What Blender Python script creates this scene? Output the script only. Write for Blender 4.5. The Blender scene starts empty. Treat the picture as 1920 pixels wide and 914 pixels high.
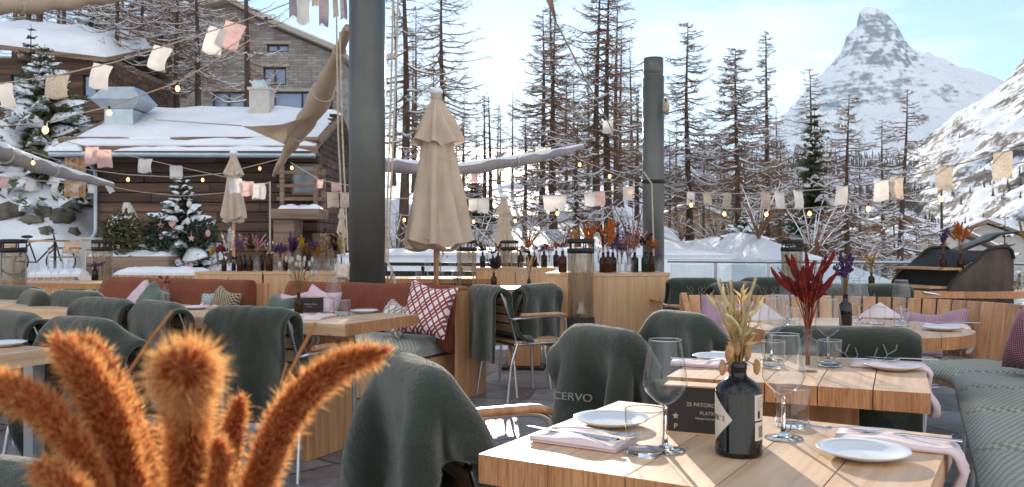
import bpy, bmesh, math, random
import numpy as np
from mathutils import Vector, Matrix, noise as mnoise
scene = bpy.context.scene
COL = scene.collection
PI = math.pi
rnd = random.Random(7)
HC, FP, YH = 1.15, 1600.0, 458.0          # camera height, focal length in photo pixels, horizon row

def at(px, py, d):                          # point seen at (px, py) at distance d ahead of the camera
    return Vector(((px - 960) / FP * d, d, HC + (YH - py) / FP * d))
def on(px, py, h):                          # point seen at (px, py) that stands at height h
    d = (HC - h) * FP / (py - YH)
    return Vector(((px - 960) / FP * d, d, h))
def srgb(r, g, b):
    f = lambda c: (c / 12.92 if c <= .04045 else ((c + .055) / 1.055) ** 2.4)
    return (f(r / 255), f(g / 255), f(b / 255))
def smooth(a, b, x):
    t = min(1, max(0, (x - a) / (b - a))); return t * t * (3 - 2 * t)
def lerp(a, b, t): return a + (b - a) * t

# ---------------------------------------------------------------- objects, names, labels
def tag(o, label=None, cat=None, group=None, kind=None):
    if label: o['label'] = label
    if cat: o['category'] = cat
    if group: o['group'] = group
    if kind: o['kind'] = kind
    return o
def thing(name, label, cat, loc=(0, 0, 0), rz=0, group=None):
    o = bpy.data.objects.new(name, None); COL.objects.link(o)
    o.empty_display_size = .1
    o.location = loc; o.rotation_euler = (0, 0, rz)
    return tag(o, label, cat, group)
def copy_tree(o, parent=None):
    c = o.copy(); COL.objects.link(c)
    if parent is not None: c.parent = parent
    for ch in list(o.children): copy_tree(ch, c)
    return c
def dup(o, label, loc, rz=None, scale=None, cat=None, group=None):
    c = copy_tree(o); c.location = loc
    if rz is not None: c.rotation_euler = (0, 0, rz)
    if scale is not None: c.scale = scale if hasattr(scale, '__len__') else (scale,) * 3
    return tag(c, label, cat, group)

# ---------------------------------------------------------------- mesh builder
class MB:
    def __init__(s):
        s.v = []; s.f = []; s.mi = []; s.sm = []; s.ti = []; s.M = None; s.t = 1.0
    def add(s, vs, fs, mi=0, sm=False):
        b = len(s.v)
        if s.M is None: s.v.extend([tuple(p) for p in vs])
        else: s.v.extend([tuple(s.M @ Vector(p)) for p in vs])
        for f in fs: s.f.append(tuple(i + b for i in f))
        n = len(fs); s.mi += [mi] * n; s.sm += [sm] * n; s.ti += [s.t] * n
    def box(s, c, d, mi=0, rz=0, rx=0, ry=0, mis=None, taper=1.0):
        x, y, z = d[0] / 2, d[1] / 2, d[2] / 2; k = taper
        vs = [(-x, -y, -z), (x, -y, -z), (x, y, -z), (-x, y, -z), (-x * k, -y * k, z), (x * k, -y * k, z), (x * k, y * k, z), (-x * k, y * k, z)]
        R = Matrix.Rotation(rz, 3, 'Z') @ Matrix.Rotation(ry, 3, 'Y') @ Matrix.Rotation(rx, 3, 'X')
        c = Vector(c); vs = [R @ Vector(p) + c for p in vs]
        fs = [(3, 2, 1, 0), (4, 5, 6, 7), (0, 1, 5, 4), (2, 3, 7, 6), (1, 2, 6, 5), (3, 0, 4, 7)]  # bottom top -y +y +x -x
        if mis is None: s.add(vs, fs, mi)
        else:
            for f, m in zip(fs, mis): s.add([vs[i] for i in f], [(0, 1, 2, 3)], m)
    def tube(s, pts, r, n=8, mi=0, caps=True, sm=True):
        pts = [Vector(p) for p in pts]; m = len(pts)
        rr = r if hasattr(r, '__len__') else [r] * m
        T = []
        for i in range(m):
            t = pts[min(i + 1, m - 1)] - pts[max(i - 1, 0)]
            T.append(t.normalized() if t.length > 1e-9 else Vector((0, 0, 1)))
        a = Vector((0, 0, 1)) if abs(T[0].z) < .9 else Vector((1, 0, 0))
        N = (a - T[0] * a.dot(T[0])).normalized(); vs = []
        for i in range(m):
            N = N - T[i] * N.dot(T[i])
            N = N.normalized() if N.length > 1e-6 else T[i].orthogonal().normalized()
            B = T[i].cross(N)
            for k in range(n):
                w = 2 * PI * k / n
                vs.append(pts[i] + (N * math.cos(w) + B * math.sin(w)) * rr[i])
        fs = []
        for i in range(m - 1):
            for k in range(n):
                a0 = i * n + k; b0 = i * n + (k + 1) % n
                fs.append((a0, b0, b0 + n, a0 + n))
        s.add(vs, fs, mi, sm)
        if caps and n > 2:
            s.add([vs[k] for k in range(n)][::-1], [tuple(range(n))], mi)
            s.add([vs[(m - 1) * n + k] for k in range(n)], [tuple(range(n))], mi)
    def lathe(s, prof, n=24, c=(0, 0, 0), mi=0, sm=True, cap0=False, cap1=False):
        vs = []; fs = []
        for (r, z) in prof:
            for k in range(n):
                w = 2 * PI * k / n; vs.append((c[0] + r * math.cos(w), c[1] + r * math.sin(w), c[2] + z))
        for i in range(len(prof) - 1):
            for k in range(n):
                a = i * n + k; b = i * n + (k + 1) % n; fs.append((a, b, b + n, a + n))
        s.add(vs, fs, mi, sm)
        if cap0: s.add(vs[:n][::-1], [tuple(range(n))], mi)
        if cap1: s.add(vs[-n:], [tuple(range(n))], mi)
    def grid(s, P, mi=0, sm=True, closed=False):
        nu = len(P); nv = len(P[0]); vs = [p for row in P for p in row]; fs = []
        for i in range(nu - 1 if not closed else nu):
            for j in range(nv - 1):
                a = i * nv + j; b = ((i + 1) % nu) * nv + j
                fs.append((a, b, b + 1, a + 1))
        s.add(vs, fs, mi, sm)
    def prism(s, poly, z0, z1, mi=0, mtop=None):     # poly: ccw (x,y)
        n = len(poly)
        vs = [(p[0], p[1], z0) for p in poly] + [(p[0], p[1], z1) for p in poly]
        s.add(vs, [(k, (k + 1) % n, (k + 1) % n + n, k + n) for k in range(n)], mi)
        s.add(vs, [tuple(range(n))[::-1]], mi)
        s.add(vs, [tuple(range(n, 2 * n))], mi if mtop is None else mtop)
    def slab(s, poly, y0, y1, mi=0):                  # poly in (x,z) extruded along y
        n = len(poly)
        vs = [(p[0], y0, p[1]) for p in poly] + [(p[0], y1, p[1]) for p in poly]
        s.add(vs, [(k, (k + 1) % n, (k + 1) % n + n, k + n) for k in range(n)], mi)
        s.add(vs, [tuple(range(n))[::-1], tuple(range(n, 2 * n))], mi)
    def ball(s, c, r, n=10, m=7, mi=0, jit=0):
        P = []; rx, ry, rz = r if hasattr(r, '__len__') else (r, r, r)
        for i in range(m + 1):
            th = PI * i / m; row = []
            for k in range(n):
                w = 2 * PI * k / n; q = 1 + (rnd.uniform(-jit, jit) if jit else 0)
                row.append((c[0] + rx * q * math.sin(th) * math.cos(w), c[1] + ry * q * math.sin(th) * math.sin(w), c[2] + rz * q * math.cos(th)))
            P.append(row + [row[0]])
        s.grid(P[::-1], mi)
    def tri(s, a, b, c, mi=0): s.add([a, b, c], [(0, 1, 2)], mi)
    def build(s, name, mats, parent=None, bevel=0, loc=None, sub=0, solid=0, fixn=False):
        me = bpy.data.meshes.new(name); me.from_pydata(s.v, [], s.f)
        mats = mats if isinstance(mats, (list, tuple)) else [mats]
        for m in mats: me.materials.append(m)
        me.polygons.foreach_set('material_index', s.mi); me.polygons.foreach_set('use_smooth', s.sm)
        at_ = me.attributes.new('tint', 'FLOAT', 'FACE'); at_.data.foreach_set('value', s.ti)
        me.update()
        if fixn:
            bm = bmesh.new(); bm.from_mesh(me)
            bmesh.ops.remove_doubles(bm, verts=bm.verts, dist=1e-5); bmesh.ops.recalc_face_normals(bm, faces=bm.faces)
            bm.to_mesh(me); bm.free()
        o = bpy.data.objects.new(name, me); COL.objects.link(o)
        if parent is not None: o.parent = parent
        if loc is not None: o.location = loc
        if solid:
            m = o.modifiers.new('sol', 'SOLIDIFY'); m.thickness = solid; m.offset = 0
        if sub:
            m = o.modifiers.new('sub', 'SUBSURF'); m.levels = sub; m.render_levels = sub
        if bevel:
            m = o.modifiers.new('bev', 'BEVEL'); m.width = bevel; m.segments = 2; m.limit_method = 'ANGLE'; m.angle_limit = .7
        return o
def bez(p0, p1, p2, n=8):
    p0, p1, p2 = Vector(p0), Vector(p1), Vector(p2)
    return [p0 * (1 - t) ** 2 + p1 * 2 * t * (1 - t) + p2 * t * t for t in [i / n for i in range(n + 1)]]
def fillet(pts, r, n=4):
    pts = [Vector(p) for p in pts]; out = [pts[0]]
    for i in range(1, len(pts) - 1):
        a = (pts[i - 1] - pts[i]); b = (pts[i + 1] - pts[i]); q = min(r, a.length * .48, b.length * .48)
        out += bez(pts[i] + a.normalized() * q, pts[i], pts[i] + b.normalized() * q, n)
    return out + [pts[-1]]
def text(name, body, size, mat, parent, loc, rot, extrude=.0004, align='CENTER', font_sx=1):
    cu = bpy.data.curves.new(name, 'FONT'); cu.body = body; cu.size = size; cu.extrude = extrude
    cu.align_x = align; cu.align_y = 'CENTER'; cu.materials.append(mat)
    tmp = bpy.data.objects.new('tmp', cu); COL.objects.link(tmp); bpy.context.view_layer.update()
    me = bpy.data.meshes.new_from_object(tmp.evaluated_get(bpy.context.evaluated_depsgraph_get())); bpy.data.objects.remove(tmp)
    me.materials.clear(); me.materials.append(mat)
    o = bpy.data.objects.new(name, me); COL.objects.link(o); o.parent = parent
    o.location = loc; o.rotation_euler = rot; o.scale = (font_sx, 1, 1)
    return o

# ---------------------------------------------------------------- materials
class NT:
    def __init__(s, name):
        s.m = bpy.data.materials.new(name); s.m.use_nodes = True; s.t = s.m.node_tree
        s.b = s.t.nodes['Principled BSDF']; s.out = s.t.nodes['Material Output']; s._co = None
    def n(s, ty, **kw):
        o = s.t.nodes.new(ty)
        for k, v in kw.items(): setattr(o, k, v)
        return o
    def l(s, a, b): s.t.links.new(a, b)
    def set(s, **kw):
        for k, v in kw.items():
            i = s.b.inputs[k.replace('_', ' ')]
            i.default_value = (*v, 1) if isinstance(v, tuple) and len(v) == 3 and i.type == 'RGBA' else v
    def co(s, scale=(1, 1, 1), rot=(0, 0, 0), src='Object'):
        if src == 'World':
            o = s.n('ShaderNodeNewGeometry').outputs['Position']
        else: o = s.n('ShaderNodeTexCoord').outputs[src]
        mp = s.n('ShaderNodeMapping'); mp.inputs['Scale'].default_value = scale; mp.inputs['Rotation'].default_value = rot
        s.l(o, mp.inputs['Vector']); return mp.outputs['Vector']
    def noise(s, vec, scale, detail=4, rough=.55, dist=0):
        x = s.n('ShaderNodeTexNoise'); x.inputs['Scale'].default_value = scale; x.inputs['Detail'].default_value = detail
        x.inputs['Roughness'].default_value = rough; x.inputs['Distortion'].default_value = dist
        if vec is not None: s.l(vec, x.inputs['Vector'])
        return x.outputs['Fac']
    def wave(s, vec, scale, dist=0, detail=2, dscale=1, ty='BANDS', direc='X', prof='SIN'):
        x = s.n('ShaderNodeTexWave', wave_type=ty, wave_profile=prof)
        if ty == 'BANDS': x.bands_direction = direc
        else: x.rings_direction = direc
        x.inputs['Scale'].default_value = scale; x.inputs['Distortion'].default_value = dist
        x.inputs['Detail'].default_value = detail; x.inputs['Detail Scale'].default_value = dscale
        s.l(vec, x.inputs['Vector']); return x.outputs['Fac']
    def ramp(s, fac, stops):
        x = s.n('ShaderNodeValToRGB'); e = x.color_ramp.elements
        while len(e) < len(stops): e.new(.5)
        for q, (p, c) in zip(e, stops):
            q.position = p; q.color = (*c, 1) if hasattr(c, '__len__') else (c, c, c, 1)
        s.l(fac, x.inputs['Fac']); return x.outputs['Color']
    def math(s, op, a, b=None, clamp=False):
        x = s.n('ShaderNodeMath', operation=op); x.use_clamp = clamp
        for i, q in enumerate((a, b)):
            if q is None: continue
            if isinstance(q, (int, float)): x.inputs[i].default_value = q
            else: s.l(q, x.inputs[i])
        return x.outputs[0]
    def mix(s, fac, a, b, blend='MIX'):
        x = s.n('ShaderNodeMix', data_type='RGBA', blend_type=blend)
        for i, q in ((0, fac), (6, a), (7, b)):
            if isinstance(q, (int, float)): x.inputs[i].default_value = q if i == 0 else (q, q, q, 1)
            elif isinstance(q, tuple): x.inputs[i].default_value = (*q, 1)
            else: s.l(q, x.inputs[i])
        return x.outputs[2]
    def tint(s): return s.n('ShaderNodeAttribute', attribute_name='tint').outputs['Fac']
    def normal_z(s):
        sp = s.n('ShaderNodeSeparateXYZ'); s.l(s.n('ShaderNodeNewGeometry').outputs['Normal'], sp.inputs[0]); return sp.outputs['Z']
    def color(s, c): s.l(c, s.b.inputs['Base Color'])
    def rough(s, c): s.l(c, s.b.inputs['Roughness'])
    def bump(s, h, strength=.3, dist=.01):
        x = s.n('ShaderNodeBump'); x.inputs['Strength'].default_value = strength; x.inputs['Distance'].default_value = dist
        s.l(h, x.inputs['Height']); s.l(x.outputs['Normal'], s.b.inputs['Normal'])

def plain(name, c, rough=.6, metal=0, c2=None, nscale=6, bump=0, bscale=60, spec=.5, sheen=0, bdist=.004, tinted=False, stretch=(1, 1, 1)):
    t = NT(name); t.set(Roughness=rough, Metallic=metal)
    t.b.inputs['Specular IOR Level'].default_value = spec
    if c2 is None: c2 = tuple(x * .78 for x in c)
    vec = t.co(stretch)
    col = t.ramp(t.noise(vec, nscale, 5), [(.3, c2), (.7, c)])
    if tinted:
        col = t.mix(1, col, t.tint(), 'MULTIPLY')
    t.color(col)
    if bump: t.bump(t.noise(vec, bscale, 3), bump, bdist)
    if sheen: t.set(Sheen_Weight=sheen, Sheen_Roughness=.4)
    return t.m
def wood(name, c, c2, axis='Y', rough=.55, scale=1.0, line=None, bump=.15):
    t = NT(name); t.set(Roughness=rough)
    st = {'X': (1.2, 26, 26), 'Y': (26, 1.2, 26), 'Z': (26, 26, 1.2)}[axis]
    st = tuple(q * scale for q in st)
    vec = t.co(st)
    n1 = t.noise(vec, 1.0, 5, .6, .6)
    big = t.noise(t.co(tuple(max(.5, q * .09) for q in st)), 1, 2)
    col = t.ramp(n1, [(.32, c2), (.62, c)])
    col = t.mix(t.ramp(big, [(.4, 0.), (.7, .35)]), col, tuple(x * .8 for x in c))
    if line:
        w = t.wave(t.co(), line[0], 0, direc=line[1])
        col = t.mix(t.ramp(w, [(0, .75), (.06, 0.)]), col, tuple(x * .25 for x in c))
    if 'oak_boards' in name:
        kn = t.n('ShaderNodeTexVoronoi'); kn.inputs['Scale'].default_value = 1; t.l(t.co(tuple(7 if q > 2 else 3.2 for q in st)), kn.inputs['Vector'])
        col = t.mix(t.ramp(kn.outputs['Distance'], [(.03, .75), (.10, 0.)]), col, srgb(104, 62, 36))
        stn = t.noise(t.co(), 7, 5, .7); col = t.mix(t.ramp(stn, [(.55, 0.), (.7, .30)]), col, tuple(x * .62 for x in c))
        t.rough(t.ramp(stn, [(.4, .42), (.65, .62)]))
    col = t.mix(1, col, t.tint(), 'MULTIPLY')
    t.color(col); t.bump(n1, bump, .002)
    return t.m
def glassy(name, tintc=(1, 1, 1), ior=1.5, soot=False):
    """thin clear glass: a see-through sheet that mirrors by Fresnel"""
    t = NT(name); t.t.nodes.remove(t.b)
    tr = t.n('ShaderNodeBsdfTransparent'); tr.inputs[0].default_value = (*tintc, 1)
    gl = t.n('ShaderNodeBsdfGlossy'); gl.inputs['Roughness'].default_value = .02
    ge = t.n('ShaderNodeNewGeometry'); dp = t.n('ShaderNodeVectorMath', operation='DOT_PRODUCT'); t.l(ge.outputs['Normal'], dp.inputs[0]); t.l(ge.outputs['Incoming'], dp.inputs[1])
    k = t.math('POWER', t.math('SUBTRACT', 1.0, t.math('ABSOLUTE', dp.outputs['Value']), True), 4.2)
    fr = t.math('ADD', t.math('MULTIPLY', k, .9), ((ior - 1) / (ior + 1)) ** 2, True)
    mx = t.n('ShaderNodeMixShader'); t.l(fr, mx.inputs[0]); t.l(tr.outputs[0], mx.inputs[1]); t.l(gl.outputs[0], mx.inputs[2])
    if soot:
        df = t.n('ShaderNodeBsdfDiffuse'); df.inputs[0].default_value = (.30, .22, .14, 1); m2 = t.n('ShaderNodeMixShader'); t.l(t.ramp(t.noise(t.co((6, 6, 1.2)), 2, 6, .65), [(.40, .04), (.62, .55)]), m2.inputs[0]); t.l(mx.outputs[0], m2.inputs[1]); t.l(df.outputs[0], m2.inputs[2]); mx = m2
    t.l(mx.outputs[0], t.out.inputs['Surface']); return t.m

SNOW = None
def make_snow():
    t = NT('snow'); t.set(Roughness=.55); t.b.inputs['Specular IOR Level'].default_value = .25
    vec = t.co(src='World')
    n = t.noise(vec, 1.3, 6, .6); n2 = t.noise(vec, 9, 4)
    t.color(t.ramp(n, [(.3, (.74, .77, .82)), (.7, (.86, .86, .87))]))
    h = t.math('ADD', n, t.math('MULTIPLY', n2, .25)); t.bump(h, .5, .12)
    return t.m
M = {}
def setup_materials():
    M['snow'] = make_snow()
    M['oak'] = wood('oak_boards', srgb(226, 190, 152), srgb(196, 152, 112), 'Y')
    M['oak_x'] = wood('oak_boards_lengthwise', srgb(222, 184, 144), srgb(192, 148, 108), 'X')
    t = NT('oak_end_grain'); t.set(Roughness=.6)
    v = t.co((1, .3, .12)); w = t.noise(t.co((150, 20, 9)), 1, 3, .6, 1.2); n = t.noise(t.co((9, 2, 3)), 1, 3)
    c = t.ramp(w, [(.32, srgb(158, 98, 54)), (.6, srgb(206, 150, 100))]); c = t.mix(t.ramp(n, [(.4, 0.), (.7, .5)]), c, srgb(160, 104, 62)); t.color(t.mix(1, c, t.tint(), 'MULTIPLY')); t.bump(w, .15, .002); M['oak_end'] = t.m
    M['panel'] = wood('oak_veneer_upright', srgb(216, 176, 134), srgb(192, 148, 106), 'Z', .45, 1.4, bump=.05)
    M['larch'] = wood('larch_bench_slats', srgb(206, 156, 112), srgb(172, 120, 80), 'Z', .5)
    M['logs'] = wood('weathered_log_boards', srgb(108, 82, 66), srgb(40, 30, 25), 'X', .85, .16, bump=1.0)
    M['barn'] = wood('grey_brown_barn_wood', srgb(150, 124, 104), srgb(84, 66, 54), 'X', .85, .3, bump=.7)
    M['palewood'] = wood('pale_outdoor_wood', srgb(200, 160, 116), srgb(160, 118, 80), 'Z', .6)
    M['steel'] = plain('brushed_steel', (.62, .63, .64), .28, 1, nscale=3)
    M['tin'] = plain('galvanised_sheet', (.5, .55, .58), .4, .8, c2=(.36, .42, .46), nscale=3)
    M['cutlery'] = plain('polished_cutlery_steel', (.7, .71, .73), .16, 1)
    M['darksteel'] = plain('dark_painted_steel', srgb(104, 104, 98), .42, .35, c2=srgb(84, 84, 80), nscale=1.5, bump=.05)
    M['blackiron'] = plain('black_heater_iron', srgb(44, 42, 40), .5, .4, nscale=4)
    M['grillsteel'] = plain('scorched_raw_steel', srgb(92, 76, 66), .5, .55, c2=srgb(46, 38, 34), nscale=4, bump=.2, bscale=14, stretch=(1.5, 1, .7))
    M['sail'] = plain('tan_sailcloth', srgb(196, 164, 134), .8, c2=srgb(170, 138, 108), nscale=3, bump=.3, bscale=9, bdist=.03)
    M['greysail'] = plain('grey_sailcloth', srgb(160, 152, 148), .8, c2=srgb(130, 124, 122), nscale=3, bump=.3, bscale=7, bdist=.03)
    M['parasol'] = plain('beige_parasol_canvas', srgb(208, 182, 150), .8, c2=srgb(186, 158, 126), nscale=5, bump=.15, bscale=20)
    # translucent cloth lets the low sun glow through it
    def cloth(name, c, c2, sc=3, tr=.35, pat=None):
        t = NT(name); t.set(Roughness=.9); t.b.inputs['Specular IOR Level'].default_value = .1
        v = t.co(); col = t.ramp(t.noise(v, sc, 4), [(.3, c2), (.7, c)])
        if pat:
            p = t.noise(t.co((pat[1] * 2.2,) * 3), 1, 1, .3, 3.5); col = t.mix(t.ramp(p, [(.46, 0.), (.49, .75), (.53, 1.), (.56, 0.)]), col, pat[0])
        t.color(col); t.bump(t.wave(t.co(), 60, 1, direc='X'), .1, .001)
        tl = t.n('ShaderNodeBsdfTranslucent'); t.l(col, tl.inputs[0]); mx = t.n('ShaderNodeMixShader'); mx.inputs[0].default_value = tr
        t.l(t.b.outputs[0], mx.inputs[1]); t.l(tl.outputs[0], mx.inputs[2]); t.l(mx.outputs[0], t.out.inputs['Surface']); return t.m
    M['cloth'] = cloth
    M['parasol'] = cloth('beige_parasol_canvas', srgb(222, 204, 184), srgb(204, 184, 162), 5, .25)
    M['sail'] = cloth('tan_sailcloth', srgb(204, 182, 160), srgb(178, 154, 132), 3, .2)
    M['flag_beige'] = cloth('beige_flag_linen', srgb(214, 198, 178), srgb(196, 178, 156), 9, .4, (srgb(176, 150, 128), 9))
    M['flag_white'] = cloth('white_flag_linen', srgb(232, 226, 218), srgb(214, 206, 196), 9, .4)
    M['flag_pink'] = cloth('pink_flag_linen', srgb(224, 182, 172), srgb(206, 160, 150), 9, .4, (srgb(236, 214, 206), 11))
    M['flag_strip'] = cloth('grey_mauve_strips', srgb(176, 162, 164), srgb(140, 128, 136), 9, .35)
    M['rope'] = plain('pale_rope', srgb(205, 190, 170), .9, c2=srgb(160, 145, 126), nscale=60)
    # dark green woollen blanket with a faint diamond check
    t = NT('green_wool_blanket'); t.set(Roughness=.95, Sheen_Weight=.75, Sheen_Roughness=.45); t.set(Sheen_Tint=(.75, .72, .62))
    t.b.inputs['Specular IOR Level'].default_value = .1
    uv = t.n('ShaderNodeUVMap'); mp = t.n('ShaderNodeMapping'); mp.inputs['Rotation'].default_value = (0, 0, PI / 4); mp.inputs['Scale'].default_value = (5.5, 5.5, 1); t.l(uv.outputs[0], mp.inputs[0])
    ck = t.n('ShaderNodeTexChecker'); ck.inputs['Scale'].default_value = 1; t.l(mp.outputs[0], ck.inputs['Vector'])
    n = t.noise(t.co(), 5, 4); n2 = t.noise(t.co(), 240, 2)
    c = t.mix(ck.outputs['Fac'], srgb(57, 63, 56), srgb(49, 55, 49))
    c = t.mix(t.ramp(n, [(.4, 0.), (.75, .5)]), c, srgb(66, 72, 63)); c = t.mix(t.ramp(n2, [(.55, 0.), (.8, .3)]), c, srgb(120, 124, 110)); t.color(c); tw = t.n('ShaderNodeTexWave', bands_direction='DIAGONAL'); tw.inputs['Scale'].default_value = 420; t.l(uv.outputs[0], tw.inputs['Vector']); t.bump(t.math('ADD', t.math('ADD', n2, t.math('MULTIPLY', tw.outputs['Fac'], .15)), t.math('MULTIPLY', t.noise(t.co(), 26, 4, .6), 3.0)), .5, .006); M['blanket'] = t.m
    M['embroid'] = plain('pale_embroidery_thread', srgb(150, 152, 142), .9)
    # rust corduroy
    t = NT('rust_corduroy'); t.set(Roughness=.9, Sheen_Weight=.5, Sheen_Roughness=.4, Sheen_Tint=(.9, .5, .35)); w = t.wave(t.co(), 12, .4, 1, 1, 'BANDS', 'X')
    c = t.ramp(t.noise(t.co(), 4, 4), [(.3, srgb(112, 54, 34)), (.7, srgb(142, 74, 46))]); t.color(t.mix(t.ramp(w, [(0, .55), (.4, 0.)]), c, srgb(78, 34, 22))); t.bump(w, .5, .008); M['rust'] = t.m
    def checked(name, a, b, sc=90, mixn=None, rot=0):
        t = NT(name); t.set(Roughness=.95, Sheen_Weight=.2); t.b.inputs['Specular IOR Level'].default_value = .1
        uv = t.n('ShaderNodeUVMap'); mp = t.n('ShaderNodeMapping'); mp.inputs['Rotation'].default_value = (0, 0, rot); t.l(uv.outputs[0], mp.inputs[0])
        ck = t.n('ShaderNodeTexChecker'); ck.inputs['Scale'].default_value = sc; t.l(mp.outputs[0], ck.inputs['Vector'])
        n = t.noise(t.co(), 6, 3); c = t.mix(ck.outputs['Fac'], a, b); c = t.mix(t.ramp(n, [(.4, 0.), (.7, .3)]), c, b); t.color(c); t.bump(ck.outputs['Fac'], .3, .003); return t.m
    M['checked'] = checked
    M['seatcloth'] = checked('grey_green_seat_weave', srgb(186, 188, 172), srgb(138, 144, 132), 60)
    M['mauve'] = checked('mauve_wool_check', srgb(200, 174, 184), srgb(140, 100, 116), 80, rot=.78)
    M['plum'] = checked('plum_wool_herringbone', srgb(164, 116, 122), srgb(96, 54, 66), 60, rot=.4)
    M['hound'] = checked('brown_houndstooth', srgb(190, 170, 140), srgb(96, 82, 68), 30)
    M['bluecheck'] = checked('pale_blue_check', srgb(196, 206, 210), srgb(130, 144, 150), 26)
    M['pinkcush'] = checked('pale_pink_weave', srgb(226, 200, 204), srgb(206, 174, 182), 60, rot=.78)
    M['greencush'] = plain('sage_green_velvet', srgb(96, 112, 98), .9, sheen=.5)
    M['cream'] = plain('cream_linen_cushion', srgb(214, 200, 186), .9)
    def lattice(name, bg, ln, sc=3.2):
        t = NT(name); t.set(Roughness=.9)
        uv = t.n('ShaderNodeUVMap'); fs = []
        for ang in (.62, -.62):
            mp = t.n('ShaderNodeMapping'); mp.inputs['Rotation'].default_value = (0, 0, ang); t.l(uv.outputs[0], mp.inputs[0])
            w = t.wave(mp.outputs[0], sc, 0, direc='X'); fs.append(t.ramp(w, [(.8, 0.), (.86, 1.)]))
            w = t.wave(mp.outputs[0], sc * .5, 0, direc='X'); fs.append(t.ramp(w, [(.93, 0.), (.96, 1.)]))
        m = t.mix(1, fs[0], fs[2], 'LIGHTEN'); m = t.mix(1, m, fs[1], 'LIGHTEN'); t.color(t.mix(m, bg, ln)); return t.m
    M['lat_red'] = lattice('white_cushion_red_lattice', srgb(238, 222, 216), srgb(142, 62, 66))
    M['lat_grey'] = lattice('white_cushion_grey_lattice', srgb(230, 224, 214), srgb(160, 148, 132), 2.6)
    M['napkin'] = plain('pale_pink_napkin', srgb(232, 214, 214), .85, c2=srgb(222, 200, 202), bump=.15, bscale=30)
    t = NT('white_porcelain'); t.set(Roughness=.18, Base_Color=(.78, .78, .77)); M['china'] = t.m
    t = NT('solid_clear_glass'); t.set(Roughness=.0, Transmission_Weight=1.0, IOR=1.5, Base_Color=(.97, .98, .98)); M['solidglass'] = t.m
    M['glass'] = glassy('clear_glass', (.955, .965, .97), 1.72); M['pane'] = glassy('railing_glass', (.9, .94, .94), 1.5)
    M['heaterglass'] = glassy('sooty_heater_glass', (.80, .74, .66), 1.5, soot=True)
    t = NT('black_bottle_glass'); t.set(Roughness=.07, Base_Color=(.008, .007, .008)); M['blackglass'] = t.m
    t = NT('brown_bottle_glass'); t.set(Roughness=.1, Base_Color=srgb(70, 40, 22), Transmission_Weight=.35, IOR=1.3); M['brownglass'] = t.m
    t = NT('green_bottle_glass'); t.set(Roughness=.1, Base_Color=srgb(36, 58, 40), Transmission_Weight=.3, IOR=1.3); M['greenglass'] = t.m
    M['smokyglass'] = glassy('dark_wine_bottle_glass', (.12, .1, .09), 1.5)
    M['card'] = plain('black_card', srgb(46, 40, 38), .6, nscale=3); M['print'] = plain('pale_print', srgb(205, 190, 170), .7)
    M['labelpaper'] = plain('cream_label_paper', srgb(226, 212, 192), .6); M['ink'] = plain('black_ink', (.02, .02, .02), .7)
    M['plaster'] = plain('pale_concrete', srgb(196, 190, 180), .85, bump=.2, bscale=30)
    M['rust_red'] = plain('leather_strap', srgb(140, 70, 40), .6)
setup_materials()
# ---------------------------------------------------------------- camera, sun, sky
cam = bpy.data.cameras.new('camera'); co_ = bpy.data.objects.new('camera', cam); COL.objects.link(co_)
co_.location = (0, 0, HC); co_.rotation_euler = (PI / 2, 0, 0)
cam.lens = 30; cam.sensor_width = 36; cam.shift_y = (YH - 457) / 1920; cam.clip_start = .05; cam.clip_end = 40000
cam.dof.use_dof = True; cam.dof.focus_distance = 3.0; cam.dof.aperture_fstop = 10
scene.camera = co_
SUN_AZ = math.atan(-45 / FP); SUN_EL = math.atan((YH - 105) / FP)
sd = Vector((math.sin(SUN_AZ) * math.cos(SUN_EL), math.cos(SUN_AZ) * math.cos(SUN_EL), math.sin(SUN_EL)))
sun = bpy.data.lights.new('sun', 'SUN'); sun.energy = 5.0; sun.angle = math.radians(.5); sun.color = (1, .9, .76)
so = bpy.data.objects.new('sun', sun); COL.objects.link(so); so.rotation_euler = (-sd).to_track_quat('-Z', 'Y').to_euler(); so.location = sd * 100
w = bpy.data.worlds.new('World'); scene.world = w; w.use_nodes = True
nt = w.node_tree; bg = nt.nodes['Background']
sky = nt.nodes.new('ShaderNodeTexSky'); sky.sky_type = 'NISHITA'; sky.sun_disc = False
sky.sun_elevation = SUN_EL; sky.sun_rotation = SUN_AZ; sky.altitude = 1600; sky.air_density = 1.0; sky.dust_density = .25; sky.ozone_density = 1.5
# thin wisps of cirrus
tc = nt.nodes.new('ShaderNodeTexCoord'); mp = nt.nodes.new('ShaderNodeMapping'); mp.inputs['Scale'].default_value = (1.5, 1.5, 9); mp.inputs['Rotation'].default_value = (.12, .25, 0)
nz = nt.nodes.new('ShaderNodeTexNoise'); nz.inputs['Scale'].default_value = 2.2; nz.inputs['Detail'].default_value = 7; nz.inputs['Roughness'].default_value = .6
cr = nt.nodes.new('ShaderNodeValToRGB'); cr.color_ramp.elements[0].position = .5; cr.color_ramp.elements[1].position = .78; cr.color_ramp.elements[1].color = (.5, .5, .5, 1)
mx = nt.nodes.new('ShaderNodeMix'); mx.data_type = 'RGBA'; mx.inputs[7].default_value = (9, 9, 9.2, 1)
L = nt.links.new
L(tc.outputs['Generated'], mp.inputs[0]); L(mp.outputs[0], nz.inputs['Vector']); L(nz.outputs['Fac'], cr.inputs[0]); L(cr.outputs[0], mx.inputs[0]); L(sky.outputs[0], mx.inputs[6]); L(mx.outputs[2], bg.inputs[0])
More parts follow.
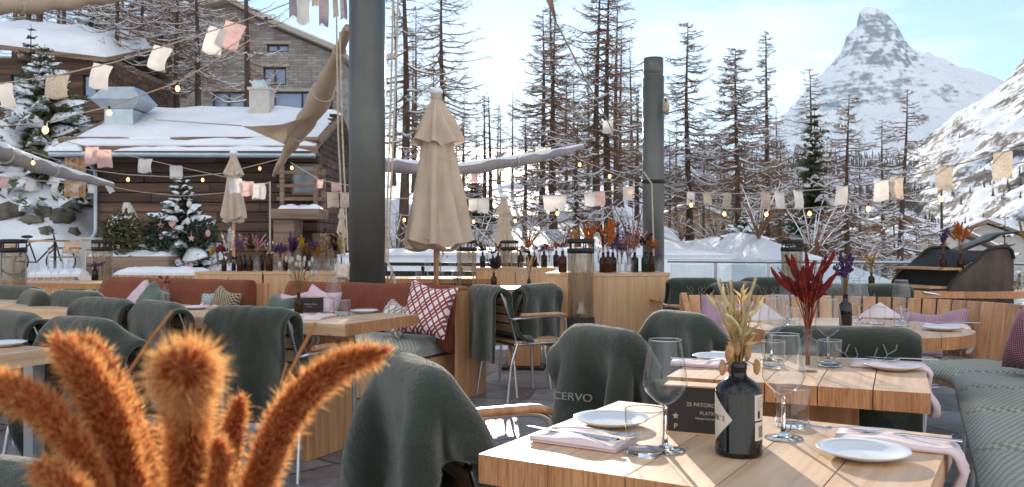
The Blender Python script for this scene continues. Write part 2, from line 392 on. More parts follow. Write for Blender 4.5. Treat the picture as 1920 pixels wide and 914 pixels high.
# bright cloud bank added to the unseen sky behind the camera as fill light
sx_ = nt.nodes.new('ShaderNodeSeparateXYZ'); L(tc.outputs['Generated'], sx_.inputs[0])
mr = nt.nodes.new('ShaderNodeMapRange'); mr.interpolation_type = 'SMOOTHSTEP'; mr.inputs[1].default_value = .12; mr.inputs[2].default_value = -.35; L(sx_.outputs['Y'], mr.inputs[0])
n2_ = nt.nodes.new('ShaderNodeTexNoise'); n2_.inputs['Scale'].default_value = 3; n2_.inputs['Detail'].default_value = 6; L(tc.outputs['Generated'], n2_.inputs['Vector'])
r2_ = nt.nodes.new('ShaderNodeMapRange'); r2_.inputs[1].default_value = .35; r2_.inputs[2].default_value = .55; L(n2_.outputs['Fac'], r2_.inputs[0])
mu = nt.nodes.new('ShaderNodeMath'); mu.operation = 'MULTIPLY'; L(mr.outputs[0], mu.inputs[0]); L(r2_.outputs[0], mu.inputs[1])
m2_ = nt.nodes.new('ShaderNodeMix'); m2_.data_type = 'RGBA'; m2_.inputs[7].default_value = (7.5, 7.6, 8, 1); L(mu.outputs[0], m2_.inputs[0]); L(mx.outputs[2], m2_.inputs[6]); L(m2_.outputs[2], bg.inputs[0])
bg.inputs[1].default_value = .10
scene.view_settings.view_transform = 'Standard'; scene.view_settings.look = 'None'; scene.view_settings.exposure = 1.05; scene.view_settings.gamma = 1
cy = scene.cycles; cy.max_bounces = 8; cy.transparent_max_bounces = 24; cy.diffuse_bounces = 3; cy.glossy_bounces = 3; cy.transmission_bounces = 6
cy.caustics_reflective = False; cy.caustics_refractive = False; cy.use_denoising = True; cy.sample_clamp_indirect = 6; cy.use_adaptive_sampling = True; cy.adaptive_threshold = .02

# ---------------------------------------------------------------- terrain
def tab(x, T):
    if x <= T[0][0]: return T[0][1]
    for (a, b), (c, d) in zip(T, T[1:]):
        if x <= c:
            t = (x - a) / (c - a); return b + (d - b) * (t * t * (3 - 2 * t) * .5 + t * .5)
    return T[-1][1]
T26 = [(-40, 2.5), (-14, .75), (-8, .7), (-4.5, .75), (-2, 1.1), (0, 1.5), (3, 1.7), (4.6, 1.5), (6.6, .9), (9, -.2), (12.5, -1.6), (20, -4.5), (40, -6.5), (120, -9)]
def nz3(x, y, s, o=0): return mnoise.fractal(Vector((x * s, y * s, o)), 1.0, 2.0, 4)
def H(x, y):
    base = tab(x if y < 26 else x * 26 / (26 + .35 * (y - 26)), T26)
    if x > 4.5: s = smooth(10.2, 19, y)
    else: s = smooth(12.5, 27, y)
    z = lerp(-.14, base, s)
    left = smooth(-1.0, -11, x * 1 - (y - 24) * -.0 if True else 0)
    ly = y - 24.5
    if ly > 0:
        hill = tab(ly, [(0, 0), (3, 1.0), (9, 5.3), (26, 7.0), (60, 14), (160, 40), (400, 70)])
        hc = .13 * min(ly, 26) + .05 * max(0, min(ly - 26, 60))
        wl = smooth(1.5, -15, x + .12 * ly)
        z += (hill * wl + hc * (1 - wl) * smooth(9 + .1 * ly, 2, x)) * smooth(0, 9, ly)
        if ly > 90: z = lerp(z, -8, smooth(90, 500, ly) * (1 - smooth(40, -200, x)))
    if y > 14: z += .22 * nz3(x, y, .22, 3) * smooth(14, 22, y) * (1 + min(3, ly / 60 if ly > 0 else 0))
    if y > 700:                      # far valley side below the great peak
        k = y - 700
        z += .115 * k * smooth(0, 900, k) + nz3(x, y, .0011, 9) * 95 * smooth(0, 2500, k) + nz3(x, y, .006, 5) * 10 * smooth(0, 600, k)
    return z
xs = [i * .75 for i in range(-40, 41)]
xo = 30.0; ext = []
while xo < 9000: xo *= 1.22; ext.append(xo)
xs = [-e for e in ext[::-1]] + xs + ext
ys = [-14, -8, -4, 0, 4, 8] + [9 + i * .75 for i in range(0, 62)]
yo = ys[-1]
while yo < 15000: yo *= 1.075; ys.append(yo)
b = MB(); b.grid([[(x, y, H(x, y) if y > 8.9 else -.14) for y in ys] for x in xs])
# grid() winds u then v: flip so that normals look up
b.f = [f for f in b.f]
t = NT('snowy_ground'); t.set(Roughness=.6); t.b.inputs['Specular IOR Level'].default_value = .2
vec = t.co(src='World'); n = t.noise(vec, .9, 7, .62); nb = t.noise(vec, .05, 4); nz_ = t.normal_z()
rock = t.ramp(t.noise(vec, .03, 8, .68), [(.52, 0.), (.60, 1.)])
steep = t.ramp(nz_, [(.70, 1.), (.9, 0.)])
tuft = t.ramp(t.noise(vec, 1.6, 6, .7), [(.60, 0.), (.68, 1.)])
snowc = t.ramp(n, [(.3, (.70, .73, .78)), (.7, (.85, .85, .86))])
pos = t.n('ShaderNodeSeparateXYZ'); t.l(t.n('ShaderNodeNewGeometry').outputs['Position'], pos.inputs[0])
far = t.math('MULTIPLY', t.math('GREATER_THAN', pos.outputs['Y'], 150.0), 1.0)
m1 = t.math('MULTIPLY', t.math('MULTIPLY', rock, far), .75)
near = t.math('MULTIPLY', tuft, .55)
c = t.mix(t.math('MULTIPLY', near, t.math('LESS_THAN', pos.outputs['Y'], 150.0)), snowc, (.10, .085, .06)); c = t.mix(m1, c, (.07, .075, .085)); t.color(c)
t.bump(n, .6, .25)
tag(b.build('snow_ground', t.m), kind='structure')

# ---------------------------------------------------------------- stone terrace
t = NT('slate_paving'); vec = t.co(src='World', rot=(0, 0, .4), scale=(1.25, 1.7, 1))
vo = t.n('ShaderNodeTexVoronoi', feature='DISTANCE_TO_EDGE', voronoi_dimensions='2D'); vo.inputs['Scale'].default_value = 1; vo.inputs['Randomness'].default_value = .75; t.l(vec, vo.inputs['Vector'])
vc = t.n('ShaderNodeTexVoronoi', voronoi_dimensions='2D'); vc.inputs['Scale'].default_value = 1; vc.inputs['Randomness'].default_value = .75; t.l(vec, vc.inputs['Vector'])
n = t.noise(t.co(src='World'), 5, 6, .65); nf = t.noise(t.co(src='World'), 60, 4, .6); wet = t.noise(t.co(src='World'), 1.1, 4)
c = t.ramp(n, [(.25, (.15, .155, .165)), (.75, (.30, .305, .315))])
sp = t.n('ShaderNodeSeparateColor'); t.l(vc.outputs['Color'], sp.inputs[0])
c = t.mix(1, c, t.ramp(sp.outputs[0], [(0, .65), (1, 1.25)]), 'MULTIPLY')
c = t.mix(t.ramp(nf, [(.6, 0.), (.75, .4)]), c, (.3, .31, .33))
ed = t.ramp(vo.outputs['Distance'], [(.0, 1.), (.028, 0.)]); c = t.mix(ed, c, (.045, .045, .047)); 
frost = t.ramp(t.noise(t.co(src='World'), 2.4, 7, .7), [(.62, 0.), (.75, .55)]); c = t.mix(frost, c, (.62, .66, .72)); t.color(c)
t.rough(t.ramp(wet, [(.35, .2), (.65, .5)]))
hgt = t.math('SUBTRACT', t.math('ADD', t.math('MULTIPLY', n, .5), t.math('MULTIPLY', nf, .2)), ed); t.bump(hgt, .5, .02)
b = MB(); b.prism([(-9, -6), (4.2, -6), (4.2, 6), (6.5, 9.9), (1.5, 11.6), (-2.2, 12.6), (-9, 13.2)], -.3, 0)
tag(b.build('terrace_paving', t.m), kind='structure')

# ---------------------------------------------------------------- the great peak
def prof(P, r):
    for (a, c), (d, e) in zip(P, P[1:]):
        if r <= d: return c + (e - c) * (r - a) / (d - a)
    return P[-1][1]
DM = 9000.0; sc_ = DM / FP
PK = at(1643, 14, DM)
def sil(pts):                                    # ridge profile: (photo column, photo row) to (distance from summit axis, height)
    return [(0, PK.z)] + [(abs(px - 1643) * sc_, HC + (YH - py) * sc_) for px, py in pts] 
PL = sil([(1622, 14), (1611, 26), (1606, 50), (1588, 63), (1584, 82), (1574, 104), (1548, 130), (1520, 160), (1490, 196), (1462, 226), (1380, 300), (1200, 380), (700, 470)])
PR = sil([(1662, 25), (1680, 44), (1693, 70), (1700, 82), (1714, 92), (1730, 106), (1744, 98), (1757, 106), (1800, 128), (1862, 142), (1898, 160), (1960, 205), (2200, 300), (2600, 470)])
PF = [(0, PK.z), (60, PK.z - 90), (210, PK.z - 420), (430, PK.z - 760), (800, PK.z - 1180), (1400, PK.z - 1650), (2300, PK.z - 1950), (3600, PK.z - 2250), (5200, PK.z - 2500)]
PB = [(0, PK.z), (300, PK.z - 500), (5200, PK.z - 2500)]
ridges = [(-PI, PL), (-PI / 2 + .1, PF), (0, PR), (PI / 2, PB), (PI, PL)]
def peak(th, r):
    for (a, A), (c, C) in zip(ridges, ridges[1:]):
        if a <= th <= c:
            f = (th - a) / (c - a); q = f
            h = lerp(prof(A, r), prof(C, r), q)
            return h - math.sin(PI * f) * .16 * min(r, 1500) * smooth(10, 300, r)
    return prof(PL, r)
b = MB(); P = []; rr = [0] + [9 * 1.045 ** i for i in range(145)]; rr = [r for r in rr if r < 5000]; NTH = 300
for k in range(NTH):
    th = -PI + 2 * PI * k / NTH; row = []
    for r in rr:
        x, y = PK.x + r * math.cos(th), PK.y + r * math.sin(th); z = peak(th, r)
        a = smooth(15, 350, r)
        edge = min(1, .25 + 1.2 * abs(math.sin(th)))
        z += a * edge * (mnoise.ridged_multi_fractal(Vector((x * .0022, y * .0022, z * .0012)), 1, 2.1, 5, 1, 2) - 1.0) * 105
        z += a * mnoise.fractal(Vector((x * .012, y * .012, z * .008)), .9, 2, 4) * 16
        row.append((x, y, z))
    P.append(row)
b.grid(P, closed=True)
t = NT('snow_streaked_rock'); t.set(Roughness=.8); t.b.inputs['Specular IOR Level'].default_value = .1
vec = t.co(src='World', scale=(.0035, .0035, .009)); nz_ = t.normal_z()
n = t.noise(vec, 1, 9, .68); n2 = t.noise(t.co(src='World', scale=(.012, .012, .02)), 1, 8, .7)
sl = t.math('ADD', nz_, t.math('ADD', t.math('MULTIPLY', t.math('SUBTRACT', n, .5), 1.0), t.math('ADD', t.math('MULTIPLY', t.math('SUBTRACT', n2, .5), .9), t.math('MULTIPLY', t.math('SUBTRACT', t.wave(t.co(src='World', scale=(.001, .0006, .006), rot=(.1, .22, 0)), .9, 3.5, 4, 2, direc='Z'), .5), .07))))
snow = t.ramp(sl, [(.36, 0.), (.58, 1.)])
t.color(t.mix(snow, (.15, .16, .18), (.84, .85, .87))); t.bump(n2, .9, 25)
tag(b.build('great_mountain', t.m), kind='structure')

# ---------------------------------------------------------------- sunlit mountainside at the right of the valley
b = MB(); P = []
NU, NV = 150, 110
def SLP(y, q):                                   # q: distance up the slope from its foot
    xf = .2286 * y + 250
    x = xf + q; z = -14 + .80 * q
    z += 26 * mnoise.fractal(Vector((x * .006, y * .006, 2)), .9, 2, 6) * smooth(0, 80, q) + 9 * mnoise.fractal(Vector((x * .03, y * .03, 4)), .9, 2, 4) * smooth(0, 30, q)
    z *= 1
    return Vector((x - 14 * mnoise.noise(Vector((y * .008, q * .01, 1))), y, z))
for i in range(NU + 1):
    y = 160 * (2550 / 160) ** (i / NU)
    P.append([SLP(y, -40 + 900 * (j / NV) ** 1.5) for j in range(NV + 1)])
b.grid(P[::-1])
t = NT('snowy_rock_slope'); t.set(Roughness=.8); t.b.inputs['Specular IOR Level'].default_value = .1
nz_ = t.normal_z(); n = t.noise(t.co(src='World', scale=(.018, .012, .03)), 1, 9, .7); n2 = t.noise(t.co(src='World', scale=(.09, .09, .12)), 1, 6, .7)
sl = t.math('ADD', nz_, t.math('ADD', t.math('MULTIPLY', t.math('SUBTRACT', n, .5), 1.5), t.math('MULTIPLY', t.math('SUBTRACT', n2, .5), .7)))
t.color(t.mix(t.ramp(sl, [(.62, 0.), (.78, 1.)]), (.085, .07, .06), (.84, .84, .85))); t.bump(n2, .8, 3)
tag(b.build('mountain_slope', t.m), kind='structure')

# ---------------------------------------------------------------- far woods that read as one mass
b = MB(); r = random.Random(3)
def spruce(p, h, w_, mi):
    k = 5; a0 = r.uniform(0, 6)
    for lv in range(3):
        z0 = h * (.08 + .28 * lv); z1 = h * min(1, .5 + .27 * lv); rw = w_ * (1 - .28 * lv)
        vs = [(p[0] + rw * r.uniform(.7, 1.2) * math.cos(a0 + 2 * PI * i / k), p[1] + rw * r.uniform(.7, 1.2) * math.sin(a0 + 2 * PI * i / k), p[2] + z0) for i in range(k)] + [(p[0], p[1], p[2] + z1)]
        b.add(vs, [(i, (i + 1) % k, k) for i in range(k)], mi)
for i in range(1500):
    y = 170 * (2400 / 170) ** r.random(); q = abs(r.gauss(0, 1)) * 150 * (.4 + .6 * min(1, y / 900))
    if mnoise.noise(Vector((q * .012, y * .006, 7))) < -.12 + .0016 * q: continue
    p = SLP(y, q); h = r.uniform(6, 15)
    spruce((p.x, p.y, p.z - .5), h, h * .16, r.choice((0, 0, 1)))
for i in range(9000):
    y = 260 * (4200 / 260) ** (r.random() ** .75); x = y * r.uniform(.16, .50)
    if y < 700 and r.random() < .35: continue
    z = H(x, y)
    if mnoise.noise(Vector((x * .004, y * .003, 1))) < -.30 + .00011 * y: continue
    h = r.uniform(10, 19) * (1 + min(1, y / 4000)); spruce((x, y, z - .5), h, h * .17, r.choice((0, 1, 1)))
M['farfir'] = plain('far_dark_fir', (.035, .05, .045), .9, c2=(.02, .03, .03)); M['farlarch'] = plain('far_brown_larch', (.12, .09, .065), .9, c2=(.06, .05, .04))
tag(b.build('far_woods', [M['farfir'], M['farlarch']]), kind='stuff')

# ---------------------------------------------------------------- thin blue mountain air
b = MB(); b.box((1500, 9000, 1390), (26000, 19000, 2960)); t = NT('mountain_air'); t.t.nodes.remove(t.b)
pv = t.n('ShaderNodeVolumePrincipled'); pv.inputs['Color'].default_value = (.58, .77, 1, 1); pv.inputs['Density'].default_value = 2.6e-5; pv.inputs['Anisotropy'].default_value = .2; t.l(pv.outputs[0], t.out.inputs['Volume'])
tag(b.build('haze', t.m), kind='stuff')
M['bark'] = plain('dark_larch_bark', srgb(92, 74, 62), .9, c2=srgb(52, 42, 36), nscale=5, bump=.5, bscale=14, stretch=(1, 1, .3))
M['twig'] = plain('brown_larch_twigs', srgb(138, 108, 80), .9, c2=srgb(98, 76, 58), nscale=1)
M['twigwarm'] = plain('russet_larch_twigs', srgb(140, 104, 70), .9, c2=srgb(104, 78, 56), nscale=1)
def needles(name, a, bc):
    t = NT(name); t.set(Roughness=.7); t.b.inputs['Specular IOR Level'].default_value = .2
    c = t.ramp(t.noise(t.co(), 2.5, 3), [(.3, a), (.7, bc)]); t.color(t.mix(1, c, t.tint(), 'MULTIPLY')); return t.m
M['fir'] = needles('fir_needles', (.03, .045, .03), (.075, .095, .055))
M['firlight'] = needles('green_fir_needles', (.09, .11, .05), (.19, .20, .10)); M['pine'] = needles('stone_pine_needles', (.045, .06, .035), (.11, .13, .06))
M['shrubleaf'] = needles('olive_shrub_leaves', (.05, .05, .025), (.13, .12, .05))

def larch_parts(h, spread, nb, seed, start=.2, tip=1.0, snow=.5, lean=0, twigs=9, root=None, warm=False, double=False):
    r = random.Random(seed); tr = MB(); cr = MB(); sn = MB()
    ph = r.uniform(0, 6); k = r.uniform(.003, .008) * h
    def axis(z, off=0): return Vector((k * math.sin(z / h * 5 + ph) + lean * z + off * (1 - .3 * z / h), k * math.cos(z / h * 4 + ph * 2), z))
    R0 = .0125 * h + .04
    offs = (0,) if not double else (-.022 * h, .022 * h)
    for o_ in offs:
        tr.tube([axis(h * tip * i / 12, o_) for i in range(13)], [R0 * (1 - .93 * i / 12 * tip) * (1.35 if i == 0 else 1) for i in range(13)], 7)
    for i in range(nb):
        t = start + (tip - start) * (i + r.random()) / nb
        p = axis(h * t, r.choice(offs)); a = r.uniform(0, 2 * PI)
        u = (t - start) / (1 - start)
        L = spread * (1.02 - u) ** .75 * r.uniform(.45, 1.1) * (.55 + .45 * min(1, u * 6)) + .12
        d = Vector((math.cos(a), math.sin(a), 0)); side = Vector((-d.y, d.x, 0)); cv = r.uniform(-.25, .25); dr = r.uniform(.10, .34) * (1 - u * .9); up = r.uniform(.05, .4)
        pts = []
        n = 6
        for q in range(n):
            s = q / (n - 1)
            pts.append(p + d * (L * s) + side * (cv * L * s * s) + Vector((r.uniform(-.03, .03) * L, r.uniform(-.03, .03) * L, L * (-dr * math.sin(s * 2.2) + up * s ** 3 * .7 + r.uniform(-.025, .025)))))
        r0 = .006 + .011 * L
        rad = [r0 * (1 - .85 * q / (n - 1)) + .003 for q in range(n)]
        cr.tube(pts, rad, 4, caps=False)
        tw = []
        if L > .5 and r.random() < .55:                 # forked side limbs
            for _f in range(2):
                j = r.randint(1, n - 3); sd_ = r.choice((-1, 1)); l = L * r.uniform(.25, .5); dd = (d * r.uniform(.5, 1) + side * sd_ * r.uniform(.4, .9) + Vector((0, 0, r.uniform(-.35, .2)))).normalized(); q0 = pts[j]; sp = [q0, q0 + dd * l * .4 + Vector((0, 0, -.05 * l)), q0 + dd * l * .75, q0 + dd * l + Vector((0, 0, .12 * l))]; cr.tube(sp, [rad[j] * .6, rad[j] * .45, .006, .004], 3, caps=False)
                for _t in range(5):
                    f = r.random(); b0 = sp[1].lerp(sp[3], f); e = b0 + Vector((r.gauss(0, 1), r.gauss(0, 1), r.gauss(-.3, .6))).normalized() * l * r.uniform(.15, .4); cr.tube([b0, e], [.006, .003], 3, caps=False)
                    if r.random() < snow * .6: sn.tube([b0 + Vector((0, 0, .011)), e + Vector((0, 0, .01))], [.010, .006], 3, caps=False)
                if r.random() < snow: sn.tube([x + Vector((0, 0, .014)) for x in sp], [.018, .018, .015, .007], 4, caps=False)
        for q in range(int(twigs * 1.4 * (.5 + L / spread))):
            s = r.uniform(.15, 1); j = min(n - 2, int(s * (n - 1))); f = s * (n - 1) - j
            b0 = pts[j].lerp(pts[j + 1], f); l = L * r.uniform(.1, .34) * (1.1 - .5 * s) + .06
            dd = (d * r.uniform(.3, 1) + side * r.choice((-1, 1)) * r.uniform(.3, 1) + Vector((0, 0, r.uniform(-.7, .35)))).normalized()
            m_ = b0 + dd * l * .55 + Vector((0, 0, r.uniform(-.06, .05) * l)); e = b0 + dd * l + Vector((0, 0, r.uniform(-.1, .15) * l))
            cr.tube([b0, m_, e], [.0075, .006, .003], 3, caps=False)
            tw.append((b0, m_, e))
        if r.random() < snow * .75:
            q0 = r.choice((0, 0, 1, 1)); seg = pts[q0:]
            if len(seg) > 1:
                sn.tube([x + Vector((0, 0, rad[q0 + i_] * .95 + .006)) for i_, x in enumerate(seg)], [max(.012, min(.038, rad[q0 + i_] * 1.15)) * r.uniform(.6, 1.2) for i_ in range(len(seg))], 4, caps=False)
            for (b0, m_, e) in tw:
                if r.random() < .35: sn.tube([x + Vector((0, 0, .011)) for x in (b0, m_, e)], [.011, .010, .005], 3, caps=False)
    tr.build('trunk', M['bark'], root); cr.build('crown', M['twigwarm' if warm else 'twig'], root)
    if sn.f: tag(sn.build('snow_cover', M['snow'], root), kind='stuff')

def larch(label, px, d, top, spread, nb, seed, group=None, **kw):
    x = (px - 960) / FP * d; z = H(x, d) - .1
    h = HC + (YH - top) / FP * d - z
    root = thing('larch_tree', label, 'tree', (x, d, z), 0, group)
    larch_parts(h, spread * 1.22, int(nb * 1.15), seed, root=root, **kw); return root
G = 'bare larches beyond the terrace'
larch('tall bare twin-trunk larch just left of the round dark column', 1130, 24, -60, 1.75, 170, 11, G, start=.22, double=True, twigs=12, snow=.4)
larch('bare larch with feathery boughs between the sun and the twin-trunk larch', 1037, 27, 30, 1.6, 120, 12, G, start=.2, twigs=12, snow=.4)
larch('thinner bare larch leaning close beside the feathery one under the sun', 1018, 29, 18, 1.4, 90, 26, G, start=.2, twigs=12, snow=.4)
larch('bare larch standing alone to the right of the round dark column', 1290, 25, 42, 1.35, 105, 13, G, start=.18, twigs=11, snow=.55)
larch('bushy bare larch with wide boughs, second to the right of the column', 1381, 23, 92, 1.35, 150, 14, G, start=.25, twigs=13, snow=.6)
larch('slim spire-like larch with short twigs, left of the great peak', 1437, 26, 62, .62, 150, 15, G, start=.1, twigs=9, snow=.35)
larch('small bare larch in front of the foot of the great peak', 1590, 24, 180, 1.2, 100, 16, G, start=.2, twigs=11, snow=.75)
larch('leaning bare larch with few boughs below the great peak', 1690, 22, 172, 1.1, 75, 17, G, start=.15, lean=.018, twigs=10, snow=.75)
larch('thin straight larch pole behind the hanging macrame flag', 1768, 24, 300, .5, 30, 18, G, start=.3, snow=.6)
larch('bare larch crown showing above the green stone pine', 1518, 31, 128, 1.3, 90, 19, G, start=.35, twigs=10, snow=.4)
larch('small bare larch between the slim spire larch and the stone pine', 1462, 33, 255, 1.3, 80, 27, G, start=.2, snow=.6)
larch('snowy young larch right of the leaning one', 1655, 30, 225, 1.3, 90, 28, G, start=.2, snow=.8)
larch('dark straight larch trunk right behind the rope of the square pillar', 757, 21, -160, 1.5, 70, 20, G, start=.3, twigs=8, snow=.4)
larch('tall thin larch directly above the big folded parasol', 830, 31, -90, 1.9, 110, 21, G, start=.3, twigs=9, snow=.3)
larch('broken-topped twin larch trunk directly below the sun', 913, 28, 172, .9, 60, 22, G, start=.15, double=True, snow=.4, tip=.97)
larch('slender larch left of the broken twin trunk', 868, 33, 215, .9, 50, 23, G, start=.2, snow=.4)
larch('slight young larch between the broken trunk and the feathery larch', 985, 24, 235, .8, 60, 24, G, start=.15, snow=.7)
larch('young larch just left of the twin-trunk larch, snow on every bough', 1082, 22, 215, .9, 70, 25, G, start=.12, snow=.8)
larch('young larch in the gap between the column and the lone larch', 1195, 30, 160, 1.2, 70, 29, G, start=.15, snow=.6)
# the dark wood on the left hillside
G = 'larches on the left hillside'
larch('stout dark larch trunk rising in front of the stone house', 463, 29, -190, 1.6, 50, 31, G, start=.36, twigs=7, snow=.6, warm=True)
larch('dark larch trunk left of the stone house wall', 370, 36, -140, 2.0, 75, 32, G, start=.22, twigs=9, snow=.85)
larch('larch trunk close to the stone house, its neighbour touching on the left', 333, 38, -130, 2.6, 90, 33, G, start=.22, twigs=9, snow=.85, warm=True)
larch('dark larch trunk standing behind the tin chimney cowl', 268, 39, -140, 2.8, 90, 34, G, start=.25, twigs=9, snow=.85, warm=True)
larch('dark trunk just past the end of the snowy cabin roof', 222, 34, -150, 2.2, 80, 35, G, start=.3, twigs=8, snow=.85)
r = random.Random(5); PRO = {}
def backlarch(px, d, label, group, hh):
    k = r.randrange(4)
    x = (px - 960) / FP * d; z = H(x, d) - .1
    if k not in PRO:
        PRO[k] = thing('larch_tree', label, 'tree', (x, d, z), 0, group)
        larch_parts(15, 2.3, 110, 60 + k, root=PRO[k], start=.2, twigs=10, snow=.4, warm=k % 2 == 0)
        PRO[k].scale = (hh / 15,) * 3
    else: dup(PRO[k], label, (x, d, z), r.uniform(0, 6), hh / 15, 'tree', group)
for px in (-30, 22, 58, 84, 128, 160, 192, 245, 296, 318, 352):
    backlarch(px + r.uniform(-8, 8), r.uniform(42, 62), 'bare larch in the dense wood above the log cabin', 'larches of the dense wood above the cabin', r.uniform(15, 21))
for px in (40, 108, 176, 230, 284, 340):
    backlarch(px, r.uniform(66, 90), 'bare larch in the dense wood above the log cabin', 'larches of the dense wood above the cabin', r.uniform(16, 22))
for px in (742, 770, 785, 806, 850, 875, 890, 930, 940, 962, 978, 1005, 1040, 1062, 1075, 1100, 1120, 1155, 1168, 1180, 1200):
    backlarch(px + r.uniform(-8, 8), r.uniform(34, 55), 'thin bare larch on the snowy rise behind the terrace', 'larches on the snowy rise', r.uniform(6, 11) if not 835 < px < 1015 else r.uniform(3.5, 5))
for px in (1255, 1268, 1315, 1330, 1352, 1365, 1410, 1425, 1450, 1480, 1500, 1545, 1560, 1610, 1625, 1670, 1720, 1745):
    backlarch(px + r.uniform(-8, 8), r.uniform(34, 60), 'thin bare larch down in the valley edge wood', 'larches at the valley edge', r.uniform(6, 9))

# bare brush on the snow behind the terrace
def brush(label, px, d, hh, seed):
    rr_ = random.Random(seed); x = px_(px, d); z = H(x, d); root = thing('bare_bush', label, 'bush', (x, d, z - .05), 0, 'bare bushes on the snowy rise'); b = MB(); sn = MB()
    for i in range(16):
        a = rr_.uniform(0, 6.28); e = Vector((math.cos(a) * rr_.uniform(.2, .8), math.sin(a) * rr_.uniform(.2, .8), rr_.uniform(.5, 1))) * hh; m_ = e * .5 + Vector((0, 0, .15 * hh)); P = bez((0, 0, 0), m_, e, 4); b.tube(P, [.016, .013, .010, .007, .004], 4, caps=False)
        if rr_.random() < .3: sn.tube([q + Vector((0, 0, .012)) for q in P[1:]], [.014, .016, .012, .006], 4, caps=False)
        for k in range(7):
            q = P[1 + k % 4]; f = q + Vector((rr_.gauss(0, 1), rr_.gauss(0, 1), rr_.gauss(.4, .6))) * hh * .16; b.tube([q, f], [.006, .003], 3, caps=False)
            if rr_.random() < .4: sn.tube([q + Vector((0, 0, .01)), f + Vector((0, 0, .008))], [.011, .006], 3, caps=False)
    b.build('branches', M['twigwarm'], root); tag(sn.build('snow_cover', M['snow'], root), kind='stuff')
def px_(px, d): return (px - 960) / FP * d
for i, px in enumerate((735, 780, 862, 902, 948, 1000, 1048, 1092, 1150, 1195, 1275, 1350, 1430, 1520, 1600, 1690)):
    brush('bare snowy bush among the larches behind the terrace', px + r.uniform(-10, 10), r.uniform(18, 27), r.uniform(.7, 1.6), 900 + i)
# ---------------------------------------------------------------- conifers with needles
def conifer_parts(h, R, seed, mat, root, snow=.6, layers=16, per=9, clump=.0, start=.06, fine=1.0, snowz=.0):
    r = random.Random(seed); tr = MB(); fo = MB(); sn = MB()
    tr.tube([(0, 0, 0), (.01 * h, 0, h * .5), (0, 0, h)], [.016 * h + .01, .011 * h, .004], 7)
    for i in range(layers):
        t = start + (.97 - start) * i / (layers - 1); z = h * t
        rad = R * (1 - t) ** .85 * r.uniform(.85, 1.1) + .03 * h * .4
        n = max(4, int(per * (1 - .55 * t))); a0 = r.uniform(0, 6)
        for k in range(n):
            a = a0 + 2 * PI * k / n + r.uniform(-.3, .3); L = rad * r.uniform(.65, 1.15)
            d = Vector((math.cos(a), math.sin(a), 0)); side = Vector((-d.y, d.x, 0)); dr = r.uniform(.12, .5) * (1 - t * .7)
            N = max(3, int(6 * fine)); fo.t = r.uniform(.6, 1.35)
            sp = [Vector((0, 0, z)) + d * (L * s / N) + Vector((0, 0, L * (.12 * (s / N) - dr * (s / N) ** 1.6 + (.12 * (s / N) ** 3)))) for s in range(N + 1)]
            fo.tube(sp, .006, 3, caps=False)
            for s in range(1, N + 1):
                p = sp[s]; wdt = L * .42 * (1.15 - .75 * s / N) + .02
                for sg in (-1, 1):
                    for rep in range(3 + int(clump * 4)):
                        dirv = (side * sg * r.uniform(.35, 1) + d * r.uniform(.2, .9) + Vector((0, 0, r.uniform(-.55, .3 + clump)))).normalized()
                        l = wdt * r.uniform(.5, 1.1); q = p.lerp(sp[s - 1], r.random()); ww = l * r.uniform(.10, .2) + .006
                        nn = dirv.cross(Vector((r.uniform(-1, 1), r.uniform(-1, 1), r.uniform(.2, 1)))).normalized() * ww
                        fo.add([q - nn * .4, q + dirv * l * .5 - nn, q + dirv * l, q + dirv * l * .5 + nn], [(0, 1, 2, 3)])
            if r.random() < snow:
                s0 = max(1, int(N * r.uniform(.25, .6))); rows = []
                for s in range(s0, N + 1):
                    f = (s - s0) / max(1, N - s0); wd = L * .26 * (math.sin(PI * (.25 + .68 * f))) * r.uniform(.7, 1.2); th = wd * .55 + .012
                    c = sp[s] + Vector((0, 0, .012 + snowz))
                    rows.append([c - side * wd + Vector((0, 0, -.3 * th - wd * .35)), c - side * wd * .6 + Vector((0, 0, th * .6)), c + Vector((0, 0, th)), c + side * wd * .6 + Vector((0, 0, th * .55)), c + side * wd + Vector((0, 0, -.3 * th - wd * .35)), c + Vector((0, 0, -.2 * th))])
                    rows[-1].append(rows[-1][0])
                if len(rows) > 1:
                    e = rows[-1][2] + d * .03 * L + Vector((0, 0, -.03 * L)); rows.append([e] * 7); rows.insert(0, [rows[0][2] - d * .05 * L + Vector((0, 0, -.02))] * 7)
                    sn.grid(rows)
    tr.build('trunk', M['bark'], root); fo.build('crown', mat, root)
    if sn.f: tag(sn.build('snow_cover', M['snow'], root, sub=1), kind='stuff')
def conifer(name, label, px, d, top, R, seed, mat, zb=None, **kw):
    x = (px - 960) / FP * d; z = H(x, d) - .05 if zb is None else zb; h = HC + (YH - top) / FP * d - z
    root = thing(name, label, 'tree', (x, d, z), r.uniform(0, 6))
    conifer_parts(h, R, seed, mat, root, **kw); return root
conifer('fir_tree', 'broad snow-laden fir in front of the log cabin', 84, 25, 82, 3.1, 41, M['firlight'], snow=.95, layers=26, per=13, fine=1.5, clump=.3)
conifer('fir_tree', 'narrow dark fir tip without snow behind the snow-laden fir', 58, 29.5, 45, 1.5, 42, M['fir'], snow=.08, layers=22, per=9)
conifer('stone_pine', 'dense green stone pine with dusted boughs among the bare larches', 1527, 27, 195, 1.55, 43, M['pine'], snow=.45, layers=20, per=9, clump=.7, start=.2)
conifer('fir_tree', 'green dusted fir behind the raised lid of the grill', 1885, 40, 400, 1.5, 44, M['fir'], snow=.7, layers=16, per=9)
conifer('fir_tree', 'small dark fir on the snow slope right of the chalet roof', 617, 44, 262, .7, 45, M['fir'], snow=.5, layers=12, per=7)
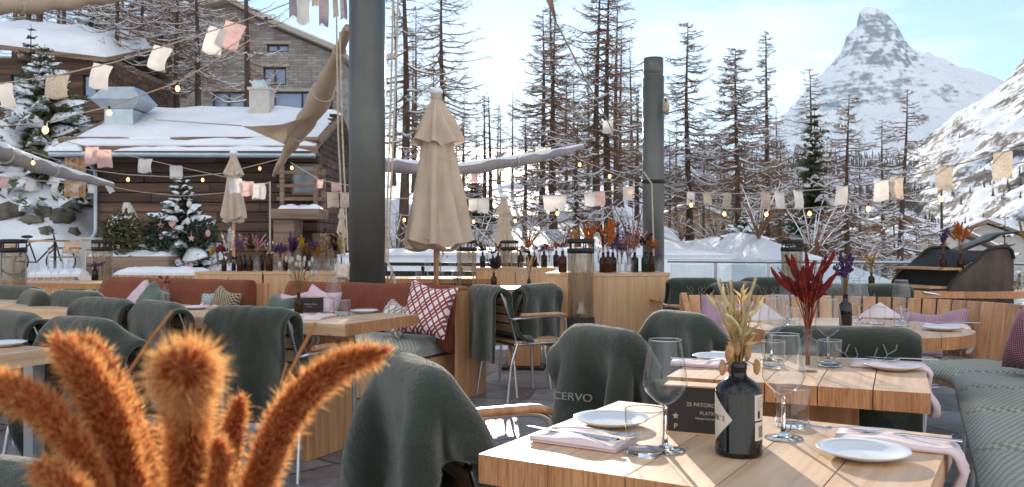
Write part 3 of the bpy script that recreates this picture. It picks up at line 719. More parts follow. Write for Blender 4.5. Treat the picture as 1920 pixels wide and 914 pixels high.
conifer('fir_tree', 'low green fir by the foot of the lone larch right of the column', 1395, 21, 405, .75, 46, M['pine'], snow=.6, layers=12, per=8)
conifer('stone_pine', 'olive young pine below the flags right of the square pillar', 890, 30, 330, 1.1, 47, M['pine'], snow=.5, layers=14, per=8, clump=.5)
conifer('fir_tree', 'dark fir in the wood over the cabin roof', 185, 50, -60, 3.0, 48, M['fir'], snow=.4, layers=24, per=9)
# ---------------------------------------------------------------- chalet of dark logs behind the terrace
def snow_slab(b, P, th, mi=0, seed=0, lump=.35):
    """thick snow lying on a sloped quad P(u, v), soft lumpy edge"""
    nu, nv = 26, 12; top = []
    for i in range(nu + 1):
        row = []
        for j in range(nv + 1):
            u, v = i / nu, j / nv; p = P(u, v); e = min(u, 1 - u, v * .8 + .02, (1 - v) * 2 + .05)
            k = min(1, max(0, e) * 7) ** .5
            row.append(p + Vector((0, 0, th * (k * (1 + lump * mnoise.noise(Vector((u * 7 + seed, v * 4, seed)))) + .02))))
        top.append(row)
    b.grid(top, mi)
    bot = [[P(i / nu, j / nv) for j in range(nv + 1)] for i in range(nu + 1)]
    b.grid([row[::-1] for row in bot], mi)
    for rowT, rowB in ((top[0], bot[0]), (top[-1], bot[-1])): b.grid([rowT, rowB], mi)
    b.grid([[t_[0] for t_ in top], [t_[0] for t_ in bot]], mi); b.grid([[t_[-1] for t_ in bot], [t_[-1] for t_ in top]], mi)
D = 22.0
xl, xr = (178 - 960) / FP * D, (598 - 960) / FP * D          # wall ends
gz = .45; ez = HC + (YH - 288) / FP * D
ch = thing('log_chalet', 'dark log chalet with a snow-covered roof behind the christmas tree', 'chalet', ((xl + xr) / 2, D, gz))
W = xr - xl; hz = ez - gz
b = MB(); n = 12
for i in range(n):                                    # front wall of stacked logs
    z = hz * (i + .5) / n; xa_ = -W / 2
    while xa_ < W / 2 - .01:
        xb_ = min(W / 2, xa_ + rnd.uniform(1.2, 3.2)); b.t = rnd.uniform(.5, 1.35); b.box(((xa_ + xb_) / 2, rnd.uniform(-.025, .025), z), (xb_ - xa_ - .004, .22, hz / n - rnd.uniform(.008, .022))); xa_ = xb_
    b.t = rnd.uniform(.65, 1.25); b.box((W / 2 - .1, 2.6, z), (.2, 5.0, hz / n - .012)); b.box((-W / 2 + .1, 2.6, z), (.2, 5.0, hz / n - .012))
b.t = .8
for sx in (1, -1):                                                # gables
    for k in range(8):
        z = hz + k * .17; half = 2.5 * (1 - k / 8.4); b.box((sx * (W / 2 - .1), 2.6, z + .085), (.2, 2 * half, .165))
b.box((0, 4.9, hz / 2), (W, .2, hz))
b.build('wall', [M['logs']], ch, bevel=.02)
RZ = 1.28
b = MB()
def roofP(u, v): return Vector((lerp(-W / 2 - .75, W / 2 + .12, u), lerp(-.75, 2.6, v), lerp(hz - .02, hz + RZ, v)))
def quad(b, P, z0, th, mi=0):
    c = [P(0, 0), P(1, 0), P(1, 1), P(0, 1)]; c = [p + Vector((0, 0, z0)) for p in c]; d = [p + Vector((0, 0, th)) for p in c]
    b.add(c + d, [(3, 2, 1, 0), (4, 5, 6, 7), (0, 1, 5, 4), (1, 2, 6, 5), (2, 3, 7, 6), (3, 0, 4, 7)], mi)
quad(b, roofP, 0, .09)
def roofB(u, v): return Vector((lerp(W / 2 + .12, -W / 2 - .75, u), lerp(5.9, 2.6, v), lerp(hz - .02, hz + RZ, v)))
quad(b, roofB, 0, .09)
for i in range(14):
    x = lerp(-W / 2 - .6, W / 2, i / 13); b.box((x, -.35, hz - .05), (.1, .8, .1))
rf = b.build('roof', M['barn'], ch)
b = MB(); snow_slab(b, lambda u, v: roofP(.03 + .94 * u, .16 + .86 * v) + Vector((0, 0, .1)), .26, seed=2); snow_slab(b, lambda u, v: roofP(.01 + .98 * u, .01 + .09 * v) + Vector((0, 0, .1)), .13, seed=5, lump=.9)
snow_slab(b, lambda u, v: roofB(u, v) + Vector((0, 0, .1)), .26, seed=3)
b.build('snow_cover', M['snow'], rf)
b = MB()                                              # snow-guard log and eave fascia
b.tube([(-W / 2 - .7, -.42, hz + .3), (W / 2 + .1, -.42, hz + .3)], .075, 8); b.box((-.3, -.78, hz + .02), (W + .9, .05, .17)); b.build('eave_board', M['barn'], ch)
b = MB(); b.tube([(-W / 2 - .7, -.86, hz - .1), (W / 2 + .1, -.86, hz - .14)], .075, 8)
b.tube(fillet([(-W / 2 + .15, -.84, hz - .15), (-W / 2 + .15, -.5, hz - .35), (-W / 2 + .12, -.2, hz - .5), (-W / 2 + .12, -.2, .95), (-W / 2 - .1, -.2, .75), (-W / 2 - .1, -.2, 0)], .12), .055, 8)
b.build('gutter', M['tin'], ch)
b = MB(); snow_slab(b, lambda u, v: Vector((lerp(-W / 2 + .9, W / 2, u), lerp(-.95, -.78, v), hz - .04)), .09, seed=8, lump=.9); snow_slab(b, lambda u, v: Vector((lerp(-W / 2 - .75, -W / 2 + .1, u), lerp(-.95, -.78, v), hz - .04)), .12, seed=9, lump=.9); b.build('snow_on_gutter', M['snow'], ch)
# wide tin ventilation cowl on the roof
cx = (240 - 960) / FP * 23.2 - (xl + xr) / 2; cz = HC + (YH - 250) / FP * 23.2 - gz
b = MB(); k = 23.2 / FP
b.box((cx, 1.0, cz + 20 * k), (52 * k, .7, 42 * k + .3)); b.box((cx, 1.0, cz - 2 * k), (64 * k, .85, 8 * k))
hw0, hw1, hw2 = 30 * k, 45 * k, 27 * k; za, zb_, zc = cz + 40 * k, cz + 56 * k, cz + 80 * k
for (w0, z0, w1, z1) in ((hw0, za, hw1, zb_), (hw1, zb_, hw2, zc)):
    vs = [(cx - w0, 1 - w0 * .9, z0), (cx + w0, 1 - w0 * .9, z0), (cx + w0, 1 + w0 * .9, z0), (cx - w0, 1 + w0 * .9, z0), (cx - w1, 1 - w1 * .9, z1), (cx + w1, 1 - w1 * .9, z1), (cx + w1, 1 + w1 * .9, z1), (cx - w1, 1 + w1 * .9, z1)]
    b.add(vs, [(0, 1, 5, 4), (1, 2, 6, 5), (2, 3, 7, 6), (3, 0, 4, 7)])
b.add(vs, [(4, 5, 6, 7)]); b.build('chimney_cowl', M['tin'], rf)
b = MB(); k = 24 / FP; cx = (491 - 960) / FP * 24 - (xl + xr) / 2; cz = HC + (YH - 222) / FP * 24 - gz
b.box((cx, 2.0, cz + 20 * k), (38 * k, .5, 62 * k)); b.box((cx, 2.0, cz + 53 * k), (44 * k, .56, 5 * k)); ck = b.build('chimney', M['plaster'], rf, bevel=.01)
b = MB(); b.box((cx - 3 * k, 2.0, cz + 62 * k), (24 * k, .3, 14 * k)); b.tube([(cx + 4 * k, 1.9, cz + 70 * k), (cx + 20 * k, 1.8, cz + 43 * k)], .05, 6); b.build('cowl', M['tin'], ck)
# wooden porch with rails at the right corner of the chalet
px0, px1 = (512 - 960) / FP * 21 - (xl + xr) / 2, (603 - 960) / FP * 21 - (xl + xr) / 2; dk = HC + (YH - 412) / FP * 21 - gz
b = MB(); b.box(((px0 + px1) / 2, -.75, dk + .13), (px1 - px0, 1.1, .24)); b.box((px0 + .3, -.7, dk / 2), (.5, .9, dk)); 
for s in (px0 + .28, px1 - .1):
    b.box((s, -1.2, dk + .75), (.1, .1, 1.1))
b.box((px1 - .1, -.3, dk + .75), (.1, .1, 1.1))
for z in (.5, .82, 1.14):
    b.box(((px0 + px1) / 2 + .1, -1.2, dk + z), (px1 - px0 - .1, .06, .08)); b.box((px1 - .1, -.7, dk + z), (.06, .95, .08))
b.build('porch', M['barn'], ch, bevel=.01)
b = MB(); snow_slab(b, lambda u, v: Vector((lerp(px0 + .2, px1 + .05, u), lerp(-1.32, -1.0, v), dk + .25)), .08, seed=4, lump=.9); b.build('snow_on_porch', M['snow'], ch)
b = MB(); b.box((px0 + .62, -.13, dk + 1.05), (.75, .06, .8)); wf = b.build('window', M['barn'], ch); b = MB(); b.box((px0 + .62, -.165, dk + 1.05), (.62, .01, .66)); b.build('pane', plain('dim_window_glass', (.25, .28, .32), .15), wf)
b = MB(); b.box((px0 + 1.05, -.13, .5), (.55, .05, .95)); b.build('door', M['barn'], ch)
# slatted screen, concrete pier, planter beside the chalet
b = MB()
for i in range(15):
    px = 122 + i * 2.7; p = at(px, 370, 21.2); q = at(px + rnd.uniform(-1, 1), 287 + rnd.uniform(0, 6), 21.2); b.tube([p, q], .014, 4)
for yy in (300, 335, 362): b.tube([at(121, yy, 21.25), at(162, yy, 21.25)], .012, 4)
tag(b.build('slat_screen', M['palewood']), 'pale upright stick screen at the left corner of the log chalet', 'screen')
p = at(167, 458, 20.6)
b = MB(); b.box((0, 0, .62), (.46, .46, 1.24)); b.box((0, 0, 1.26), (.54, .54, .06)); o = b.build('concrete_pier', M['plaster'], bevel=.015); o.location = (p.x, p.y, .02)
tag(o, 'pale square concrete pier under the chalet drainpipe', 'pier')
# ---------------------------------------------------------------- stone house on the hillside
D2 = 50.0; k = D2 / FP
gx = (400 - 960) * k; sh = thing('stone_house', 'grey stone house with snowy eaves on the slope above the chalet', 'house', (gx, D2, 0))
t = NT('rough_stone_courses'); t.set(Roughness=.9)
br = t.n('ShaderNodeTexBrick'); br.inputs['Scale'].default_value = 1; br.inputs['Brick Width'].default_value = .55; br.inputs['Row Height'].default_value = .16; br.inputs['Mortar Size'].default_value = .012
br.inputs['Color1'].default_value = (.17, .15, .135, 1); br.inputs['Color2'].default_value = (.34, .30, .27, 1); br.inputs['Mortar'].default_value = (.07, .065, .06, 1); br.inputs['Bias'].default_value = -.1
sp = t.n('ShaderNodeSeparateXYZ'); cb = t.n('ShaderNodeCombineXYZ'); t.l(t.co(), sp.inputs[0]); t.l(t.math('ADD', sp.outputs['X'], sp.outputs['Y']), cb.inputs[0]); t.l(sp.outputs['Z'], cb.inputs[1]); t.l(cb.outputs[0], br.inputs['Vector'])
n = t.noise(t.co(), 1.2, 5); c = t.mix(t.ramp(n, [(.35, 0.), (.7, .5)]), br.outputs['Color'], (.42, .39, .35)); t.color(c); t.bump(br.outputs['Fac'], -.5, .04); M['stone'] = t.m
def hz_(px, py): return ((px - 400) * k, HC + (YH - py) * k)
def wallpoly(pts): return [hz_(*p) for p in pts]
base = 262
b = MB(); out = wallpoly([(250, base), (632, base), (632, 104), (508, 52), (432, 8), (250, 60)])
# front wall built as bands round the openings so that windows are real recesses
ops = [(500, 541, 83, 98), (493, 536, 126, 160), (398, 458, 172, 207), (512, 640, 172, 208)]
def in_out(px):                                     # roof line row at a column
    R = [(250, 60), (432, 8), (508, 52), (632, 104)]
    for (a, c_), (d, e) in zip(R, R[1:]):
        if a <= px <= d: return c_ + (e - c_) * (px - a) / (d - a)
cols = sorted({250, 432, 508, 632} | {v for o_ in ops for v in o_[:2] if v <= 632})
rows_b = sorted({base} | {v for o_ in ops for v in o_[2:]}, reverse=True)
for a, c_ in zip(cols, cols[1:]):
    mid = (a + c_) / 2; holes = sorted([(o_[2], o_[3]) for o_ in ops if o_[0] <= mid <= o_[1]], reverse=True)
    lo = base
    segs = []
    for (t0, t1) in holes: segs.append((lo, t1)); lo = t0
    for (y0, y1) in segs: b.slab([hz_(a, y0), hz_(c_, y0), hz_(c_, y1), hz_(a, y1)], 0, .35)
    b.slab([hz_(a, lo), hz_(c_, lo), hz_(c_, in_out(c_)), hz_(a, in_out(a))], 0, .35)
X1, Zb = hz_(632, base); X0 = hz_(250, base)[0]; Zt = hz_(632, 104)[1]
b.box((X1 - .175, 4.6, (Zb + Zt) / 2), (.35, 8.4, Zt - Zb)); b.box((X0 + .2, 4.6, (Zb + Zt) / 2), (.35, 8.4, Zt - Zb)); b.box(((X0 + X1) / 2, 8.7, (Zb + Zt) / 2), (X1 - X0, .3, Zt - Zb))
b.build('wall', M['stone'], sh)
M['winglass'] = NT('sky_painted_window'); M['winglass'].set(Roughness=.08, Base_Color=(.22, .30, .42)); M['winglass'].b.inputs['Specular IOR Level'].default_value = 1.0; M['winglass'] = M['winglass'].m  # blue base colour stands in for the sky reflected in the panes
M['winframe'] = plain('dark_window_frame', (.035, .035, .04), .5); M['lintel'] = plain('pale_stone_lintel', srgb(176, 166, 152), .85, bump=.2)
for (a, c_, t0, t1) in ops:
    (x0, z1), (x1, z0) = hz_(a, t0), hz_(c_, t1); x1 = min(x1, X1 - .4); f = MB(); w_ = .09
    for (cx_, cz_, sx_, sz_) in ((x0 + w_ / 2, (z0 + z1) / 2, w_, z1 - z0), (x1 - w_ / 2, (z0 + z1) / 2, w_, z1 - z0), ((x0 + x1) / 2, z0 + w_ / 2, x1 - x0 - 2 * w_, w_), ((x0 + x1) / 2, z1 - w_ / 2, x1 - x0 - 2 * w_, w_), ((x0 + x1) / 2, (z0 + z1) / 2, w_, z1 - z0 - 2 * w_)): f.box((cx_, .2, cz_), (sx_, .1, sz_))
    fo = f.build('window', M['winframe'], sh); g = MB(); g.box(((x0 + x1) / 2, .235, (z0 + z1) / 2), (x1 - x0 - .1, .02, z1 - z0 - .1)); g.build('pane', M['winglass'], fo)
    g = MB(); g.box(((x0 + x1) / 2, -.02, z1 + .09), (x1 - x0 + .4, .1, .17)); g.build('lintel', M['lintel'], fo)
b = MB()
for (p, q) in (((424, 3), (508, 47)), ((503, 45), (645, 104)), ((245, 57), (440, 3))):
    (xa, za), (xb, zb2) = hz_(*p), hz_(*q); b.add([(xa, -.7, za), (xb, -.7, zb2), (xb, 9, zb2), (xa, 9, za), (xa, -.7, za + .28), (xb, -.7, zb2 + .28), (xb, 9, zb2 + .28), (xa, 9, za + .28)], [(3, 2, 1, 0), (4, 5, 6, 7), (0, 1, 5, 4), (1, 2, 6, 5), (2, 3, 7, 6), (3, 0, 4, 7)])
rf = b.build('roof', M['lintel'], sh)
b = MB()
for i_, (p, q) in enumerate((((424, 3), (508, 47)), ((503, 45), (645, 104)), ((245, 57), (440, 3)))):
    (xa, za), (xb, zb2) = hz_(*p), hz_(*q); snow_slab(b, lambda u, v: Vector((lerp(xa, xb, u), lerp(-.65, 8.9, v), lerp(za, zb2, u) + .285)), .22, seed=i_)
b.build('snow_cover', M['snow'], rf)
# ---------------------------------------------------------------- log cabin high on the left, its roof under thick snow
D3 = 33.0; k = D3 / FP
def cc(px, py): return ((px + 60 - 0) * k, HC + (YH - py) * k)
cb_ = thing('log_cabin', 'log cabin at the top left under a thick cap of snow', 'cabin', ((-60 - 960) * k, D3, 0))
b = MB()
x0, z0 = cc(-60, 226); x1, z1 = cc(206, 116)
n = 9
for i in range(n):
    b.t = rnd.uniform(.6, 1.3); z = lerp(z0, z1, (i + .5) / n); wdt = (z1 - z0) / n
    for (a, c_) in ((-60, 20), (42, 155), (180, 206)) if 3 <= i <= 6 else ((-60, 206),): b.box(((cc(a, 0)[0] + cc(c_, 0)[0]) / 2, .12, z), (cc(c_, 0)[0] - cc(a, 0)[0], .24, wdt - .015))
    b.box((x1 - .1, 3, z), (.2, 5.4, wdt - .015))
b.build('wall', M['logs'], cb_)
for (a, c_) in ((20, 42), (155, 180)):
    b = MB(); b.box(((cc(a, 0)[0] + cc(c_, 0)[0]) / 2, .16, lerp(z0, z1, 5 / 9)), (cc(c_, 0)[0] - cc(a, 0)[0], .06, (z1 - z0) * 4 / 9)); wo = b.build('window', M['winframe'], cb_)
    b = MB(); b.box(((cc(a, 0)[0] + cc(c_, 0)[0]) / 2, .125, lerp(z0, z1, 5 / 9)), (cc(c_, 0)[0] - cc(a, 0)[0] - .14, .01, (z1 - z0) * 4 / 9 - .14)); b.build('pane', M['winglass'], wo)
xa, za = cc(-70, 92); xb, zb2 = cc(218, 126)
b = MB()
def RP(u, v): return Vector((lerp(xa, xb, u), lerp(-.9, 3.2, v), lerp(za, zb2, u) + 1.3 * v))
def RQ(u, v): return Vector((lerp(xb, xa, u), lerp(7.3, 3.2, v), lerp(zb2, za, u) + 1.3 * v))
quad(b, RP, 0, .16); quad(b, RQ, 0, .16); b.box(((xa + xb) / 2, 3, (z1 + .1)), (x1 - x0, 5.5, .2)); rf = b.build('roof', M['barn'], cb_)
b = MB(); snow_slab(b, lambda u, v: RP(u, .02 + v * .98) + Vector((0, 0, .17)), .62, seed=11, lump=.25); snow_slab(b, lambda u, v: RQ(u, v) + Vector((0, 0, .17)), .55, seed=12); b.build('snow_cover', M['snow'], rf)
# ---------------------------------------------------------------- low roofs down in the valley
r = random.Random(8)
for (px, py, d, wd, lab) in ((1675, 437, 92, 9, 'snow-roofed wooden house seen through the leaning larch'), (1625, 478, 70, 6, 'white-walled valley house with a brown shutter low behind the railing'), (1735, 462, 75, 8, 'snow-roofed house with a wide gable at the right valley edge'), (1300, 405, 120, 8, 'distant snow-roofed barn right of the round column'), (1850, 445, 80, 7, 'snowy roof showing behind the grill')):
    p = at(px, py, d); zg = p.z - 3.4; hs = thing('valley_house', lab, 'house', (p.x, p.y, zg), r.uniform(-.5, .5)); b = MB()
    b.box((0, 0, .6), (wd, wd * .8, 5.0)); e = wd * .5
    b.slab([(-e, 3.1), (e, 3.1), (0, 3.1 + wd * .2)], -wd * .4, wd * .4)
    b.build('wall', M['plaster'] if r.random() < .5 else M['barn'], hs)
    b = MB()
    for sg in (-1, 1):
        b.add([(0, -wd * .5, 3.25 + wd * .2), (sg * (e + .8), -wd * .5, 2.9), (sg * (e + .8), wd * .5, 2.9), (0, wd * .5, 3.25 + wd * .2), (0, -wd * .5, 3.55 + wd * .2), (sg * (e + .8), -wd * .5, 3.1), (sg * (e + .8), wd * .5, 3.1), (0, wd * .5, 3.55 + wd * .2)], [(0, 1, 2, 3), (4, 5, 6, 7), (0, 1, 5, 4), (2, 3, 7, 6), (1, 2, 6, 5)])
    rfo = b.build('roof', M['barn'], hs, fixn=True); b = MB()
    for sg in (-1, 1): snow_slab(b, lambda u, v: Vector((sg * lerp(0, e + .75, u), lerp(-wd * .49, wd * .49, v), lerp(3.6 + wd * .2, 3.12, u))), .4, seed=r.random() * 9)
    b.build('snow_cover', M['snow'], rfo)
    for sx in (-.25, .2):
        b = MB(); b.box((sx * wd, -wd * .4 - .04, 1.6), (1.1, .08, 1.2)); b.build('window', M['barn'], hs)
# ---------------------------------------------------------------- flat white snow wall behind the terrace, snow banks with boulders
b = MB(); x0, x1 = -3.1, 3.9; y0 = 15.0
def sw(u, v): return Vector((lerp(x0, x1, u), lerp(y0, y0 + 3.2, v), .95))
snow_slab(b, sw, .12, seed=3, lump=.2); b.box(((x0 + x1) / 2, y0 + 1.6, .5), (x1 - x0 - .05, 3.1, .9)); tag(b.build('snow_terrace', M['snow']), kind='structure')
def bankz(x, y):
    u, v = (x + 20) / 10.6, (y - 18.2) / 9.3
    return H(x, y) + 2.9 * smooth(0.03, .8, v) * smooth(1, .62, u) * (1 + .25 * mnoise.noise(Vector((x * .5, y * .5, 3)))) + .28 * mnoise.noise(Vector((x * 1.1, y * 1.3, 1))) * smooth(0, .15, v) - .08
b = MB(); P = []
for i in range(61):
    u = i / 60; row = []
    for j in range(41):
        v = j / 40; x = lerp(-20, -9.4, u); y = lerp(18.2, 27.5, v)
        z = bankz(x, y)
        row.append((x, y, z))
    P.append(row)
b.grid(P); bank = b.build('snow_bank', M['snow']); tag(bank, kind='structure')
M['rock'] = plain('mossy_grey_rock', srgb(120, 112, 98), .9, c2=srgb(70, 66, 58), nscale=3, bump=.6, bscale=9, bdist=.03)
def rock(px, py, d, s, lab, seed):
    bm_ = MB(); rr_ = random.Random(seed); P = []; nn, mm = 14, 9
    for i in range(mm + 1):
        th = PI * i / mm; row = []
        for k_ in range(nn + 1):
            w_ = 2 * PI * (k_ % nn) / nn; v_ = Vector((math.sin(th) * math.cos(w_), math.sin(th) * math.sin(w_), math.cos(th))); q = 1 + .5 * mnoise.noise(v_ * 1.6 + Vector((seed, 0, 0))) + .12 * mnoise.noise(v_ * 4 + Vector((0, seed, 0)))
            row.append((v_.x * s[0] * q, v_.y * s[1] * q, v_.z * s[2] * q))
        P.append(row)
    bm_.grid(P[::-1]); p = at(px, py, 18.4)
    while p.y < 27 and p.z > bankz(p.x, p.y): p = at(px, py, p.y + .05)
    p.z -= s[2] * .25
    o = bm_.build('boulder', M['rock']); o.location = p; o.rotation_euler = (0, 0, rr_.uniform(0, 6)); tag(o, lab, 'rock', 'boulders in the snow bank')
rock(16, 396, 21.6, (.62, .4, .26), 'long mossy boulder at the left edge of the snow bank', 1)
rock(60, 412, 21.2, (.42, .3, .18), 'flat boulder just below the long mossy one', 2)
rock(86, 399, 22.0, (.24, .25, .2), 'small round boulder in the middle of the snow bank', 3)
rock(118, 406, 21.8, (.36, .3, .24), 'grey boulder right of the small round one', 4)
rock(138, 435, 20.8, (.15, .18, .17), 'dark boulder close to the concrete pier', 5)
rock(88, 432, 20.8, (.16, .2, .14), 'tiny stone poking out below the flat boulder', 6)
ANG = math.radians(-26)                               # the tables and benches stand turned like this
U = Vector((math.cos(ANG), math.sin(ANG), 0)); V = Vector((-math.sin(ANG), math.cos(ANG), 0))
# ---------------------------------------------------------------- tubular armchair, seat faces +y
def chair_parts(root):
    fr = MB(); R = .011
    for s in (-1, 1):
        fr.tube(fillet([(s * .20, -.17, .44), (s * .205, -.22, .62), (s * .19, -.30, .84), (s * .15, -.305, .85)], .03), R, 8)
        fr.tube([(s * .205, -.20, .44), (s * .205, .21, .44)], R, 8)
    fr.tube([(-.15, -.305, .85), (.15, -.305, .85)], R, 8); fr.tube([(-.205, .2, .435), (.205, .2, .435)], R, 8); fr.tube([(-.205, -.18, .435), (.205, -.18, .435)], R, 8)
    fr.build('frame', M['steel'], root)
    for s in (-1, 1):
        l = MB(); l.tube(fillet([(s * .21, -.17, .45), (s * .22, -.23, .3), (s * .235, -.27, 0.0)], .05), R, 8); l.build('leg', M['steel'], root)
        l = MB(); l.tube(fillet([(s * .25, .24, 0), (s * .255, .215, .64), (s * .26, .10, .655), (s * .25, -.22, .64), (s * .205, -.235, .63)], .07, 6), R, 8); l.build('leg', M['steel'], root)
        a = MB(); P = []
        for i in range(13):
            y = lerp(.215, -.17, i / 12); wd = .026 * min(1, .55 + .45 * math.sin(PI * i / 12) * 1.6); z = .668 - (.018 * (1 - i / 2) ** 2 if i < 2 else 0)
            P.append([(s * .257 - wd, y, z - .012), (s * .257 - wd, y, z + .006), (s * .257 - wd * .6, y, z + .012), (s * .257 + wd * .6, y, z + .012), (s * .257 + wd, y, z + .006), (s * .257 + wd, y, z - .012), (s * .257 - wd, y, z - .012)])
        a.grid(P); a.add([P[0][i] for i in range(6)], [tuple(range(6))]); a.add([P[-1][i] for i in range(6)], [(5, 4, 3, 2, 1, 0)]); a.build('armrest', M['larch'], root, fixn=True)
    st = MB()
    for i in range(6): st.t = rnd.uniform(.85, 1.15); st.box((0, -.165 + i * .073, .458), (.43, .064, .018))
    st.build('seat', M['oak_x'], root, bevel=.003)
    bk = MB()
    for i in range(4): z = .56 + i * .072; y = -.222 - (z - .62) * .36; bk.t = rnd.uniform(.85, 1.15); bk.box((0, y + .016, z), (.4, .014, .06), rx=.34)
    bk.build('backrest', M['oak_x'], root, bevel=.003)

# ---------------------------------------------------------------- blanket: a cloth let fall over the chair back
def drape(seed, w=.56, l=1.06, off=.0, tilt=0., shift=0., bunch=0., steps=170, nx=25, ny=41):
    rg = np.random.RandomState(seed)
    sx, sy = w / (nx - 1), l / (ny - 1)
    gx, gy = np.meshgrid(np.linspace(-w / 2, w / 2, nx), np.linspace(-l / 2, l / 2, ny), indexing='ij')
    c, s_ = math.cos(tilt), math.sin(tilt)
    X = np.stack([gx * c - gy * s_ + shift, gx * s_ + gy * c - .322 + off, np.full_like(gx, .89) + rg.uniform(-.004, .004, gx.shape) + bunch * .05 * np.sin(gx * 22 + seed) * np.exp(-((gy) / .2) ** 2)], -1).reshape(-1, 3)
    if bunch: X[:, 0] = shift + (X[:, 0] - shift) * (1 - .35 * bunch)
    idx = np.arange(nx * ny).reshape(nx, ny)
    sets = []
    def addset(a, b_, L, k): sets.append((a.ravel(), b_.ravel(), L, k))
    for p in (0, 1):
        addset(idx[p:-1:2, :], idx[p + 1::2, :][:idx[p:-1:2, :].shape[0]], sx, 1.); addset(idx[:, p:-1:2], idx[:, p + 1::2][:, :idx[:, p:-1:2].shape[1]], sy, 1.)
    dg = math.hypot(sx, sy)
    for p in (0, 1):
        A = idx[:-1, :-1]; B = idx[1:, 1:]; addset(A[p::2], B[p::2], dg, .5); A = idx[1:, :-1]; B = idx[:-1, 1:]; addset(A[p::2], B[p::2], dg, .5)
    for p in (0, 1, 2, 3):
        A = idx[:-4, :]; B = idx[4:, :]; 
        if p < 4: addset(A[p::8], B[p::8], sx * 4, .12); addset(A[p + 4::8], B[p + 4::8], sx * 4, .12)
        A = idx[:, :-4]; B = idx[:, 4:]; addset(A[:, p::8], B[:, p::8], sy * 4, .1); addset(A[:, p + 4::8], B[:, p + 4::8], sy * 4, .1)
    # chair back as a rounded, leaning slab
    cen = np.array([0, -.262, .70]); la = .34; ca, sa = math.cos(la), math.sin(la); half = np.array([.185, .002, .15]); rad = .035
    V_ = np.zeros_like(X); dt = 1 / 60.; pin = np.zeros(len(X), bool); PP = X.copy()
    for st in range(steps):
        V_[:, 2] -= 9.8 * dt; V_ *= .965
        Pn = X + V_ * dt
        for it in range(9):
            for (a, b_, L, k) in sets:
                d = Pn[b_] - Pn[a]; ln = np.linalg.norm(d, axis=1, keepdims=True) + 1e-9; q = d * (.5 * k * (ln - L) / ln)
                Pn[a] += q; Pn[b_] -= q
            q = Pn - cen
            ly = q[:, 1] * ca + q[:, 2] * sa; lz = -q[:, 1] * sa + q[:, 2] * ca; lx = q[:, 0]
            # axis frame: z' up the back, y' normal to it
            loc = np.stack([lx, ly, lz], -1); cl = np.clip(loc, -half, half); dd = loc - cl; dist = np.linalg.norm(dd, axis=1)
            ins = dist < rad
            if ins.any():
                nrm = dd[ins] / (dist[ins][:, None] + 1e-9); new = cl[ins] + nrm * rad
                dl = new - loc[ins]
                w3 = lambda q_: np.stack([q_[:, 0], q_[:, 1] * ca - q_[:, 2] * sa, q_[:, 1] * sa + q_[:, 2] * ca], -1)
                Pn[ins] += w3(dl); nw = w3(nrm)
                mv = Pn[ins] - X[ins]; mv -= nw * (mv * nw).sum(1, keepdims=True)
                Pn[ins] -= mv * (.85 if st > 25 else .6)         # cloth grips the back
                if st > 12:
                    ii = np.where(ins)[0][nw[:, 2] > .8]; new_ = ii[~pin[ii]]; pin[new_] = True; PP[new_] = Pn[new_]
            Pn[pin] = PP[pin]
            m = (Pn[:, 2] < .48) & (Pn[:, 1] > -.2) & (Pn[:, 1] < .22) & (np.abs(Pn[:, 0]) < .22); Pn[m, 2] = .48
        V_ = (Pn - X) / dt; V_ = np.clip(V_, -3, 3); X = Pn
    return X.reshape(nx, ny, 3), w, l
def cloth_normals(X):
    a = np.gradient(X, axis=0); b_ = np.gradient(X, axis=1); n = np.cross(a, b_); return n / (np.linalg.norm(n, axis=2, keepdims=True) + 1e-9)
def fuzz_on(b_, v, mirror, n, seed):
    """the raised nap of the wool on a near blanket"""
    X = DR[v][0]; N_ = cloth_normals(X); nx, ny = X.shape[:2]; rg = random.Random(seed); m = MB()
    for _ in range(n):
        i, j = rg.uniform(0, nx - 1.001), rg.uniform(0, ny - 1.001); a, c_ = int(i), int(j); f, g = i - a, j - c_
        p = X[a, c_] * (1 - f) * (1 - g) + X[a + 1, c_] * f * (1 - g) + X[a, c_ + 1] * (1 - f) * g + X[a + 1, c_ + 1] * f * g
        nn = Vector(map(float, N_[a, c_])); p = Vector(map(float, p)) + nn * .021; d = (nn + Vector((rg.gauss(0, .8), rg.gauss(0, .8), rg.gauss(-.1, .8)))).normalized(); s = d.orthogonal().normalized() * .0005; e = p + d * rg.uniform(.003, .009)
        q = [p - s, p + s, e]
        m.add(q, [(0, 1, 2)])
    return tag(m.build('wool_nap', M['nap'], b_), kind='stuff')
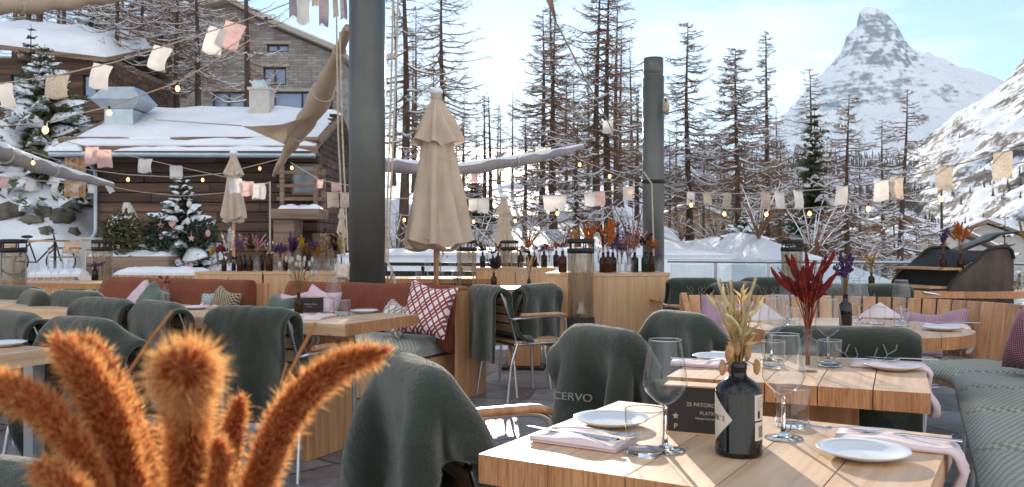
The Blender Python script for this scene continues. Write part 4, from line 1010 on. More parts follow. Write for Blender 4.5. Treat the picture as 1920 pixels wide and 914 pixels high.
def blanket_mesh(name, D, thick=.02):
    X, w, l = D; nx, ny = X.shape[:2]
    N_ = cloth_normals(X); sd_ = len(name) + nx + w * 31
    for i in range(nx):
        for j in range(ny):
            p = Vector(map(float, X[i, j])); v_ = j / (ny - 1) - .5; k_ = .35 + min(1, abs(v_) * 3)
            q = .013 * k_ * mnoise.noise(Vector((i / nx * w * 17 + sd_, v_ * l * 4, sd_))) + .006 * mnoise.noise(Vector((i / nx * w * 34, v_ * l * 26, sd_ + 5)))
            X[i, j] += N_[i, j] * abs(q) * (1.0 if q > 0 else .35)
    me = bpy.data.meshes.new(name); vs = [tuple(map(float, p)) for p in X.reshape(-1, 3)]
    fs = [(i * ny + j, (i + 1) * ny + j, (i + 1) * ny + j + 1, i * ny + j + 1) for i in range(nx - 1) for j in range(ny - 1)]
    me.from_pydata(vs, [], fs); uv = me.uv_layers.new(name='UVMap')
    for p in me.polygons:
        p.use_smooth = True
        for li in p.loop_indices:
            vi = me.loops[li].vertex_index; uv.data[li].uv = (vi // ny / (nx - 1) * w, vi % ny / (ny - 1) * l)
    me.materials.append(M['blanket']); o = bpy.data.objects.new(name, me); COL.objects.link(o)
    m = o.modifiers.new('sol', 'SOLIDIFY'); m.thickness = thick; m.offset = .6
    m = o.modifiers.new('sub', 'SUBSURF'); m.levels = 1; m.render_levels = 1
    return o
chair0 = thing('armchair', 'x', 'chair'); chair_parts(chair0)
DR = [drape(1, w=.50, bunch=.35), drape(2, w=.80, l=.98, off=-.05, tilt=.07, shift=-.02, bunch=.3), drape(3, w=.54, l=.98, off=.04, tilt=-.14, bunch=.5), drape(4, w=.74, l=1.0, off=-.06, tilt=.14, shift=-.03, bunch=.45), drape(5, w=.48, l=.86, bunch=.2, off=-.02, tilt=.03)]
BL = [blanket_mesh('blanket', d, .03 if i in (1, 3) else .024) for i, d in enumerate(DR)]
used = {'chair': False, 'bl': set()}
GC = 'tubular armchairs round the tables'; GB = 'green blankets laid over chair backs'
def place_chair(x, y, rz, lab, v=None, blab=None, z=0, emblem=None, mirror=False):
    global chair0
    if not used['chair']:
        c = chair0; used['chair'] = True; c.location = (x, y, z); c.rotation_euler = (0, 0, rz); tag(c, lab, 'chair', GC)
    else: c = dup(chair0, lab, (x, y, z), rz, None, 'chair', GC)
    c.scale = (1, 1, .955); b_ = None
    if v is not None:
        if v not in used['bl']: b_ = BL[v]; used['bl'].add(v)
        else: b_ = BL[v].copy(); COL.objects.link(b_)
        b_.location = (x, y, z); b_.rotation_euler = (0, 0, rz)
        b_.scale = (-1 if mirror else 1, 1, .955)
        tag(b_, blab, 'blanket', GB)
    return c, b_
def chair_at(px, top, rz, lab, v=None, blab=None, h=.855, **kw):     # h: height of the top edge of the draped back
    d = (HC - h) * FP / (top - YH); p = Vector(((px - 960) / FP * d, d, 0))
    off = Matrix.Rotation(rz, 3, 'Z') @ Vector((0, .30, 0)); q = p + off
    return place_chair(q.x, q.y, rz, lab, v, blab, **kw)
def surf(D, x, z, mirror, flat=False):
    """the rear face of a draped blanket at (x, z)"""
    X = D[0].reshape(-1, 3); xx = -x if mirror else x
    d2 = (X[:, 0] - xx) ** 2 + (X[:, 2] - z) ** 2; near = d2 < .03 ** 2
    if not near.any(): return -.37
    ys = X[near, 1]; w_ = np.exp(-d2[near] / .012 ** 2); lo = ys < ys.min() + .05
    return float(ys.min()) if flat else float((ys[lo] * w_[lo]).sum() / w_[lo].sum())
def lay_on(o, b_, v, mirror, x0, z0, th, flat=False):
    """sew a flat drawn mesh (in its own xy plane) on the blanket's rear"""
    o.parent = b_
    if flat:                                        # one straight piece of cloth with the words on it
        xs_ = [q.co.x for q in o.data.vertices]; zs_ = [q.co.y for q in o.data.vertices]; S = []
        for i in range(9):
            for j in range(4):
                x, z = x0 + lerp(min(xs_), max(xs_), i / 8), z0 + lerp(min(zs_), max(zs_), j / 3); S.append((1, x, z, surf(DR[v], x, z, mirror)))
        A_ = np.array(S); co, *_r = np.linalg.lstsq(A_[:, :3], A_[:, 3], rcond=None); off = (A_[:, 3] - A_[:, :3] @ co).min()
        for q in o.data.vertices:
            x, z = x0 + q.co.x, z0 + q.co.y; q.co = ((-x if mirror else x), co[0] + co[1] * x + co[2] * z + off * .6 - th - q.co.z, z)
        o.location = (0, 0, 0); o.rotation_euler = (0, 0, 0); o.data.update(); return o
    for q in o.data.vertices:
        x, z = x0 + q.co.x, z0 + q.co.y; dz = q.co.z
        q.co = ((-x if mirror else x), surf(DR[v], x, z, mirror, flat) - th - dz, z)
    o.location = (0, 0, 0); o.rotation_euler = (0, 0, 0); o.data.update(); return o
def stag(c, v, s, x0, z0, mirror=False):
    """the little stag head woven into the cloth"""
    m = MB(); k = s / 2
    def st(pts, r_=.0022): 
        P = []
        for p, q in zip(pts, pts[1:]):
            for i in range(4): P.append((lerp(p[0], q[0], i / 4) * k, lerp(p[1], q[1], i / 4) * k, 0))
        P.append((pts[-1][0] * k, pts[-1][1] * k, 0)); m.tube(P, r_, 4)
    st([(-.34, -.2), (0, -1), (.34, -.2)]); st([(-.34, -.2), (-.15, .1), (.15, .1), (.34, -.2)])
    for q in (-1, 1):
        st([(q * .15, .1), (q * .5, .4), (q * .75, .85), (q * .6, 1.3)]); st([(q * .5, .4), (q * .3, .8), (q * .4, 1.15)]); st([(q * .75, .85), (q * 1.05, 1.05), (q * 1.1, 1.3)]); st([(q * .34, .15), (q * .8, .35), (q * 1.0, .6)])
    return lay_on(m.build('stag_emblem', M['embroid'], c[1]), c[1], v, mirror, x0, z0, .024)
A0 = ANG
CH = {}
CH['near'] = chair_at(782, 660, math.radians(-67), 'nearest armchair, at the left edge of the front table', 1, 'thick rumpled green blanket on the nearest armchair', h=.865)
CH['second'] = chair_at(1132, 604, math.radians(-58), 'armchair with its back to the aisle, left of the middle table', 3, 'green blanket bunched to one side on the armchair left of the middle table', h=.865, mirror=True)
CH['third'] = chair_at(1275, 578, math.radians(-64), 'armchair behind the middle table, in front of the wooden flower counter', 1, 'green blanket folded thick over the armchair in front of the flower counter', h=.865)
CH['mid'] = chair_at(474, 572, math.radians(-20), 'armchair with its arm to the long table, showing a curved steel arm', 0, 'straight-hung green blanket on the armchair at the long table\'s right half')
CH['l5'] = chair_at(302, 562, math.radians(-42), 'armchair at the long table, right behind the round orange grass head', 2, 'green blanket on the armchair right behind the round orange grass head')
CH['l6'] = chair_at(197, 556, math.radians(-30), 'armchair at the long table with a bare seat side, third from the right', 0, 'green blanket on the long table armchair between two others', mirror=True)
CH['l7'] = chair_at(152, 592, math.radians(-28), 'armchair in front of the long row, half behind the tall orange grass', 3, 'wide wrinkled green blanket half behind the tall orange grass')
CH['l8'] = chair_at(25, 580, math.radians(-38), 'armchair cut by the left edge, by the small near table', 2, 'green blanket on the armchair by the small near table', mirror=True)
CH['l9'] = chair_at(68, 541, math.radians(-50), 'armchair behind the left edge one, in front of the fat heater', 1, 'green blanket with lettering in front of the left edge heater')
CH['l10'] = chair_at(142, 544, math.radians(150), 'armchair on the far side facing the terrace, left of the slim heater', 4, 'short green blanket draped far left of the slim heater')
CH['l11'] = chair_at(28, 534, math.radians(160), 'armchair beyond the left row, below the fat heater', 4, 'dark green blanket beyond the left row, below the fat heater', mirror=True)
CH['c1'] = chair_at(915, 533, math.radians(-60), 'armchair left of the small table beside the flower counter', 0, 'green blanket on the armchair left of the small table')
CH['c2'] = chair_at(1008, 530, math.radians(55), 'armchair tucked against the side of the flower counter', 2, 'green blanket on the armchair against the flower counter')
CH['r1'] = chair_at(1299, 520, math.radians(8), 'armchair by the railing just right of the flower counter', 4, 'green stag blanket by the railing just right of the flower counter')
CH['r2'] = chair_at(1374, 527, math.radians(30), 'armchair behind the left end of the slatted bench', 0, 'plain green blanket behind the left end of the slatted bench')
CH['r3'] = chair_at(1436, 519, math.radians(10), 'armchair in front of the far right heater', 4, 'green stag blanket in front of the far right heater')
CH['r4'] = chair_at(1622, 531, math.radians(-4), 'armchair behind the bench, under the stag-embroidered blanket', 4, 'wide green stag blanket behind the middle of the slatted bench')
CH['r5'] = chair_at(1566, 532, math.radians(40), 'armchair behind the bench beside the lavender', 0, 'plain green blanket behind the bench beside the lavender')
CH['e'] = chair_at(1578, 604, math.radians(-8), 'armchair between the middle table and the round table', 4, 'green blanket with a large stag between the middle and round tables', h=.865)
CH['e'][1].scale = (1.12, 1, .955); CH['r4'][1].scale = (1.45, 1, .955)
chair_at(30, 850, math.radians(-20), 'armchair at the bottom left corner, only its blanket showing', 4, 'green blanket corner at the bottom left behind the grass')
M['nap'] = M['cloth']('green_wool_nap', srgb(96, 102, 90), srgb(72, 78, 68), 20, .5)
fuzz_on(CH['near'][1], 1, False, 11000, 1); fuzz_on(CH['second'][1], 3, True, 9000, 2); fuzz_on(CH['mid'][1], 0, False, 6000, 3)
for key, v_, s_, x_, z_ in (('r1', 4, .15, 0, .72), ('r3', 4, .15, 0, .72), ('r4', 4, .15, -.05, .72), ('e', 4, .17, .06, .72)): stag(CH[key], v_, s_, x_, z_)
for key, v_, mir, x_, z_, sz in (('second', 3, True, -.05, .62, .042), ('l9', 1, False, 0, .74, .04), ('l10', 4, False, 0, .74, .04)):
    lay_on(text('lettering', 'CERVO', sz, M['embroid'], CH[key][1], (0, 0, 0), (0, 0, 0), .0015), CH[key][1], v_, mir, x_, z_, .030, True)
# ---------------------------------------------------------------- oak tables
def plank_top(L, W, T, n, bm_axis='Y'):
    """boards run along local y, end grain on the y faces"""
    b = MB(); wd = W / n
    for i in range(n):
        b.t = rnd.uniform(.86, 1.12); b.box((-W / 2 + wd * (i + .5), 0, -T / 2), (wd - .003, L, T), mis=[0, 0, 1, 1, 0, 0])
    return b
M['tableleg'] = wood('oak_leg_boards', srgb(202, 152, 104), srgb(168, 116, 74), 'Z', .55)
def table(lab, corner, ux, W, L, n=6, T=.055, legs='panel'):
    """corner: far left corner on the plan; W along the u direction, L toward the camera"""
    a = math.atan2(ux.y, ux.x); vx = Vector((ux.y, -ux.x, 0))
    c = corner + ux * (W / 2) + vx * (L / 2)
    root = thing('oak_table', lab, 'table', (c.x, c.y, 0), a, 'oak tables')
    b = plank_top(L, W, T, n); o = b.build('tabletop', [M['oak'], M['oak_end']], root, bevel=.003); o.location = (0, 0, .75)
    if legs == 'panel':
        b = MB(); b.box((-W * .05, L * .12, .35), (min(.5, W * .55), .09, .69)); b.build('leg', M['tableleg'], root, bevel=.004); b = MB(); b.box((-W * .05, L * .12, .012), (W * .7, L * .6, .024)); b.build('foot_plate', M['blackiron'], root)
    elif legs == 'blocks':
        for s in (-1, 1): b = MB(); b.box((s * (W / 2 - .32), 0, .346), (.1, L * .55, .692)); b.build('leg', M['tableleg'], root, bevel=.004)
    else:
        for sx in (-1, 1):
            for sy in (-1, 1): b = MB(); b.box((sx * (W / 2 - .06), sy * (L / 2 - .06), .345), (.05, .05, .69)); b.build('leg', M['steel'], root)
    return root
uA = Vector((math.cos(math.radians(-31.5)), math.sin(math.radians(-31.5)), 0))
TA = table('front oak table with the big black bottle, at the bottom right', Vector((.272, 2.177, 0)), uA, .76, .645, 5)
uB = Vector((math.cos(math.radians(-24.5)), math.sin(math.radians(-24.5)), 0))
vB = Vector((uB.y, -uB.x, 0))
TB = table('middle oak table with the red dried spikes, behind the front one', Vector((.466, 2.58, 0)) - vB * .68, uB, .72, .68, 5)
# round table by the curved bench
rt = thing('round_table', 'round oak table inside the curve of the slatted bench', 'table', (1.66, 4.12, 0), ANG, 'oak tables')
b = MB(); n = 48
for i in range(7):                                  # boards cut to the circle
    x0, x1 = -.51 + 1.02 * i / 7 + .0008, -.51 + 1.02 * (i + 1) / 7 - .0008; b.t = rnd.uniform(.88, 1.1); R = .51
    xs_ = [lerp(x0, x1, q / 6) for q in range(7)]
    poly = [(x, -math.sqrt(max(0, R * R - x * x))) for x in xs_] + [(x, math.sqrt(max(0, R * R - x * x))) for x in xs_[::-1]]
    pp = []
    for p in poly:
        if not pp or (Vector(p) - Vector(pp[-1])).length > 1e-5: pp.append(p)
    if (Vector(pp[0]) - Vector(pp[-1])).length < 1e-5: pp.pop()
    b.prism(pp, -.055, 0, mi=1, mtop=0)
o = b.build('tabletop', [M['oak'], M['oak_end']], rt); o.location = (0, 0, .75)
b = MB(); b.box((0, 0, .35), (.4, .1, .688)); b.build('leg', M['tableleg'], rt, bevel=.004); b = MB(); b.lathe([(0, 0), (.3, 0), (.3, .02), (0, .02)], 32); b.build('foot_plate', M['blackiron'], rt)
# long tables on the left
cD = Vector((-.533, 4.85, 0)); 
uD = Vector((math.cos(math.radians(154)), math.sin(math.radians(154)), 0))
def longtable(lab, rfar, Ln, Wd):                    # right far corner, length running left, boards along the length
    c = rfar + uD * (Ln / 2) - Vector((-uD.y, uD.x, 0)) * (-Wd / 2) * -1 * -1
    c = rfar + uD * (Ln / 2) + Vector((-uD.y, uD.x, 0)) * (Wd / 2)
    root = thing('oak_table', lab, 'table', (c.x, c.y, 0), math.atan2(uD.y, uD.x) - PI / 2, 'oak tables')
    o = plank_top(Ln, Wd, .06, 5).build('tabletop', [M['oak'], M['oak_end']], root, bevel=.003); o.location = (0, 0, .75)
    for s in (-1, 1): b = MB(); b.box((0, s * (Ln / 2 - .42), .345), (Wd * .62, .16, .69)); b.build('leg', M['tableleg'], root, bevel=.004)
    return root
TD = longtable('long oak table in front of the right rust sofa', cD, 1.72, .68)
TD2 = longtable('long oak table in front of the left rust sofa', cD + uD * 1.76, 1.9, .68)
TF = table('small oak table cut by the left edge, behind the orange grass', Vector((-2.62, 3.66, 0)), Vector((math.cos(math.radians(-23)), math.sin(math.radians(-23)), 0)), .95, .66, 6, legs='steel')
TG = table('small oak table beside the flower counter, under the slim heater', on(940, 536, .75) * 1.0, Vector((1, -.12, 0)).normalized(), .55, .6, 4, legs='panel')
TH = table('far oak table behind the right sofa, next to the parasol pole', Vector((-1.65, 10.6, 0)), Vector((1, -.05, 0)).normalized(), 1.5, .7, 6, legs='steel')
TI = table('far oak table behind the slatted bench by the glass railing', Vector((3.3, 7.9, 0)), Vector((1, -.1, 0)).normalized(), 1.7, .7, 6, legs='steel')
TJ = table('far left oak table with stem glasses below the snow', Vector((-5.6, 9.6, 0)), Vector((1, -.2, 0)).normalized(), 2.6, .7, 8, legs='steel')

# ---------------------------------------------------------------- benches
def cushion_mesh(b, P, T, nu=12, nv=6, mi=0):
    """soft upholstery on a surface P(u, v); returns nothing"""
    rows = []
    for i in range(nu + 1):
        u = i / nu; top = []; bot = []
        for j in range(nv + 1):
            v = j / nv; p = P(u, v); e = min(1, min(u, 1 - u) * nu * .8) ; f = min(1, min(v, 1 - v) * nv * .8); k = (max(0, e) * max(0, f)) ** .35
            top.append(p + Vector((0, 0, T * (.55 + .45 * k)))); bot.append(p + Vector((0, 0, T * (.12 * (1 - k)))))
        rows.append(top + bot[::-1] + [top[0]])
    b.grid(rows[::-1], mi)
    b.add(rows[0][:-1], [tuple(range(len(rows[0]) - 1))], mi); b.add(rows[-1][:-1], [tuple(range(len(rows[0]) - 1))[::-1]], mi)
def boxuv(o, s=1.0):
    me = o.data; uv = me.uv_layers.new(name='UVMap')
    for p in me.polygons:
        n = p.normal; ax = max(range(3), key=lambda i: abs(n[i]))
        for li in p.loop_indices:
            c = me.vertices[me.loops[li].vertex_index].co
            uv.data[li].uv = ((c.y, c.z), (c.x, c.z), (c.x, c.y))[ax]
    return o
# curved slatted bench on the right: the front edge line
CB, RF, RB = Vector((1.86, 4.81, 0)), .58, 1.12
pathF = []; 
tdir = Vector((.43, .9, 0)).normalized(); nout = Vector((tdir.y, -tdir.x, 0))
pS = CB + nout * RF
straight = 4.4
for i in range(25): pathF.append((pS - tdir * straight * (1 - i / 24), nout))
a0 = math.atan2(nout.y, nout.x)
for i in range(1, 19):
    a = a0 + (PI / 2 + .0 - a0) * i / 18; d = Vector((math.cos(a), math.sin(a), 0)); pathF.append((CB + d * RF, d))
for i in range(1, 7): pathF.append((CB + Vector((-.62 * i / 6, RF, 0)), Vector((0, 1, 0))))
bench = thing('slatted_bench', 'long curved wooden bench with upright slats round the right-hand tables', 'bench', (1.86, 4.81, 0))
S_ = [0]
for (p, d), (q, e) in zip(pathF, pathF[1:]): S_.append(S_[-1] + ((q + e * RF) - (p + d * RF)).length if False else S_[-1] + ((q + e * .54) - (p + d * .54)).length)
TOT = S_[-1]
def along(s):
    s = min(max(s, 0), TOT)
    for i in range(len(S_) - 1):
        if s <= S_[i + 1] + 1e-9:
            f = (s - S_[i]) / (S_[i + 1] - S_[i]); return pathF[i][0].lerp(pathF[i + 1][0], f), pathF[i][1].lerp(pathF[i + 1][1], f).normalized()
def rel(p): return p - Vector((1.86, 4.81, 0))
b = MB(); N = int(TOT / .088)
for i in range(N):
    s = (i + .5) * TOT / N; p, d = along(s); c = rel(p + d * .56); b.t = rnd.uniform(.82, 1.15)
    rz = math.atan2(d.y, d.x) - PI / 2
    sl = Matrix.Rotation(rz, 3, 'Z') @ Matrix.Rotation(-.16, 3, 'X')
    vs = []
    for z in (.36, .79):
        for (x, y) in ((-.040, -.012), (.040, -.012), (.040, .012), (-.040, .012)):
            vs.append(c + Matrix.Rotation(rz, 3, 'Z') @ Vector((x, y + (z - .42) * .17, 0)) + Vector((0, 0, z)))
    b.add(vs, [(3, 2, 1, 0), (4, 5, 6, 7), (0, 1, 5, 4), (2, 3, 7, 6), (1, 2, 6, 5), (3, 0, 4, 7)])
b.build('backrest', M['larch'], bench, bevel=.004)
b = MB()
rows = []
for i in range(90):
    p, d = along(TOT * i / 89); p = rel(p); ins = p + d * .03; out_ = p + d * .60
    rows.append([ins + Vector((0, 0, .34)), ins + Vector((0, 0, .375)), out_ + Vector((0, 0, .375)), out_ + Vector((0, 0, .34)), ins + Vector((0, 0, .34))])
b.grid(rows, sm=False); b.add(rows[0][:4], [(0, 1, 2, 3)]); b.add(rows[-1][:4], [(3, 2, 1, 0)])
b.build('seat_board', M['oak_x'], bench, fixn=True)
for i in range(9):
    p, d = along(.3 + (TOT - .6) * i / 8); p = rel(p); b = MB()
    for q, dz in ((.06, -.04), (.5, .04)): b.tube([p + d * q + Vector((0, 0, .34)), p + d * (q + dz) + Vector((0, 0, 0))], .014, 8)
    b.tube([p + d * .06 + Vector((0, 0, .32)), p + d * .5 + Vector((0, 0, .32))], .014, 8); b.build('leg', M['steel'], bench)
pe, de = along(TOT); rz = math.atan2(de.y, de.x) - PI / 2
b = MB(); b.slab([(-.05, 0), (.62, 0), (.68, .79), (.62, .81), (.36, .60), (-.02, .52)], -.02, .02); o = b.build('end_board', M['larch'], bench, bevel=.004); o.location = rel(pe) + Vector((-.03, 0, 0)); o.rotation_euler = (0, 0, rz + PI / 2)
cuts = [0.0, .9, 1.8, 2.62, 3.35, 3.98, 4.6, 5.35, TOT]
labs = ['beyond the bottom edge', 'at the bottom right corner', 'beside the front table', 'beside the middle table', 'under the big plum pillow', 'at the turn of the bench', 'behind the round table', 'at the left end of the bench']
for i, (s0, s1) in enumerate(zip(cuts, cuts[1:])):
    b = MB()
    def P(u, v):
        p, d = along(s0 + .006 + (s1 - s0 - .012) * u); return rel(p + d * lerp(-.02, .54, v)) + Vector((0, 0, .377))
    cushion_mesh(b, P, .085, 14, 8); o = boxuv(b.build('seat_cushion', M['seatcloth'], None, fixn=True)); o.location = (1.86, 4.81, 0)
    tag(o, 'grey-green woven seat cushion ' + labs[i], 'cushion', 'seat cushions on the slatted bench')
# rust corduroy sofas on the left
def sofa(lab, pr, Ln, seat_lab, arm=True, hb=.83):
    """pr: front right seat corner on the plan; runs left along -U"""
    root = thing('corduroy_sofa', lab, 'sofa', (pr.x, pr.y, 0), ANG, 'rust corduroy sofas')
    b = MB(); b.box((-Ln / 2, .3, .16), (Ln, .56, .31)); b.build('base', M['panel'], root, bevel=.004)
    b = MB()
    def P(u, v): return Vector((lerp(-Ln + .01, -.01, u), lerp(-.02, .52, v), .318))
    cushion_mesh(b, P, .14, 24, 6); boxuv(b.build('seat', M['seatcloth'], root, fixn=True))
    rows = []; pts = []
    for i in range(25): pts.append((Vector((-Ln + (Ln - .12) * i / 24, .58, 0)), Vector((0, 1, 0))))
    if arm:
        for i in range(1, 9):
            a = PI / 2 * (1 - i / 8); pts.append((Vector((-.12 + .18 * math.cos(a), .40 + .18 * math.sin(a), 0)), Vector((math.cos(a), math.sin(a), 0))))
        pts.append((Vector((.06, .22, 0)), Vector((1, 0, 0))))
    for (p, d) in pts:
        r_ = []
        for (o_, z) in ((-.06, .42), (-.075, .55), (-.06, .70), (-.035, hb - .05), (0, hb), (.045, hb - .012), (.06, hb - .07), (.06, .35)):
            r_.append(p + d * (o_ + (z - .4) * .1) + Vector((0, 0, z + .006 * mnoise.noise(p * 6))))
        rows.append(r_ + [r_[0]])
    b = MB(); b.grid(rows); b.add(rows[0][:-1], [tuple(range(8))]); b.add(rows[-1][:-1], [tuple(range(8))[::-1]]); b.build('backrest', M['rust'], root, fixn=True)
    b = MB()
    for (x, y, sx, sy) in ((-Ln / 2, .70, Ln, .03),) + (((.155, .48, .03, .44),) if arm else ()):
        n_ = max(2, int(max(sx, sy) / .14))
        for i in range(n_):
            f = (i + .5) / n_ - .5; b.t = rnd.uniform(.85, 1.12); b.box((x + (f * sx if sx > sy else 0), y + (f * sy if sy > sx else 0), .40), (sx / n_ - .004 if sx > sy else sx, sy / n_ - .004 if sy > sx else sy, .80))
    b.build('back_panel', M['larch'], root)
    return root
pr = Vector((-.66, 6.08, 0))
S2 = sofa('right rust corduroy sofa with a rounded end, in front of the square pillar', pr, 1.72, '')
S1 = sofa('left rust corduroy sofa below the bottle counter', pr - U * 2.02, 2.0, '', arm=False)
# ---------------------------------------------------------------- flower counters
def counter(lab, poly, h=.88):
    root = thing('flower_counter', lab, 'counter', (poly[0][0], poly[0][1], 0), 0, 'wooden flower counters')
    o0 = Vector((poly[0][0], poly[0][1])); P = [Vector(p) - o0 for p in poly]
    b = MB(); b.prism([tuple(p) for p in P], .05, h - .03); b.build('body', M['panel'], root, bevel=.004)
    c = sum(P, Vector((0, 0))) / len(P)
    b = MB(); b.prism([tuple(c + (p - c) * 1.012) for p in P], h - .027, h); b.build('top', M['oak_x'], root, bevel=.003)
    b = MB(); b.prism([tuple(c + (p - c) * .95) for p in P], 0, .05); b.build('plinth', M['blackiron'], root)
    for i, (p, q) in enumerate(zip(P, P[1:])):
        L_ = (q - p).length; n_ = max(1, round(L_ / .42))
        for k in range(1, n_):
            m_ = p.lerp(q, k / n_); a = math.atan2((q - p).y, (q - p).x); b = MB(); b.box((m_.x, m_.y, h / 2), (.006, .008, h - .1), rz=a); b.build('door_gap', M['blackiron'], root)
    return root
def px_at(px, y): return (px - 960) / FP * y
counter('wooden flower counter at the far left of the row, behind the left sofa', [(px_at(365, 8.3), 8.3), (px_at(491, 8.3), 8.3), (px_at(491, 8.3), 8.75), (px_at(365, 8.3), 8.75)])
counter('wooden flower counter behind the right sofa, next to the square pillar', [(px_at(494.5, 8.3), 8.3), (px_at(648, 8.3), 8.3), (px_at(648, 8.3), 8.75), (px_at(494.5, 8.3), 8.75)])
counter('many-sided wooden flower counter in the middle of the terrace', [(.32, 8.03), (.836, 7.78), (1.2, 7.9), (1.48, 8.0), (1.45, 8.5), (.45, 8.6)])
counter('low-looking wooden flower counter at the back, beyond the slim heaters', [(px_at(892, 9.9), 9.9), (px_at(1040, 9.9), 9.9), (px_at(1040, 9.9), 10.3), (px_at(892, 9.9), 10.3)])
# ---------------------------------------------------------------- masts, heaters, railing
def mast(lab, px, d, r_, top, name='steel_pillar', cap=False):
    x = px_at(px, d); root = thing(name, lab, 'pillar', (x, d, 0)); z1 = HC + (YH - top) / FP * d; b = MB()
    if cap:
        zc = z1 - .26; b.lathe([(0, 0), (r_, 0), (r_, zc), (r_ * .9, zc), (r_ * .9, zc + .03)], 40); b.build('shaft', M['darksteel'], root)
        b = MB(); b.lathe([(r_ * .9, zc + .03), (r_ * .93, zc + .035), (r_ * .93, z1), (0, z1)], 40); b.build('cap', M['darksteel'], root)
        b = MB()
        for zz in (HC + (YH - 345) / FP * d,): b.lathe([(r_ + .002, zz), (r_ + .012, zz), (r_ + .012, zz + .05), (r_ + .002, zz + .05)], 40)
        b.build('clamp_ring', M['blackiron'], root)
    else:
        b.lathe([(0, 0), (r_, 0), (r_, z1), (0, z1)], 48); b.build('shaft', M['darksteel'], root)
        b = MB(); b.lathe([(r_ + .001, .0), (r_ + .06, .0), (r_ + .06, .03), (r_ + .001, .03)], 48); b.build('base_ring', M['blackiron'], root)
    return root
mast('thick dark steel pillar rising through the top of the frame', 688.5, 8.05, .17, -190)
mast('round dark steel column with a separate cap, in front of the larches', 1225, 12, .15, 110, 'steel_column', cap=True)
heat0 = None
GH = 'round glass patio heaters'
def heater(lab, px, d):
    global heat0
    x = px_at(px, d)
    if heat0 is not None: return dup(heat0, lab, (x, d, 0), rnd.uniform(0, 3), None, 'heater', GH)
    heat0 = root = thing('patio_heater', lab, 'heater', (x, d, 0), 0, GH)
    b = MB(); b.lathe([(0, .0), (.215, .0), (.215, .03), (.20, .055), (.125, .06)], 40); b.build('base_plate', M['blackiron'], root)
    b = MB(); b.lathe([(.12, .06), (.12, .52), (.0, .52)], 40)
    for z in (.10, .14):
        for k in range(22): a = 2 * PI * k / 22; b.box((.121 * math.cos(a), .121 * math.sin(a), z), (.003, .014, .02), rz=a, mi=1)
    b.build('burner_housing', [M['blackiron'], M['ink']], root)
    b = MB(); b.lathe([(.112, .521), (.112, 1.075)], 40); b.build('glass_cylinder', M['heaterglass'], root)
    b = MB()
    for k in range(4): a = PI / 4 + k * PI / 2; b.tube([(.104 * math.cos(a), .104 * math.sin(a), .52), (.104 * math.cos(a), .104 * math.sin(a), 1.08)], .005, 6)
    b.build('guard_rods', M['steel'], root)
    b = MB(); b.lathe([(.0, .522), (.05, .522), (.05, .56), (.03, .6), (.03, .66), (0, .66)], 20); b.build('burner', M['steel'], root)
    b = MB(); b.lathe([(.105, 1.07), (.118, 1.07), (.118, 1.115), (.10, 1.115), (.10, 1.07)], 40); b.build('collar', M['blackiron'], root)
    b = MB(); b.lathe([(.0, 1.155), (.116, 1.155), (.12, 1.165), (.12, 1.19), (.11, 1.196), (0, 1.198)], 40)
    for k in range(5): a = k * 2 * PI / 5; b.tube([(.108 * math.cos(a), .108 * math.sin(a), 1.11), (.108 * math.cos(a), .108 * math.sin(a), 1.16)], .006, 6)
    b.build('cap', M['blackiron'], root); return root
heater('patio heater in front of the many-sided flower counter', 1089, 7.35)
heater('patio heater right of the big folded parasol, behind the sofa end', 875, 9.6)
heater('patio heater between the back counter and the small table', 955, 10.8)
heater('patio heater at the left edge of the terrace', 25, 8.1)
heater('patio heater beside the purple flowers, below the snowy planter', 192, 9.9)
heater('patio heater by the glass railing at the right', 1485, 9.2)
# railing
rp = [Vector((px_at(1252, 10.1), 10.1, 0)), Vector((px_at(1342, 9.9), 9.9, 0)), Vector((px_at(1441, 9.7), 9.7, 0)), Vector((px_at(1580, 9.45), 9.45, 0)), Vector((px_at(1721, 9.2), 9.2, 0)), Vector((px_at(1860, 8.9), 8.9, 0)), Vector((px_at(2040, 8.5), 8.5, 0))]
rl = thing('glass_railing', 'glass railing with steel posts along the right edge of the terrace', 'railing', rp[0])
b = MB(); b.tube([p - rp[0] + Vector((0, 0, .95)) for p in rp], .02, 8); b.build('handrail', M['steel'], rl)
for p, q in zip(rp, rp[1:]):
    a = math.atan2((q - p).y, (q - p).x); m_ = (p + q) / 2 - rp[0]; L_ = (q - p).length
    b = MB(); b.box((m_.x, m_.y, .5), (L_ - .06, .012, .82), rz=a); b.build('glass_pane', M['pane'], rl)
    b = MB(); b.box((q.x - rp[0].x, q.y - rp[0].y, .465), (.035, .05, .93), rz=a); b.build('post', M['steel'], rl)
b = MB(); q0, q1 = Vector((px_at(722, 12.4), 12.4, 0)), Vector((px_at(1010, 12.0), 12.0, 0)); a = math.atan2((q1 - q0).y, (q1 - q0).x)
dr_ = thing('dark_railing', 'low dark railing at the back between pillar and parasol', 'railing', q0)
m_ = (q1 - q0) / 2; L_ = (q1 - q0).length; b.box((m_.x, m_.y, .86), (L_, .05, .05), rz=a); b.box((m_.x, m_.y, .45), (L_, .02, .62), rz=a)
b.build('rail', M['blackiron'], dr_)
for k in range(5): b = MB(); c = (q1 - q0) * (k / 4); b.box((c.x, c.y + .04, .415), (.045, .045, .83)); b.build('post', M['blackiron'], dr_)
